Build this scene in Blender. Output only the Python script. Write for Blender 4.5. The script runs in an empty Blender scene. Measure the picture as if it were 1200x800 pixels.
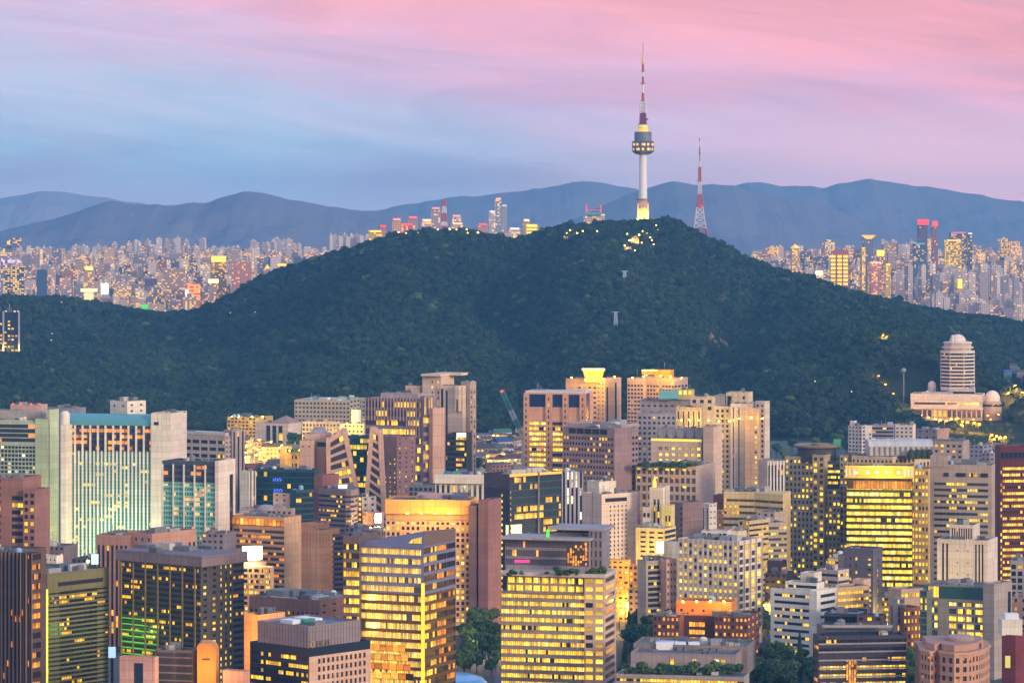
import bpy, math, random
from mathutils import Vector, noise as mnoise
R = math.radians
random.seed(7)
sc = bpy.context.scene
col = sc.collection
# ------------------------------------------------------------------ camera
F, H, HY = 3860.0, 190.0, 270.0           # focal length in pixels of a 1200 wide picture, eye height, row of the horizon
cam_d = bpy.data.cameras.new('camera'); cam = bpy.data.objects.new('camera', cam_d); col.objects.link(cam)
cam.location = (0, 0, H); cam.rotation_euler = (R(90), 0, 0)
cam_d.sensor_width = 36; cam_d.lens = 36 * F / 1200; cam_d.shift_y = -(400 - HY) / 1200
cam_d.clip_start = 5; cam_d.clip_end = 90000
sc.camera = cam
# ------------------------------------------------------------------ view, sampling
sc.view_settings.view_transform = 'Standard'; sc.view_settings.look = 'None'
sc.view_settings.exposure = 0.12; sc.view_settings.gamma = 1.0; sc.view_settings.use_curve_mapping = False
cy = sc.cycles
cy.max_bounces = 4; cy.diffuse_bounces = 1; cy.glossy_bounces = 2; cy.transmission_bounces = 2; cy.volume_bounces = 0
cy.transparent_max_bounces = 4; cy.caustics_reflective = False; cy.caustics_refractive = False
cy.sample_clamp_indirect = 3.0; cy.use_denoising = True
try: cy.denoiser = 'OPENIMAGEDENOISE'; cy.denoising_input_passes = 'RGB_ALBEDO_NORMAL'; cy.denoising_prefilter = 'ACCURATE'
except Exception: pass
# ------------------------------------------------------------------ node helper
class NT:
    def __init__(s, nt): s.nt = nt; nt.nodes.clear()
    def n(s, t, **kw):
        nd = s.nt.nodes.new(t)
        for k, v in kw.items():
            if k.startswith('i_'):
                key = k[2:]
                key = int(key) if key.isdigit() else key.replace('_', ' ')
                s.put(nd.inputs[key], v)
            else: setattr(nd, k, v)
        return nd
    def put(s, sock, v):
        if isinstance(v, bpy.types.NodeSocket): s.nt.links.new(v, sock)
        elif isinstance(v, bpy.types.Node): s.nt.links.new(v.outputs[0], sock)
        else:
            if hasattr(sock.default_value, '__len__') and not hasattr(v, '__len__'): v = [v] * len(sock.default_value)
            if hasattr(sock.default_value, '__len__') and len(sock.default_value) == 4 and len(v) == 3: v = (*v, 1)
            sock.default_value = v
    def m(s, op, a, b=None, c=None, clamp=False):
        nd = s.nt.nodes.new('ShaderNodeMath'); nd.operation = op; nd.use_clamp = clamp
        for i, v in enumerate((a, b, c)):
            if v is not None: s.put(nd.inputs[i], v)
        return nd.outputs[0]
    def vm(s, op, a, b=None):
        nd = s.nt.nodes.new('ShaderNodeVectorMath'); nd.operation = op
        s.put(nd.inputs[0], a)
        if b is not None: s.put(nd.inputs[1], b)
        return nd.outputs[0]
    def mix(s, f, a, b, typ='MIX'):
        nd = s.nt.nodes.new('ShaderNodeMix'); nd.data_type = 'RGBA'; nd.blend_type = typ
        s.put(nd.inputs[0], f); s.put(nd.inputs[6], a); s.put(nd.inputs[7], b)
        return nd.outputs[2]
    def sep(s, v):
        nd = s.nt.nodes.new('ShaderNodeSeparateXYZ'); s.put(nd.inputs[0], v); return nd.outputs
    def comb(s, x, y, z):
        nd = s.nt.nodes.new('ShaderNodeCombineXYZ')
        for i, v in enumerate((x, y, z)): s.put(nd.inputs[i], v)
        return nd.outputs[0]
    def ramp(s, f, stops, interp='LINEAR'):
        nd = s.nt.nodes.new('ShaderNodeValToRGB'); cr = nd.color_ramp; cr.interpolation = interp
        while len(cr.elements) < len(stops): cr.elements.new(0.5)
        for e, (p, c) in zip(cr.elements, stops): e.position = p; e.color = (*c, 1)
        s.put(nd.inputs[0], f); return nd.outputs[0]
    def noise(s, v, scale, detail=3, rough=0.5, dist=0.0):
        nd = s.n('ShaderNodeTexNoise', i_Scale=scale, i_Detail=detail, i_Roughness=rough, i_Distortion=dist)
        s.put(nd.inputs['Vector'], v); return nd.outputs[0]
def lin(r, g=None, b=None):
    if g is None: r, g, b = (r >> 16) & 255, (r >> 8) & 255, r & 255
    f = lambda c: (c / 255 / 12.92) if c <= 10 else ((c / 255 + .055) / 1.055) ** 2.4
    return (f(r), f(g), f(b))
# ------------------------------------------------------------------ world: dusk sky
SUN_EL, SUN_AZ = R(13), R(134)       # azimuth clockwise from the view direction (+Y)
W = bpy.data.worlds.new('World'); sc.world = W; W.use_nodes = True
t = NT(W.node_tree)
tc = t.n('ShaderNodeTexCoord')
d = t.vm('NORMALIZE', tc.outputs['Generated'])
dx, dy, dz = t.sep(d)
el = t.m('MULTIPLY', t.m('ARCSINE', dz), 57.2958)
az = t.m('MULTIPLY', t.m('ARCTAN2', dx, dy), 57.2958)
# cloud sheets: long streaks that slope down to the right
sl_e = t.m('ADD', el, t.m('MULTIPLY', az, 0.10))
cl_v = t.comb(t.m('MULTIPLY', az, 0.11), t.m('MULTIPLY', sl_e, 0.50), 0.0)
n1 = t.noise(cl_v, 1.0, 6, 0.55, 0.7)
n2 = t.noise(t.comb(t.m('MULTIPLY', az, 0.30), t.m('MULTIPLY', sl_e, 1.9), 3.7), 1.0, 7, 0.62, 0.5)
warp = t.m('ADD', t.m('MULTIPLY', t.m('SUBTRACT', n1, 0.5), 3.4), t.m('MULTIPLY', t.m('SUBTRACT', n2, 0.5), 1.5))
warp = t.m('ADD', warp, t.m('MULTIPLY', t.m('MAXIMUM', t.m('MINIMUM', az, 12.0), -12.0), 0.15))   # pink sits lower towards the sunset side
ew = t.m('ADD', t.m('ADD', el, 0.12), warp)
grad = t.ramp(t.m('DIVIDE', t.m('ADD', ew, 1.0), 7.0), [
    (0.00, (0.46, 0.48, 0.60)), (0.12, (0.44, 0.53, 0.68)), (0.24, (0.42, 0.60, 0.78)), (0.36, (0.54, 0.60, 0.78)),
    (0.48, (0.66, 0.53, 0.72)), (0.60, (0.82, 0.46, 0.62)), (0.72, (0.95, 0.42, 0.49)), (0.85, (0.94, 0.38, 0.43)), (1.0, (0.74, 0.40, 0.56))])
# low dark cloud bank near the horizon, strongest at the edges of the view
bank = t.m('MULTIPLY', t.m('SUBTRACT', t.noise(t.comb(t.m('MULTIPLY', az, 0.16), t.m('MULTIPLY', el, 0.9), 9.1), 1.0, 4, 0.5, 0.2), 0.47), 5.0, clamp=True)
bank = t.m('MULTIPLY', bank, t.m('SUBTRACT', 1.0, t.m('MULTIPLY', t.m('ABSOLUTE', t.m('SUBTRACT', el, 0.8)), 0.9), clamp=True))
wisp = t.noise(t.comb(t.m('MULTIPLY', az, 0.16), t.m('MULTIPLY', sl_e, 1.3), 21.0), 1.0, 8, 0.65, 0.8)
wf_ = t.m('ADD', 1.0, t.m('MULTIPLY', t.m('SUBTRACT', wisp, 0.5), 0.62))
grad = t.vm('MULTIPLY', grad, t.comb(t.m('ADD', 1.0, t.m('MULTIPLY', t.m('SUBTRACT', wisp, 0.5), 0.9)), wf_, t.m('ADD', 1.0, t.m('MULTIPLY', t.m('SUBTRACT', wisp, 0.5), 0.5))))
grad = t.mix(t.m('MULTIPLY', bank, 0.6), grad, lin(150, 140, 165))
low = t.m('SUBTRACT', 1.0, t.m('MULTIPLY', t.m('ABSOLUTE', t.m('SUBTRACT', el, 0.5)), 0.55), clamp=True)
side = t.m('MULTIPLY', t.m('ADD', az, 1.0), 0.13, clamp=True)
grad = t.mix(t.m('MULTIPLY', low, t.m('MULTIPLY', side, 0.95)), grad, (1.45, 0.74, 0.70))
lefty = t.m('MULTIPLY', t.m('SUBTRACT', 1.0, t.m('MULTIPLY', t.m('ABSOLUTE', el), 0.8), clamp=True), 0.5)
grad = t.mix(lefty, grad, (0.72, 0.56, 0.64))
grad = t.vm('MULTIPLY', grad, (0.90, 0.86, 0.88))
# whole dome: above the view it turns to a lavender-blue zenith, behind the camera to the sunset glow
zen = t.ramp(t.m('DIVIDE', el, 90.0), [(0.0, (0.80, 0.45, 0.60)), (0.10, (0.60, 0.55, 0.80)), (0.35, (0.38, 0.60, 1.04)), (1.0, (0.32, 0.62, 1.20))])
dome = t.mix(t.m('MULTIPLY', t.m('SUBTRACT', el, 5.0), 0.1, clamp=True), grad, zen)
back = t.m('MULTIPLY', t.m('ADD', t.m('MULTIPLY', dy, -1.0), 0.25), 0.9, clamp=True)
glow = t.ramp(t.m('DIVIDE', el, 60.0), [(0.0, (1.10, 0.72, 0.46)), (0.25, (0.82, 0.63, 0.54)), (1.0, (0.36, 0.52, 0.85))])
dome = t.mix(back, dome, glow)
under = t.m('LESS_THAN', el, -1.5)
dome = t.mix(under, dome, (0.05, 0.06, 0.09))
sky = t.n('ShaderNodeTexSky'); sky.sky_type = 'NISHITA'; sky.sun_disc = False
sky.sun_elevation = SUN_EL; sky.sun_rotation = SUN_AZ; sky.altitude = 200; sky.dust_density = 2.0
b1 = t.n('ShaderNodeBackground', i_Color=sky.outputs[0], i_Strength=0.012)
b2 = t.n('ShaderNodeBackground', i_Color=dome, i_Strength=1.12)
ad = t.n('ShaderNodeAddShader'); t.put(ad.inputs[0], b1.outputs[0]); t.put(ad.inputs[1], b2.outputs[0])
wo = t.n('ShaderNodeOutputWorld'); t.put(wo.inputs[0], ad.outputs[0])
W.cycles.sampling_method = 'MANUAL'; W.cycles.sample_map_resolution = 1024
# ------------------------------------------------------------------ the last sun, very soft
sl = bpy.data.lights.new('sun', 'SUN'); sl.energy = 2.6; sl.angle = R(14); sl.color = (1.0, 0.81, 0.60)
so = bpy.data.objects.new('sun', sl); col.objects.link(so)
sv = Vector((math.sin(SUN_AZ) * math.cos(SUN_EL), math.cos(SUN_AZ) * math.cos(SUN_EL), math.sin(SUN_EL)))
so.rotation_euler = sv.to_track_quat('Z', 'Y').to_euler(); so.location = (0, 0, 900)

# ------------------------------------------------------------------ materials
MC = {}
def mat_new(name):
    m = bpy.data.materials.new(name); m.use_nodes = True
    return m, NT(m.node_tree)
def out(t, sh):
    o = t.n('ShaderNodeOutputMaterial'); t.put(o.inputs[0], sh)
def wall(c, rough=0.85, var=0.2, joint=3.3, spec=0.3):
    """masonry, concrete or panels: base colour with blotches and faint rain streaks; joint = panel size in metres"""
    key = ('wall', c, rough, var, joint)
    if key in MC: return MC[key]
    m, t = mat_new('wall_%06x' % c)
    tc = t.n('ShaderNodeTexCoord'); ob = tc.outputs['Object']
    a = t.noise(ob, 0.06, 3); b = t.noise(t.vm('MULTIPLY', ob, (0.8, 0.8, 0.05)), 1.0, 4); c3 = t.noise(ob, 1.3, 2)
    f = t.m('ADD', t.m('MULTIPLY', a, 1.0), t.m('ADD', t.m('MULTIPLY', b, 0.8), t.m('MULTIPLY', c3, 0.5)))
    f = t.m('ADD', 1.0, t.m('MULTIPLY', t.m('SUBTRACT', f, 1.15), var * 2.6))
    if joint:      # cladding seams and slightly different panels
        u, v, _ = t.sep(tc.outputs['UV'])
        ju = t.m('LESS_THAN', t.m('FRACT', t.m('DIVIDE', u, joint)), 0.055)
        jv = t.m('LESS_THAN', t.m('FRACT', t.m('DIVIDE', v, joint)), 0.06)
        f = t.m('MULTIPLY', f, t.m('SUBTRACT', 1.0, t.m('MULTIPLY', t.m('MAXIMUM', ju, jv), 0.26)))
        pn = t.n('ShaderNodeTexWhiteNoise', noise_dimensions='2D', i_Vector=t.comb(t.m('FLOOR', t.m('DIVIDE', u, joint * 2)), t.m('FLOOR', t.m('DIVIDE', v, joint)), 0.0))
        f = t.m('MULTIPLY', f, t.m('ADD', 0.92, t.m('MULTIPLY', pn.outputs[0], 0.16)))
        # grime washed down from ledges and parapets
        st_ = t.noise(t.comb(t.m('MULTIPLY', u, 0.9), t.m('MULTIPLY', v, 0.06), 3.0), 1.0, 4, 0.6)
        f = t.m('MULTIPLY', f, t.m('SUBTRACT', 1.0, t.m('MULTIPLY', t.m('SUBTRACT', st_, 0.52, clamp=True), 1.3)))
    lc = lin(c); cc = t.vm('MULTIPLY', (lc[0], lc[1] * .97, lc[2] * .87), t.comb(f, f, f))
    p = t.n('ShaderNodeBsdfPrincipled', i_Base_Color=cc, i_Roughness=rough, i_Specular_IOR_Level=spec)
    out(t, p.outputs[0]); MC[key] = m; return m
def paint(c, rough=0.6, metal=0.0, emit=None, estr=0.0, sample=False):
    key = ('paint', c, rough, metal, emit, estr)
    if key in MC: return MC[key]
    m, t = mat_new('paint_%06x' % c)
    ob = t.n('ShaderNodeTexCoord').outputs['Object']
    f = t.m('ADD', 0.88, t.m('MULTIPLY', t.noise(ob, 0.4, 3), 0.24))
    p = t.n('ShaderNodeBsdfPrincipled', i_Base_Color=t.vm('MULTIPLY', lin(c), t.comb(f, f, f)), i_Roughness=rough, i_Metallic=metal)
    if emit is not None:
        p.inputs['Emission Color'].default_value = (*lin(emit), 1); p.inputs['Emission Strength'].default_value = estr
        if not sample: m.cycles.emission_sampling = 'NONE'
    out(t, p.outputs[0]); MC[key] = m; return m
PAL = {'gold': [(0.0, lin(255, 168, 24)), (0.45, lin(255, 196, 40)), (0.8, lin(255, 220, 90)), (1.0, lin(255, 240, 190))],
       'yellow': [(0.0, lin(250, 178, 28)), (0.55, lin(255, 212, 50)), (0.85, lin(255, 232, 140)), (1.0, lin(240, 240, 225))],
       'orange': [(0.0, lin(240, 120, 20)), (0.5, lin(255, 160, 36)), (1.0, lin(255, 205, 90))],
       'mix': [(0.0, lin(250, 140, 26)), (0.35, lin(255, 190, 44)), (0.75, lin(255, 232, 110)), (1.0, lin(250, 246, 225))],
       'green': [(0.0, lin(60, 200, 40)), (0.5, lin(120, 230, 60)), (1.0, lin(220, 240, 90))],
       'white': [(0.0, lin(255, 225, 160)), (1.0, lin(240, 245, 255))]}
def glass(frac=0.1, pal='mix', base=0x1c2433, refl=0.0, st=0.85, frame=0x2a2c33, mull=0.14, run=5.0, rough=0.12, trans=0.0):
    """window glass: UV counts panes, each pane is dark or has its room lamps on, lit panes come in runs"""
    key = ('glass', frac, pal, base, refl, st, frame, mull, run, rough, trans)
    if key in MC: return MC[key]
    m, t = mat_new('glass_' + pal)
    tc = t.n('ShaderNodeTexCoord'); u, v, _ = t.sep(tc.outputs['UV'])
    rnd = t.n('ShaderNodeObjectInfo').outputs['Random']; isl = t.n('ShaderNodeNewGeometry').outputs['Random Per Island']
    seed = t.m('ADD', t.m('MULTIPLY', rnd, 517.3), t.m('MULTIPLY', isl, 331.7))
    cu = t.m('FLOOR', u); cv = t.m('FLOOR', v)
    w1 = t.n('ShaderNodeTexWhiteNoise', noise_dimensions='3D', i_Vector=t.comb(cu, cv, seed))
    w2 = t.n('ShaderNodeTexWhiteNoise', noise_dimensions='3D', i_Vector=t.comb(t.m('FLOOR', t.m('DIVIDE', u, run)), t.m('ADD', cv, 17.0), seed))
    k = t.m('ADD', t.m('MULTIPLY', w1.outputs[0], 0.35), t.m('MULTIPLY', w2.outputs[0], 0.65))
    # k is the sum of two uniform numbers: map the wanted share to a threshold
    thr = 0.0 if frac <= 0 else (1.01 if frac >= 1 else (0.5 + (frac - 0.5) * 0.66 if 0.25 < frac < 0.75 else (math.sqrt(2 * .35 * .65 * frac) if frac <= .25 else 1 - math.sqrt(2 * .35 * .65 * (1 - frac)))))
    lit = t.m('LESS_THAN', k, thr)
    fu = t.m('FRACT', u); fv = t.m('FRACT', v)
    fr = t.m('MAXIMUM', t.m('LESS_THAN', fu, mull), t.m('LESS_THAN', fv, 0.06))
    rr, gg, bb = t.sep(w1.outputs[1])
    ecol = t.ramp(t.m('ADD', t.m('MULTIPLY', rr, 0.7), t.m('MULTIPLY', w2.outputs[0], 0.3)), PAL[pal])
    # things in the room and blinds: a few darker patches and blinds let down part of the way
    inside = t.m('ADD', 0.35, t.m('MULTIPLY', t.noise(t.comb(t.m('MULTIPLY', u, 2.3), t.m('MULTIPLY', v, 3.1), seed), 1.0, 3, 0.6), 1.2))
    blind = t.m('GREATER_THAN', fv, t.m('SUBTRACT', 1.25, t.m('MULTIPLY', bb, 0.75)))
    es = t.m('MULTIPLY', t.m('MULTIPLY', inside, t.m('SUBTRACT', 1.0, t.m('MULTIPLY', blind, 0.35))), t.m('ADD', 0.55, t.m('MULTIPLY', gg, 1.3)))
    es = t.m('MULTIPLY', t.m('MULTIPLY', es, lit), t.m('MULTIPLY', t.m('SUBTRACT', 1.0, fr), st * 1.35))
    dark = t.mix(t.m('MULTIPLY', gg, 0.5), lin(base), t.mix(0.35, lin(base), (0.10, 0.10, 0.11)))
    bc = t.mix(fr, dark, lin(frame))
    p = t.n('ShaderNodeBsdfPrincipled', i_Base_Color=bc, i_Roughness=t.m('ADD', rough, t.m('MULTIPLY', fr, 0.4)),
            i_Metallic=t.m('MULTIPLY', refl, t.m('SUBTRACT', 1.0, fr)), i_Emission_Color=ecol, i_Emission_Strength=es)
    out(t, p.outputs[0]); m.cycles.emission_sampling = 'NONE'; MC[key] = m; return m
def foliage(name, c1, c2, pale, share):
    m, t = mat_new(name)
    rnd = t.n('ShaderNodeObjectInfo').outputs['Random']
    ob = t.n('ShaderNodeTexCoord').outputs['Object']
    loc = t.n('ShaderNodeObjectInfo').outputs['Location']
    patch = t.m('MULTIPLY', t.m('SUBTRACT', t.m('ADD', t.m('MULTIPLY', t.noise(loc, 0.011, 4, .6), .5), t.m('MULTIPLY', t.noise(loc, 0.0035, 2), .5)), 0.40), 4.0, clamp=True)
    c = t.mix(t.m('ADD', t.m('MULTIPLY', rnd, .6), t.m('MULTIPLY', patch, .4)), c1, c2)
    c = t.mix(t.m('GREATER_THAN', t.m('FRACT', t.m('MULTIPLY', rnd, 37.7)), 1 - share), c, pale)
    f = t.m('ADD', 0.6, t.m('MULTIPLY', t.noise(ob, 0.7, 3), 0.8))
    p = t.n('ShaderNodeBsdfPrincipled', i_Base_Color=t.vm('MULTIPLY', c, t.comb(f, f, f)), i_Roughness=0.9, i_Specular_IOR_Level=0.15)
    out(t, p.outputs[0]); return m
def ground_mat():
    m, t = mat_new('city_ground')
    ob = t.n('ShaderNodeTexCoord').outputs['Object']
    a = t.noise(ob, 0.004, 4); b = t.noise(ob, 0.05, 4)
    c = t.mix(t.m('MULTIPLY', t.m('SUBTRACT', a, 0.42), 6, clamp=True), (0.05, 0.05, 0.055), (0.03, 0.05, 0.025))
    c = t.mix(b, c, t.mix(0.5, c, (0.11, 0.10, 0.10)))
    out(t, t.n('ShaderNodeBsdfPrincipled', i_Base_Color=c, i_Roughness=0.9).outputs[0]); return m
def hill_mat(name, c1, c2, sc1=0.01):
    m, t = mat_new(name)
    ob = t.n('ShaderNodeTexCoord').outputs['Object']
    c = t.mix(t.noise(ob, sc1, 5), c1, c2)
    out(t, t.n('ShaderNodeBsdfPrincipled', i_Base_Color=c, i_Roughness=1.0, i_Specular_IOR_Level=0.0).outputs[0]); return m

# ------------------------------------------------------------------ objects
ORG = {}
def X(px, D): return (px - 600) / F * D
def Z(py, D): return H - (py - HY) / F * D
def at(px, py, D): return Vector((X(px, D), D, Z(py, D)))
def props(o, label=None, cat=None, group=None, kind=None):
    for k, v in (('label', label), ('category', cat), ('group', group), ('kind', kind)):
        if v: o[k] = v
    return o
def thing(name, label, cat, loc, group=None):
    o = bpy.data.objects.new(name, None); col.objects.link(o); o.empty_display_size = 2
    o.location = loc; ORG[o] = Vector(loc); return props(o, label, cat, group, 'thing')
class MB:
    """collects faces in world coordinates; build() links them as one mesh object under a parent"""
    def __init__(s): s.v = []; s.f = []; s.uv = []
    def face(s, pts, uv=None):
        i = len(s.v); s.v += [tuple(p) for p in pts]; s.f.append(tuple(range(i, i + len(pts))))
        s.uv += uv if uv else [(0, 0)] * len(pts)
    def hexa(s, b, tp):          # bottom ring, top ring (counter-clockwise from above)
        n = len(b)
        s.face(b[::-1]); s.face(tp)
        h = (Vector(tp[0]) - Vector(b[0])).length
        for i in range(n):
            j = (i + 1) % n; w = (Vector(b[j]) - Vector(b[i])).length
            s.face([b[i], b[j], tp[j], tp[i]], [(0, 0), (w, 0), (w, h), (0, h)])
    def prism(s, poly, z0, z1): s.hexa([(x, y, z0) for x, y in poly], [(x, y, z1) for x, y in poly])
    def box(s, x0, x1, y0, y1, z0, z1): s.prism([(x0, y0), (x1, y0), (x1, y1), (x0, y1)], z0, z1)
    def obox(s, c, u, w, dp, z0, z1):   # c = middle of the front bottom edge (x, y), u = direction of the front edge; depth goes inwards
        u = Vector(u); n = Vector((-u.y, u.x)); c = Vector((c[0], c[1]))
        a = c - u * w / 2; b = c + u * w / 2
        s.prism([a, b, b + n * dp, a + n * dp], z0, z1)
    def bar(s, p, q, r, sides=4, r2=None):
        p, q = Vector(p), Vector(q); ax = (q - p).normalized(); r2 = r if r2 is None else r2
        a = ax.orthogonal().normalized(); b = ax.cross(a)
        R0 = [p + (a * math.cos(k) + b * math.sin(k)) * r for k in [2 * math.pi * (i + .5) / sides for i in range(sides)]]
        R1 = [q + (a * math.cos(k) + b * math.sin(k)) * r2 for k in [2 * math.pi * (i + .5) / sides for i in range(sides)]]
        s.hexa(R0, R1)
    def lathe(s, c, prof, seg=32, a0=0, a1=360, caps=True):
        c = Vector(c); ring = []
        full = abs(a1 - a0) >= 360
        m = seg if full else seg + 1
        angs = [R(a0 + (a1 - a0) * i / seg) for i in range(m)]
        for r, z in prof: ring.append([c + Vector((math.cos(k) * r, math.sin(k) * r, z)) for k in angs])
        for i in range(len(prof) - 1):
            for j in range(seg):
                k = (j + 1) % m
                r_ = max(prof[i][0], 1)
                u0, u1 = j * 2 * math.pi * r_ / seg, (j + 1) * 2 * math.pi * r_ / seg
                s.face([ring[i][j], ring[i][k], ring[i + 1][k], ring[i + 1][j]], [(u0, prof[i][1]), (u1, prof[i][1]), (u1, prof[i + 1][1]), (u0, prof[i + 1][1])])
        if caps:
            if prof[0][0] > 1e-3: s.face(ring[0][::-1])
            if prof[-1][0] > 1e-3: s.face(ring[-1])
    def build(s, name, mat, parent=None, smooth=False, org=None):
        if not s.f: return None
        o0 = ORG.get(parent, Vector((0, 0, 0))) if org is None else Vector(org)
        me = bpy.data.meshes.new(name)
        me.from_pydata([(x - o0.x, y - o0.y, z - o0.z) for x, y, z in s.v], [], s.f)
        ul = me.uv_layers.new(name='uv'); ul.data.foreach_set('uv', [c for p in s.uv for c in p])
        if smooth: me.polygons.foreach_set('use_smooth', [True] * len(me.polygons))
        me.materials.append(mat)
        o = bpy.data.objects.new(name, me); col.objects.link(o)
        if parent is not None: o.parent = parent; ORG[o] = o0
        else: o.location = o0; ORG[o] = o0
        return o
def mesh_thing(name, mb, mat, label, cat, org, group=None, smooth=False):
    o = mb.build(name, mat, None, smooth, org=org); return props(o, label, cat, group)
def struct(name, mb, mat, smooth=False): return props(mb.build(name, mat, None, smooth), kind='structure')
def copy_tree(o, parent=None):
    c = o.copy(); col.objects.link(c)
    if parent is not None: c.parent = parent
    for ch in o.children: copy_tree(ch, c)
    return c

# ------------------------------------------------------------------ facades
class Spec:
    def __init__(s, kind, bp=0, fp=0, wf=1, hf=1, g=None, cp=0, ml=0, mr=0, mt=0, mb=0, d=0.35, rows=0, cols=0, fin=None, name=None, cv=1, sill=None, inv=0):
        s.__dict__.update(locals())
def P(bp, fp, wf=.55, hf=.58, g=None, **k): return Spec('punch', bp, fp, wf, hf, g, name=k.pop('name', 'window'), **k)
def Rb(fp, hf=.55, cp=2.5, g=None, **k): return Spec('ribbon', 0, fp, 1, hf, g, cp=cp, name=k.pop('name', 'window_band'), **k)
def S(bp, wf=.5, g=None, fpx=6, **k): return Spec('slit', bp, fpx, wf, 1, g, name=k.pop('name', 'window_strip'), **k)
def N(): return None
WIN = {}      # shared window meshes
CNT = {}      # windows built per thing
LIM = 96
def pane_mesh(w, h, cu, cv, mat):
    key = (round(w, 2), round(h, 2), cu, cv, mat.name)
    if key not in WIN:
        me = bpy.data.meshes.new('window')
        x, z = w / 2 + .03, h / 2 + .03
        me.from_pydata([(-x, 0, -z), (x, 0, -z), (x, 0, z), (-x, 0, z)], [], [(0, 1, 2, 3)])
        ul = me.uv_layers.new(name='uv'); ul.data.foreach_set('uv', [0, 0, cu, 0, cu, cv, 0, cv]); me.materials.append(mat)
        WIN[key] = me
    return WIN[key]
def facade(root, wb, p0, p1, z0, z1, px_w, D, spec, zvis, wmat, finmat=None):
    """one wall face from p0 to p1 (as seen from outside, left to right): wall with recessed openings in wb, glass as parts"""
    p0 = Vector(p0[:2]); p1 = Vector(p1[:2]); Wd = (p1 - p0).length; u = (p1 - p0) / Wd; n = Vector((u.y, -u.x)); Ht = z1 - z0
    def pt(a, z, dd=0.0): q = p0 + u * a + n * dd; return (q.x, q.y, z)
    def q(a0, a1, b0, b1): wb.face([pt(a0, b0), pt(a1, b0), pt(a1, b1), pt(a0, b1)], [(a0, b0), (a1, b0), (a1, b1), (a0, b1)])
    if spec is None: q(0, Wd, z0, z1); return
    s = spec; m = D / F; k = Wd / max(px_w, .01)      # metres per pixel up and along
    ml, mr, mt, mbm = s.ml * k, s.mr * k, s.mt * m, s.mb * m
    uw = Wd - ml - mr
    fp = s.fp * m
    nr = 1 if s.kind == 'slit' else (s.rows or max(1, int((Ht - mt - mbm) / fp + .3)))
    if s.kind != 'slit': nr = min(nr, int((Ht - mt) / fp + .2) or 1)
    nc = 1 if s.kind == 'ribbon' else (s.cols or max(1, round((px_w - s.ml - s.mr) / s.bp)))
    bw = uw / nc
    xs = [0.0]; ops_a = []
    for i in range(nc):
        a0 = ml + bw * i + bw * (1 - s.wf) / 2; a1 = a0 + bw * s.wf
        if s.kind == 'ribbon': a0, a1 = ml, Wd - mr
        a0 = max(a0, .05); a1 = min(a1, Wd - .05); xs += [a0, a1]; ops_a.append((a0, a1))
    xs.append(Wd)
    rows = []
    for j in range(nr):
        if s.kind == 'slit': b1 = z1 - mt; b0 = max(z0 + mbm, min(zvis - 6, b1 - 3))
        else:
            b1 = z1 - mt - fp * j - fp * (1 - s.hf) * .35; b0 = b1 - fp * s.hf
            if b0 < z0 + .05: break
            if b0 < zvis - 14: break
        rows.append((b0, b1))
    if not rows: q(0, Wd, z0, z1); return
    zs = [z1] + [b for r_ in rows for b in (r_[1], r_[0])] + [z0]
    for j in range(0, len(zs) - 1):
        top, bot = zs[j], zs[j + 1]
        if top - bot < 1e-4: continue
        if j % 2 == 0: q(0, Wd, bot, top)
        else:
            for i in range(0, len(xs) - 1, 2):
                if xs[i + 1] - xs[i] > 1e-3: q(xs[i], xs[i + 1], bot, top)
    dep = -s.d; rest = MB(); ang = math.atan2(u.y, u.x)
    for (b0, b1) in rows:
        for (a0, a1) in ops_a:
            wb.face([pt(a0, b0), pt(a1, b0), pt(a1, b0, dep), pt(a0, b0, dep)]); wb.face([pt(a0, b1, dep), pt(a1, b1, dep), pt(a1, b1), pt(a0, b1)])
            wb.face([pt(a0, b0, dep), pt(a0, b1, dep), pt(a0, b1), pt(a0, b0)]); wb.face([pt(a1, b0), pt(a1, b1), pt(a1, b1, dep), pt(a1, b0, dep)])
            if s.kind == 'ribbon': cu, cv = max(1, round((px_w - s.ml - s.mr) / s.cp)), s.cv
            elif s.kind == 'slit': cu, cv = 1, max(1, round((b1 - b0) / fp))
            else: cu, cv = max(1, s.cp or 1), s.cv
            c = CNT.get((root, s.name), 0)
            if c < LIM:
                CNT[(root, s.name)] = c + 1
                o = bpy.data.objects.new(s.name, pane_mesh(a1 - a0, b1 - b0, cu, cv, s.g)); col.objects.link(o); o.parent = root
                o.location = Vector(pt((a0 + a1) / 2, (b0 + b1) / 2, dep)) - ORG[root]; o.rotation_euler = (0, 0, ang)
            else:
                uo = (c % 97) * 7; CNT[(root, s.name)] = c + 1
                rest.face([pt(a0 - .03, b0 - .03, dep), pt(a1 + .03, b0 - .03, dep), pt(a1 + .03, b1 + .03, dep), pt(a0 - .03, b1 + .03, dep)], [(0, 0), (cu, 0), (cu, cv), (0, cv)])
    r_ = rest.build(s.name, s.g, root)
    if r_: r_['kind'] = 'stuff'
    if s.fin:      # (every n-th pier, width m, proud m, colour)
        ev, fw, pr, fc = s.fin
        zb = max(z0, min(zvis - 10, z1 - 4))
        for i in range(0, nc + 1, ev):
            a = ml + bw * i; f = MB()
            A, B = max(a - fw / 2, 0.02), min(a + fw / 2, Wd - .02)
            f.prism([pt(A, 0, pr)[:2], pt(B, 0, pr)[:2], pt(B, 0, .004)[:2], pt(A, 0, .004)[:2]], zb, z1 - .05)
            f.build('fin', fc, root)
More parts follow.
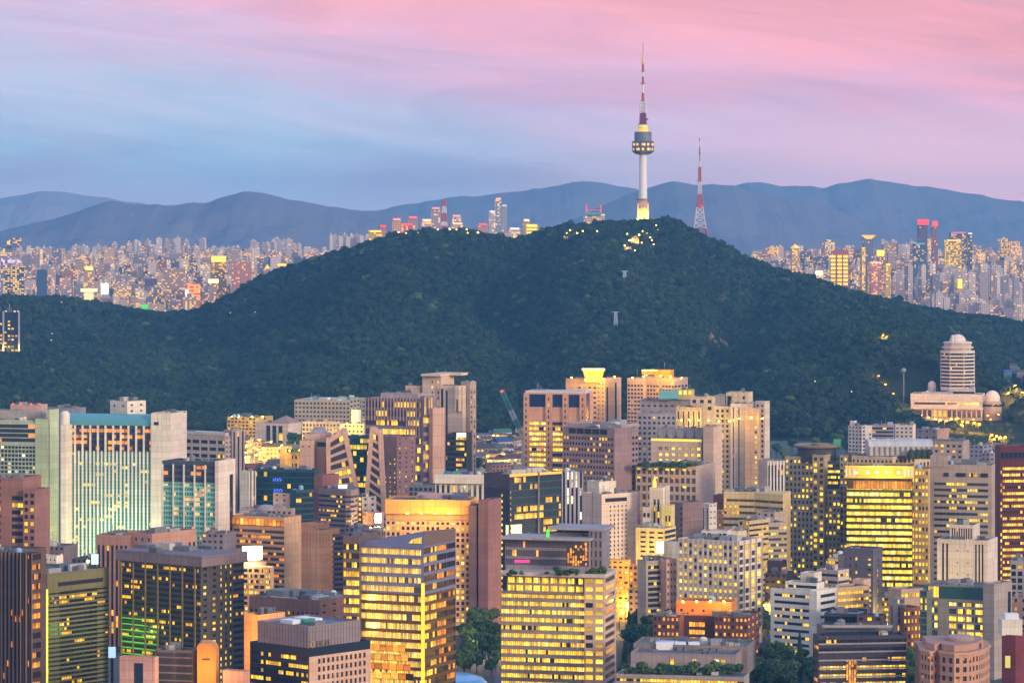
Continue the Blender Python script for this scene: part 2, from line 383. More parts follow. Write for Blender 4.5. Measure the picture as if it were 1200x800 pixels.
    if s.sill:     # (proud m, height m, material): a ledge under every row
        pr, hh, scm = s.sill
        for (b0, b1) in rows:
            f = MB(); f.prism([pt(.02, 0, pr)[:2], pt(Wd - .02, 0, pr)[:2], pt(Wd - .02, 0, .004)[:2], pt(.02, 0, .004)[:2]], b0 - hh, b0 - .03); f.build('ledge', scm, root)
def corners(xL, xC, xR, D, yaw, w=None, dp=None):
    th = R(yaw); k = lambda p: (p - 600) / F
    C = Vector((k(xC) * D, D))
    if w is None: w = (C.x - k(xL) * D) / (math.cos(th) + k(xL) * math.sin(th)) if xL < xC else 12.0
    if dp is None:
        den = math.sin(th) - k(xR) * math.cos(th)
        dp = (k(xR) * D - C.x) / den if (xR > xC and den > .02) else 18.0
    if dp > 90: dp = 90.0
    u = Vector((math.cos(th), -math.sin(th))); v = Vector((math.sin(th), math.cos(th)))
    return C - u * w, C, C + v * dp, C - u * w + v * dp
ROOF = None
def clutter(root, L, C, Rr, Bk, zr, units):
    u = (C - L).normalized(); v = (Rr - C).normalized(); w_, d_ = (C - L).length, (Rr - C).length
    if w_ < 6 or d_ < 5: return
    def rect(sx, sy):
        return L + u * random.uniform(.06, max(.07, .94 - sx / w_)) * w_ + v * random.uniform(.08, max(.09, .9 - sy / d_)) * d_
    for i in range(units):
        ub = MB(); sx = random.uniform(.08, .25) * w_; sy = random.uniform(.12, .35) * d_; hh = random.uniform(1.2, 3.2); c_ = rect(sx, sy)
        ub.prism([c_, c_ + u * sx, c_ + u * sx + v * sy, c_ + v * sy], zr, zr + hh); ub.build('roof_unit', random.choice(UNITM), root)
    for i in range(min(7, int(w_ * d_ / 110) + 1)):
        k = random.random(); ub = MB()
        if k < .45:
            sx, sy = random.uniform(1.2, 2.6), random.uniform(1.2, 2.6); c_ = rect(sx * 3, sy)
            for j in range(random.randint(1, 3)): e = c_ + u * j * sx * 1.25; ub.prism([e, e + u * sx, e + u * sx + v * sy, e + v * sy], zr, zr + random.uniform(.9, 1.7))
            ub.build('cooling_unit', random.choice(UNITM), root)
        elif k < .6:
            r_ = random.uniform(.9, 1.7); c_ = rect(r_ * 2, r_ * 2) + u * r_ + v * r_; ub.lathe((c_.x, c_.y, zr), [(r_, 0), (r_, r_ * 1.5), (r_ * .5, r_ * 1.8), (.01, r_ * 1.85)], 12); ub.build('water_tank', random.choice((paint(0x8fb0c8, .5), paint(0xd8d4c8, .5), UNITM[1])), root)
        elif k < .85:
            a_ = rect(1, 1); e = a_ + (u * random.uniform(.2, .5) * w_ if random.random() < .5 else v * random.uniform(.2, .4) * d_)
            if (e - (L + Rr) / 2).length < max(w_, d_) * .5: ub.bar((*a_, zr + .5), (*e, zr + .5), random.uniform(.2, .4)); ub.build('roof_pipe', random.choice(UNITM), root)
        else:
            a_ = rect(1, 1); h_ = random.uniform(3, 7); ub.bar((*a_, zr), (*a_, zr + h_), .12); ub.bar((*(a_ - u * .7), zr + h_ * .8), (*(a_ + u * .7), zr + h_ * .8), .08); ub.build('aerial', STEEL, root)
def vol(root, xs, top, D, yaw=25, A=None, B=None, m=None, yb=None, z0=None, w=None, dp=None, roof=None, parapet=.9, name='wall', units=0, rmat=None, bot=None):
    """a box-shaped volume of a building: pixel columns of its left, near and right edges, row of its top, distance and turn"""
    xL, xC, xR = xs
    L, C, Rr, Bk = corners(xL, xC, xR, D, yaw, w, dp)
    z1 = Z(top, D)
    if bot is not None: z0 = Z(bot, D)
    if z0 is None: z0 = gz(C.x, C.y) - 2.0
    zv = Z(yb, D) if yb else z0
    wb = MB()
    def side(p0, p1, pxw, sp):
        if isinstance(sp, list):
            tot = sum(f for f, _ in sp); a = 0.0
            for f, s_ in sp:
                b = a + f / tot; facade(root, wb, p0.lerp(p1, a), p0.lerp(p1, b), z0, z1, pxw * f / tot, D, s_, zv, m); a = b
        else: facade(root, wb, p0, p1, z0, z1, pxw, D, sp, zv, m)
    side(L, C, max(xC - xL, 1), A)
    side(C, Rr, (xR - xC) if xR > xC else (Rr - C).length * F / D, B)
    side(Rr, Bk, 10, None); side(Bk, L, 10, None)
    # parapet: inner faces and a roof deck below the rim
    cen = (L + C + Rr + Bk) / 4; th = .35
    ins = []
    for p in (L, C, Rr, Bk):
        q_ = p.copy(); ins.append(q_ + (cen - q_).normalized() * th * 1.4)
    ring = [L, C, Rr, Bk]
    for i in range(4):
        j = (i + 1) % 4; a, b, c, d_ = ring[i], ring[j], ins[j], ins[i]
        wb.face([(*a, z1), (*b, z1), (*c, z1), (*d_, z1)]); wb.face([(*d_, z1), (*c, z1), (*c, z1 - parapet), (*d_, z1 - parapet)])
    o = wb.build(name, m, root)
    rb = MB(); rb.face([(*p, z1 - parapet) for p in ins]); ro = rb.build('roof', rmat or ROOF, root)
    clutter(ro, L, C, Rr, Bk, z1 - parapet, units)
    return (L, C, Rr, Bk, z0, z1, root)
def bld(name, label, xs, D, cat='building', group=None, yaw=25):
    C = Vector((X((xs[0] + xs[2]) / 2, D), D + 8)); return thing(name, label, cat, (C.x, C.y, gz(C.x, C.y)), group)
def box_on(root, name, x0, x1, ytop, ybot, D, dp, mat, lean=0.0):
    """a simple block part facing the camera: pixel extents at distance D"""
    b = MB(); b.box(X(x0, D), X(x1, D), D, D + dp, Z(ybot, D), Z(ytop, D)); return b.build(name, mat, root)
def light_at(name, p, col_, energy, r=1.5, parent=None, kind='POINT', rot=None, size=None):
    l = bpy.data.lights.new(name, kind); l.energy = energy; l.color = col_
    if kind == 'AREA': l.shape = 'RECTANGLE'; l.size, l.size_y = size
    else: l.shadow_soft_size = r
    o = bpy.data.objects.new(name, l); col.objects.link(o); o.location = Vector(p) - (ORG.get(parent) or Vector((0, 0, 0)))
    if rot: o.rotation_euler = rot
    if parent: o.parent = parent
    return o
# ------------------------------------------------------------------ terrain
def interp(tab, x):
    if x <= tab[0][0]: return tab[0][1]
    for (a, b), (c, d_) in zip(tab, tab[1:]):
        if x <= c:
            t_ = (x - a) / (c - a); return b + (d_ - b) * t_
    return tab[-1][1]
SIL = [(-250, 372), (-100, 358), (-40, 352), (0, 348), (40, 349), (80, 353), (120, 361), (160, 368), (200, 368), (222, 366), (245, 356), (270, 343), (300, 327), (340, 312), (370, 301), (400, 292),
       (430, 284), (455, 277), (480, 273), (505, 270), (545, 268), (580, 277), (605, 280), (625, 274), (645, 266), (660, 263), (700, 261), (740, 259), (765, 258), (785, 257), (800, 262), (820, 273), (845, 283),
       (870, 297), (900, 309), (935, 322), (960, 330), (990, 340), (1030, 350), (1060, 355), (1090, 362), (1130, 368), (1170, 373), (1200, 379), (1260, 388), (1400, 420), (1600, 470)]
YR, Y0, YB = 4400.0, 2980.0, 5900.0
def fbm(x, y, o=4): return mnoise.fractal(Vector((x, y, 3.3)), 1.0, 2.0, o)
def hill_z(x, y):
    z = hill_raw(x, y)
    # levelled site of the science centre
    e = max(0.0, min(1.0, (x - 355) / 30, (515 - x) / 30, (3300 - y) / 25))
    return z + (min(z, 4.0) - z) * e
def hill_raw(x, y):
    # ridge line meanders; foot line meanders
    yr = YR; px = 600 + F * x / YR
    top = Z(interp(SIL, px), YR) - 7.5
    y0 = Y0 + 90 * mnoise.noise(Vector((x / 500, 1.7, 0)))
    if y < y0: return 0.0
    if y <= yr:
        t_ = (y - y0) / (yr - y0)
        pr = t_ ** 0.92 * (1 - .16 * math.sin(math.pi * t_))
        z = top * pr
        wob = 70 * mnoise.noise(Vector((x / 500, y / 420, 8.0)))
        spur = abs(mnoise.noise(Vector(((x + wob) / 300 + 2, y / 2200, 5.0)))) * 120 + abs(mnoise.noise(Vector(((x - wob) / 120, y / 900, 9.0)))) * 34 + fbm(x / 150, y / 240) * 12
        z += (spur - 46) * (4 * t_ * (1 - t_)) ** .8 * min(1, top / 120)
        return max(z, 0.0)
    t_ = (y - yr) / (YB - yr)
    return max(0.0, top * (1 - t_ * t_ * (3 - 2 * t_)))
def far_z(x, y):
    if y < 6200: return 0.0
    return 112 * min(1, (y - 6200) / 2300)
def gz(x, y): return max(hill_z(x, y) if y > Y0 - 100 else 0.0, far_z(x, y))
# ground: one sheet out to the horizon
g = MB()
ys = [-600, 0, 1000, 2000, 3000, 4500, 6200, 6700, 7200, 7800, 8400, 9000, 9600, 10200, 13000, 16000, 30000, 60000]
xs_ = [-40000, -8000, -4000, -2000, 0, 2000, 4000, 8000, 40000]
for i in range(len(ys) - 1):
    for j in range(len(xs_) - 1):
        a, b, c, d_ = (xs_[j], ys[i]), (xs_[j + 1], ys[i]), (xs_[j + 1], ys[i + 1]), (xs_[j], ys[i + 1])
        g.face([(*p, far_z(*p) - .3) for p in (a, b, c, d_)])
struct('ground', g, ground_mat())
# wooded hill
NX, NY = 240, 120
hx = [-1750 + 3700 * i / NX for i in range(NX + 1)]; hy_ = [2880 + (YB - 2880) * j / NY for j in range(NY + 1)]
hg = MB(); grid = [[(x, y, hill_z(x, y) - .5) for x in hx] for y in hy_]
for j in range(NY):
    for i in range(NX): hg.face([grid[j][i], grid[j][i + 1], grid[j + 1][i + 1], grid[j + 1][i]])
struct('hill', hg, hill_mat('hill_soil', (0.02, 0.03, 0.016), (0.04, 0.05, 0.025)))
# far mountain ridges: own distance, real relief
def ridge(D, sil, depth, seed, mt=None):
    b = MB(); n_ = 170; x0, x1 = sil[0][0], sil[-1][0]; rows_ = []
    for j in range(41):
        t_ = j / 40; y = D - depth + depth * 1.6 * t_; r_ = []
        pr = max(0.0, 1 - abs(t_ - .625) / .625) ** 0.85
        for i in range(n_ + 1):
            px = x0 + (x1 - x0) * i / n_; x = X(px, D)
            top = Z(interp(sil, px), D)
            nz = fbm(x / 300 + seed, y / 300, 6) * 40 + abs(mnoise.noise(Vector((x / 900, y / 1600, seed)))) * -70 * (4 * pr * (1 - pr))
            nz = nz * (4 * pr * (1 - pr)) if pr < 1 else 0
            z = top * pr + nz + (fbm(x / 110 + seed, 1.1, 5) * 9 * pr)
            r_.append((x, y, max(z, -5)))
        rows_.append(r_)
    for j in range(40):
        for i in range(n_): b.face([rows_[j][i], rows_[j][i + 1], rows_[j + 1][i + 1], rows_[j + 1][i]])
    struct('mountain', b, mt or hill_mat('mountain_haze_tint', (0.17, 0.15, 0.17), (0.22, 0.19, 0.21), 0.003), smooth=True)  # base colour lightened to carry part of the distance haze
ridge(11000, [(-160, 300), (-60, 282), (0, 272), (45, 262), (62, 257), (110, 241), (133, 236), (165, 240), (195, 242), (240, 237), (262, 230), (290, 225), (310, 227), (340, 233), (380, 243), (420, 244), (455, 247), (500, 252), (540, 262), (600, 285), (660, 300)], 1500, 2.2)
ridge(16300, [(-160, 246), (0, 233), (25, 228), (45, 225), (80, 226), (115, 231), (160, 238), (215, 247), (320, 275)], 1000, 8.1, hill_mat('mountain_haze_grey', (0.26, 0.23, 0.25), (0.32, 0.28, 0.30), 0.003))  # paler still: the colour itself fades this ridge towards the sky
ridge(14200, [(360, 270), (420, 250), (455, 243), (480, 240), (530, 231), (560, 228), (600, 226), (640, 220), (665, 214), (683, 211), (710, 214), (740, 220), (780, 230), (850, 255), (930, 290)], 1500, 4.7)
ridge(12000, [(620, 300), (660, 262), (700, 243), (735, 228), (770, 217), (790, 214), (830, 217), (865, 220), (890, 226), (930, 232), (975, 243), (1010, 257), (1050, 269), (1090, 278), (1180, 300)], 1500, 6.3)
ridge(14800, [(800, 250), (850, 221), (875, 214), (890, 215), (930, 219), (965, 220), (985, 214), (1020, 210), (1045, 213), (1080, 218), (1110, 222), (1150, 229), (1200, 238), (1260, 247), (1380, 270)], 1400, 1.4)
# haze: one closed box of even air
hz = MB(); hz.box(-9000, 9000, -900, 16800, -9, 462)
hm, t = mat_new('haze')
pv = t.n('ShaderNodeVolumePrincipled'); pv.inputs['Color'].default_value = (0.19, 0.57, 1.0, 1); pv.inputs['Density'].default_value = 5.3e-5; pv.inputs['Anisotropy'].default_value = 0.0
o_ = t.n('ShaderNodeOutputMaterial'); t.put(o_.inputs['Volume'], pv.outputs[0])
hb = hz.build('haze', hm); hb['kind'] = 'stuff'

# ------------------------------------------------------------------ trees of the hill (one mass: a wood)
def crown_mesh(name, r, lobes, leaf, nleaf, seed, mat, sub=2, squash=.8):
    """lumpy crown: several lobes of small leaf clumps with gaps between them"""
    rd = random.Random(seed); v = []; f = []
    ls = []
    for i in range(lobes):
        a = rd.uniform(0, 6.283); e = rd.uniform(0, 1)
        ls.append((Vector((math.cos(a) * r * .55 * e ** .5, math.sin(a) * r * .55 * e ** .5, rd.uniform(-.35, .62) * r * squash)), r * rd.uniform(.36, .58)))
    for i in range(nleaf):
        c, lr = rd.choice(ls)
        d_ = Vector((rd.gauss(0, 1), rd.gauss(0, 1), rd.gauss(0, 1) + .25)).normalized()
        p = c + Vector((d_.x, d_.y, d_.z * squash)) * lr * rd.uniform(.72, 1.06)
        nrm = (d_ + Vector((rd.gauss(0, .45), rd.gauss(0, .45), rd.gauss(0, .45)))).normalized()
        a = nrm.orthogonal().normalized(); b = nrm.cross(a); an = rd.uniform(0, 6.28)
        a, b = a * math.cos(an) + b * math.sin(an), b * math.cos(an) - a * math.sin(an)
        s_ = leaf * rd.uniform(.6, 1.3); k = len(v)
        v += [p - a * s_ - b * s_ * .7, p + a * s_ - b * s_ * .5, p + a * s_ * .8 + b * s_ * .8, p - a * s_ * .6 + b * s_ * .9]
        f.append((k, k + 1, k + 2, k + 3))
    me = bpy.data.meshes.new(name); me.from_pydata([tuple(p) for p in v], [], f); me.materials.append(mat); return me
WOOD = foliage('wood_leaves', (0.006, 0.018, 0.014), (0.055, 0.085, 0.034), (0.10, 0.13, 0.055), 0.018)
src = bpy.data.collections.new('wood_crowns')
for i in range(5):
    me = crown_mesh('crown', 1.0, 5 + i % 3, .21, 230, 50 + i, WOOD); ob = bpy.data.objects.new('crown', me); src.objects.link(ob)
pts = []; sca = []
rd = random.Random(3)
y = 2960.0
while y < 4900:
    step = 7.2 + (y - 2960) / 1900 * 2.4 if y < 4430 else 10
    x = -1620 + rd.uniform(0, step); xw = y * .205
    x = -xw + rd.uniform(0, step)
    while x < xw + 20:
        px_, py_ = x + rd.uniform(-.45, .45) * step, y + rd.uniform(-.5, .5) * step * 1.5
        z = hill_z(px_, py_)
        if z > 1.5 or py_ > 3060:
            big = mnoise.noise(Vector((px_ / 60, py_ / 60, 1))) * .5 + .5
            s_ = rd.uniform(3.4, 5.8) + 5.2 * big * rd.random() ** 1.5
            if rd.random() < .03: s_ *= 1.35
            pts.append((px_, py_, z + s_ * .62)); sca.append(s_)
        x += step
    y += step * 1.5
def hit(px, py):
    D = 3000.0
    while D < 4700:
        if hill_z(X(px, D), D) >= Z(py, D): return D
        D += 6.0
    return 4380.0
CLEAR = []     # filled by buildings on the hill: (x0, x1, y0, y1)
def plant_wood():
    keep = [i for i, p in enumerate(pts) if not any(a < p[0] < b and c < p[1] < d_ for a, b, c, d_ in CLEAR)]
    me = bpy.data.meshes.new('hill_wood'); me.from_pydata([pts[i] for i in keep], [], [])
    at_ = me.attributes.new('s', 'FLOAT', 'POINT'); at_.data.foreach_set('value', [sca[i] for i in keep])
    ob = bpy.data.objects.new('hill_wood', me); col.objects.link(ob); ob['kind'] = 'stuff'; ob['label'] = 'dense dark green broadleaf wood covering the whole hill below the tower'
    ng = bpy.data.node_groups.new('wood', 'GeometryNodeTree')
    ng.interface.new_socket('Geometry', in_out='INPUT', socket_type='NodeSocketGeometry'); ng.interface.new_socket('Geometry', in_out='OUTPUT', socket_type='NodeSocketGeometry')
    N_ = ng.nodes; gi = N_.new('NodeGroupInput'); go = N_.new('NodeGroupOutput'); ip = N_.new('GeometryNodeInstanceOnPoints')
    ci = N_.new('GeometryNodeCollectionInfo'); ci.inputs[0].default_value = src; ci.inputs[1].default_value = True; ci.inputs[2].default_value = True
    na = N_.new('GeometryNodeInputNamedAttribute'); na.data_type = 'FLOAT'; na.inputs[0].default_value = 's'
    rv = N_.new('FunctionNodeRandomValue'); rv.data_type = 'FLOAT_VECTOR'; rv.inputs[0].default_value = (-.15, -.15, 0); rv.inputs[1].default_value = (.15, .15, 6.28)
    L_ = ng.links
    L_.new(gi.outputs[0], ip.inputs['Points']); L_.new(ci.outputs[0], ip.inputs['Instance']); ip.inputs['Pick Instance'].default_value = True
    L_.new(rv.outputs[0], ip.inputs['Rotation']); L_.new(na.outputs[0], ip.inputs['Scale']); L_.new(ip.outputs[0], go.inputs[0])
    md = ob.modifiers.new('wood', 'NODES'); md.node_group = ng
ROOF = wall(0x6f6f7c, .9, .3)
UNITM = [wall(0x9a98a0, .7), wall(0x77777f, .7), wall(0xb8b4b4, .7), wall(0x5f6470, .7)]
# ------------------------------------------------------------------ glass kinds
GDK = glass(.10, 'mix', 0x20283a)                       # dark office glass, few lamps on
GDK2 = glass(.03, 'mix', 0x1c2436)
GNAVY = glass(.45, 'gold', 0x141f38, st=.8, run=3)
GLIT = glass(.88, 'gold', 0x3a3528, st=.9, run=9)
GLIT2 = glass(.97, 'yellow', 0x4a4020, st=.95, run=6)
GLITW = glass(.72, 'mix', 0x2b2a30, st=.85, run=6)
GHALF = glass(.45, 'mix', 0x262a36, st=.85, run=4)
GTHIRD = glass(.3, 'yellow', 0x262a34, st=.85, run=4)
GOR = glass(.35, 'orange', 0x2a2630, st=.6, run=4)
GORL = glass(.85, 'orange', 0x3a2a20, st=.75, run=5)
GBLUE = glass(.06, 'gold', 0x2b3f5e, .35)               # blue glass mirrors the sky
GTEAL = glass(.16, 'mix', 0x1d5a66, .25, run=3)
GTEALD = glass(.08, 'yellow', 0x123c48, .25, run=4)
GGREY = glass(.10, 'mix', 0x4a505c, .35, run=4)
GREEN = glass(.5, 'green', 0x1c3a20, st=.5, run=5)
GWIN = glass(.12, 'yellow', 0x232838, run=1, mull=.0)
GWIN3 = glass(.33, 'yellow', 0x232838, run=1, mull=.0)
GWIN5 = glass(.55, 'yellow', 0x2a2a34, run=1, mull=.0)
GWIN8 = glass(.85, 'gold', 0x2a2a34, run=1, mull=.0)
GWIN0 = glass(.03, 'yellow', 0x1b2030, run=1, mull=.0)
WHITE = wall(0xe6ddd6, .7, .08); WHITEJ = wall(0xe8d9cf, .7, .08, 3.0)
CREAM = wall(0xe2c9b4, .8, .1); PINK = wall(0xd9b3a4, .8, .1); BEIGE = wall(0xd2bcae, .8, .1); BEIGEJ = wall(0xd6b9a8, .8, .12, 3.2)
GREYB = wall(0xb3a7a8, .8, .12); GREYV = wall(0x8f8897, .8, .14); SLATE = wall(0x5e5a72, .8, .12); DARKB = wall(0x59474a, .8, .14)
BROWN = wall(0x8a6660, .85, .16); BROWNP = wall(0x8b7079, .85, .14, 4); REDB = wall(0x6d3038, .8, .14); ORANGEP = wall(0xd99c76, .8, .1)
DARK = wall(0x34323c, .6, .14); NAVY = wall(0x202a40, .5, .12); OLIVE = wall(0x7d7655, .8, .14); YELLOWW = wall(0xe0c68a, .8, .1)
STEEL = paint(0xa9adb5, .45, .6); WHITEP = paint(0xe2e0e2, .5); DARKM = paint(0x2d2f38, .5, .3); TEALR = paint(0x5f9a9a, .5, .2)
def lit(c, s=1.0, smp=False): return paint(c, .5, 0, c, s, smp)
LEDW = lit(0xfff6e8, 2.2, True); LEDB = lit(0xb8d8ff, 1.0, True); LEDY = lit(0xffd95a, 1.1); LEDO = lit(0xff9a2a, 1.0); LEDR = lit(0xff4a3a, 1.3)
def glow(root, px, py, D, c=(1, .62, .12), e=20000, r=1.0, dy=-3):
    """a floodlight fixed to a building: a small glowing head with the lamp in front of it"""
    p = at(px, py, D); b = MB(); b.box(p.x - .5, p.x + .5, p.y + dy + .3, p.y + dy + .9, p.z - .3, p.z + .3); b.build('floodlight', LEDY, root)
    light_at('floodlight_lamp', (p.x, p.y + dy, p.z), c, e, r, root)

# ================================================================== nearest row
# dark brown striped tower at the frame's edge
b = bld('office_tower', 'dark brown tower with thin vertical stripes beside the olive banded block', (-20, 38, 48), 1250)
vol(b, (-30, 25, 26), 647, 1262, 15, S(4.6, .5, glass(.05, 'orange', 0x2a2330, st=.6), 7.5, fin=(1, .7, .35, wall(0x8a7168, .8))), None, wall(0x6a5450), yb=800, dp=24, units=3)
vol(b, (24, 38, 48), 648, 1250, 30, S(3.5, .55, glass(.05, 'orange', 0x2a2330, st=.6), 7.5, fin=(2, .6, .35, wall(0x9a7a68, .8))), Rb(11.5, .6, 2.5, glass(.6, 'orange', 0x2a2028, st=.65)), wall(0x5e4a48), yb=800, units=1)
b = bld('office_block', 'olive banded office block with a lit yellow-green corner strip', (20, 55, 127), 1310)
Q = vol(b, (22, 55, 127), 672, 1310, 40, Rb(5.3, .5, 3, GDK, mt=20), [(.2, Rb(5.3, .38, 3, GDK, mt=22)), (.62, Rb(5.3, .62, 3, glass(.16, 'gold', 0x1b1a24), mt=22)), (.18, Rb(5.3, .38, 3, GDK, mt=22))], OLIVE, yb=800, units=3, rmat=wall(0x5f7390, .8))
sb = MB(); C = Q[1]; sb.box(C.x - .7, C.x + .5, C.y - .7, C.y - .2, Z(800, 1310), Z(690, 1310)); sb.build('light_strip', lit(0xd8e04a, 1.0), b)
uu = (Q[2] - C).normalized(); nn = Vector((uu.y, -uu.x)); lv = MB(); a = C + uu * 6 + nn * .25; e = C + uu * 30 + nn * .25
lv.prism([a, e, e - nn * .24, a - nn * .24], Z(688, 1310), Z(683.5, 1310)); lv.build('louvre', DARKM, b)
b = bld('office_block', 'pinkish brown block with full height dark window slits under a plain top band', (113, 178, 230), 1500)
vol(b, (113, 150, 178), 627, 1503, 12, S(5.6, .55, glass(.14, 'gold', 0x1d1b2a), 7, mt=12), N(), wall(0xa97f76, .8, .12), yb=790, dp=26, units=1)
vol(b, (148, 178, 230), 625, 1500, 36, P(8, 20, .3, .2, GWIN0), P(5.2, 9, .55, .6, GWIN, mt=14, rows=2), wall(0xb98d80, .8, .12), yb=790, units=4)
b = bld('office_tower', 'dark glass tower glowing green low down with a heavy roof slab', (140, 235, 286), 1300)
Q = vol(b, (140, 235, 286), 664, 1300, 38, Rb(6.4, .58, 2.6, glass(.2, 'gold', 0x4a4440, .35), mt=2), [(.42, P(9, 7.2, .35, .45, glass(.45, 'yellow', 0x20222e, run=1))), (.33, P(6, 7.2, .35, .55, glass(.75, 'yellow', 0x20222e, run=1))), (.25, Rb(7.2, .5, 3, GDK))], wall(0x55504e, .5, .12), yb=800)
L_, C, R_, B_ = Q[:4]
for i in range(7):
    f = MB(); p = L_.lerp(C, (i + .15) / 6.6); uv_ = (C - L_).normalized(); n_ = Vector((uv_.y, -uv_.x)); f.prism([p + n_ * .6, p + uv_ * .5 + n_ * .6, p + uv_ * .5 + n_ * .01, p + n_ * .01], Z(800, 1300), Q[5] - .1); f.build('fin', wall(0x8a7a50, .7), b)
cen = (L_ + B_ + C + R_) / 4; rs = MB(); rs.prism([cen + (p - cen) * 1.06 for p in (L_, C, R_, B_)], Q[5] + .01, Q[5] + 4.2); rs.build('roof_slab', wall(0x85757c, .8, .2), b)
for i in range(7):
    ub = MB(); p = cen + (L_ - cen) * random.uniform(-.7, .7) + (C - cen) * random.uniform(-.55, .55); ub.obox(p, (C - L_).normalized(), random.uniform(3, 9), random.uniform(2, 5), Q[5] + 4.2, Q[5] + random.uniform(5.2, 7)); ub.build('roof_unit', random.choice(UNITM), b)
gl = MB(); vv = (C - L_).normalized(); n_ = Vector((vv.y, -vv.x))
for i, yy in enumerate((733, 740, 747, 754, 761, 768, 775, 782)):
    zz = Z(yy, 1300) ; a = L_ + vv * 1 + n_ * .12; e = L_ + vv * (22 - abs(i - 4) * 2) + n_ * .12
    s_ = MB(); s_.prism([a, e, e - n_ * .1, a - n_ * .1], zz, zz + .5); s_.build('reflected_glow_line', lit(0x7cc848, .24), b)  # glowing strips stand in for green light reflected in the glass
light_at('reflected_glow', (L_.x + vv.x * 9 + n_.x * 9, L_.y + vv.y * 9 + n_.y * 9, Z(752, 1300)), (.35, 1, .15), 3500, 3, b)  # green lamp added for the same reflected glow
b = bld('rounded_shop_block', 'low pinkish block with a glazed middle and a rounded orange stair end', (140, 182, 252), 1150)
vol(b, (140, 181, 186), 770, 1150, 14, [(.4, None), (.28, P(12, 30, .95, .9, GBLUE, mt=6, rows=1)), (.32, None)], None, wall(0xd0a196, .8), yb=800, units=2)
vol(b, (182, 226, 236), 762, 1158, 14, Rb(9, .8, 4, glass(.05, 'mix', 0x5a545c, .3)), None, wall(0x8d7a7c, .7), yb=800, units=3)
e_ = MB(); D_ = 1152; z1_ = Z(754, D_); r_ = 3.2; x0_, x1_ = X(231, D_), X(253, D_)
prof = [(x0_, -6.0), (x1_, -6.0)] + [(x1_ - r_ + r_ * math.cos(R(k)), z1_ - r_ + r_ * math.sin(R(k))) for k in range(0, 91, 15)] + [(x0_ + 1 - 1 * math.cos(R(k)), z1_ - 1 + math.sin(R(k))) for k in (90, 45, 0)]
e_.hexa([(x, D_, z) for x, z in prof][::-1], [(x, D_ + 12, z) for x, z in prof][::-1]); e_.build('stair_tower', wall(0xd88a45, .7), b)
sg = MB(); sg.box(X(237, D_), X(246, D_), D_ - .3, D_ - .05, Z(773, D_), Z(771, D_)); sg.build('sign_board', DARKM, b)
light_at('wall_lamp', (X(238, D_), D_ - 9, Z(785, D_)), (1, .5, .1), 9000, 1, b)
b = bld('annex', 'small plain pink roof block between the rounded orange stair end and navy office', (261, 285, 293), 1150)
vol(b, (261, 287, 293), 786, 1148, 25, None, None, wall(0xd2a090, .8), yb=800, units=1)
b = bld('louvred_office', 'office block with navy glass front, beige side and grey louvred plant storey', (293, 361, 434), 1150)
Q = vol(b, (293, 361, 434), 759, 1150, 42, Rb(9.6, .5, 3, glass(.5, 'gold', 0x12203a, st=.8, run=4), mt=9), [(.06, None), (.9, P(5.3, 9.6, .5, .62, glass(.38, 'yellow', 0x1d1c26, run=1), ml=7, mr=4, mt=11)), (.04, None)], NAVY, yb=800)
L_, C, R_, B_ = Q[:4]; uB = (R_ - C).normalized(); nB = Vector((uB.y, -uB.x))
fb = MB(); facade(b, fb, C + uB * .3 + nB * .3, R_ + nB * .3, Q[4], Z(769.5, 1150), 73, 1150, P(5.3, 9.6, .5, .62, glass(.38, 'yellow', 0x1d1c26, run=1), ml=9, mr=5, mt=2), Z(800, 1150), PINK)
fb.face([(*(C + uB * .3), Q[4]), (*(C + uB * .3 + nB * .3), Q[4]), (*(C + uB * .3 + nB * .3), Z(769.5, 1150)), (*(C + uB * .3), Z(769.5, 1150))]); fb.face([(*(R_ + nB * .3), Q[4]), (*R_, Q[4]), (*R_, Z(769.5, 1150)), (*(R_ + nB * .3), Z(769.5, 1150))]); fb.face([(*(C + uB * .3), Z(769.5, 1150)), (*(C + uB * .3 + nB * .3), Z(769.5, 1150)), (*(R_ + nB * .3), Z(769.5, 1150)), (*R_, Z(769.5, 1150))])
fb.build('stone_screen', wall(0xd8b09c, .8, .1, 3), b)
cen = (L_ + C + R_ + B_) / 4; PP = [cen + (p - cen) * .97 for p in (L_, C, R_, B_)]; PP = [PP[0] + (PP[1] - PP[0]) * .1, PP[1], PP[1] + (PP[2] - PP[1]) * .86, PP[0] + (PP[1] - PP[0]) * .1 + (PP[2] - PP[1]) * .86]
zt = Q[5] + 7.6; lw = MB(); LM = wall(0x8d8088, .7, .1)
for i in range(4):
    p0, p1 = PP[i], PP[(i + 1) % 4]
    facade(b, lw, p0, p1, Q[5] - .8, zt, (p1 - p0).length * F / 1150, 1150, S(5.2, .1, DARKM, 20, d=.2, mt=.8, mb=1, name='louvre_gap') if i < 2 else None, Q[5] + 5, LM)
lw.build('plant_storey', LM, b)
lr = MB(); lr.face([(*p, zt - 1.0) for p in PP]); lr.build('roof', wall(0x6a7a94, .8), b)
for (fa, fb_, wa, wb_, hh, mm) in ((.25, .2, .4, .18, 1.4, WHITEP), (.15, .55, .6, .2, 1.2, WHITEP), (.5, .35, .12, .2, 1.6, paint(0x2f8a66, .6)), (.7, .3, .2, .2, 1.3, UNITM[1])):
    ub = MB(); p = PP[0].lerp(PP[1], fa) + (PP[2] - PP[1]) * fb_; ua = (PP[1] - PP[0]); va = (PP[2] - PP[1]); ub.prism([p, p + ua * wa * .6, p + ua * wa * .6 + va * wb_, p + va * wb_], zt - .95, zt - .95 + hh); ub.build('roof_unit', mm, b)
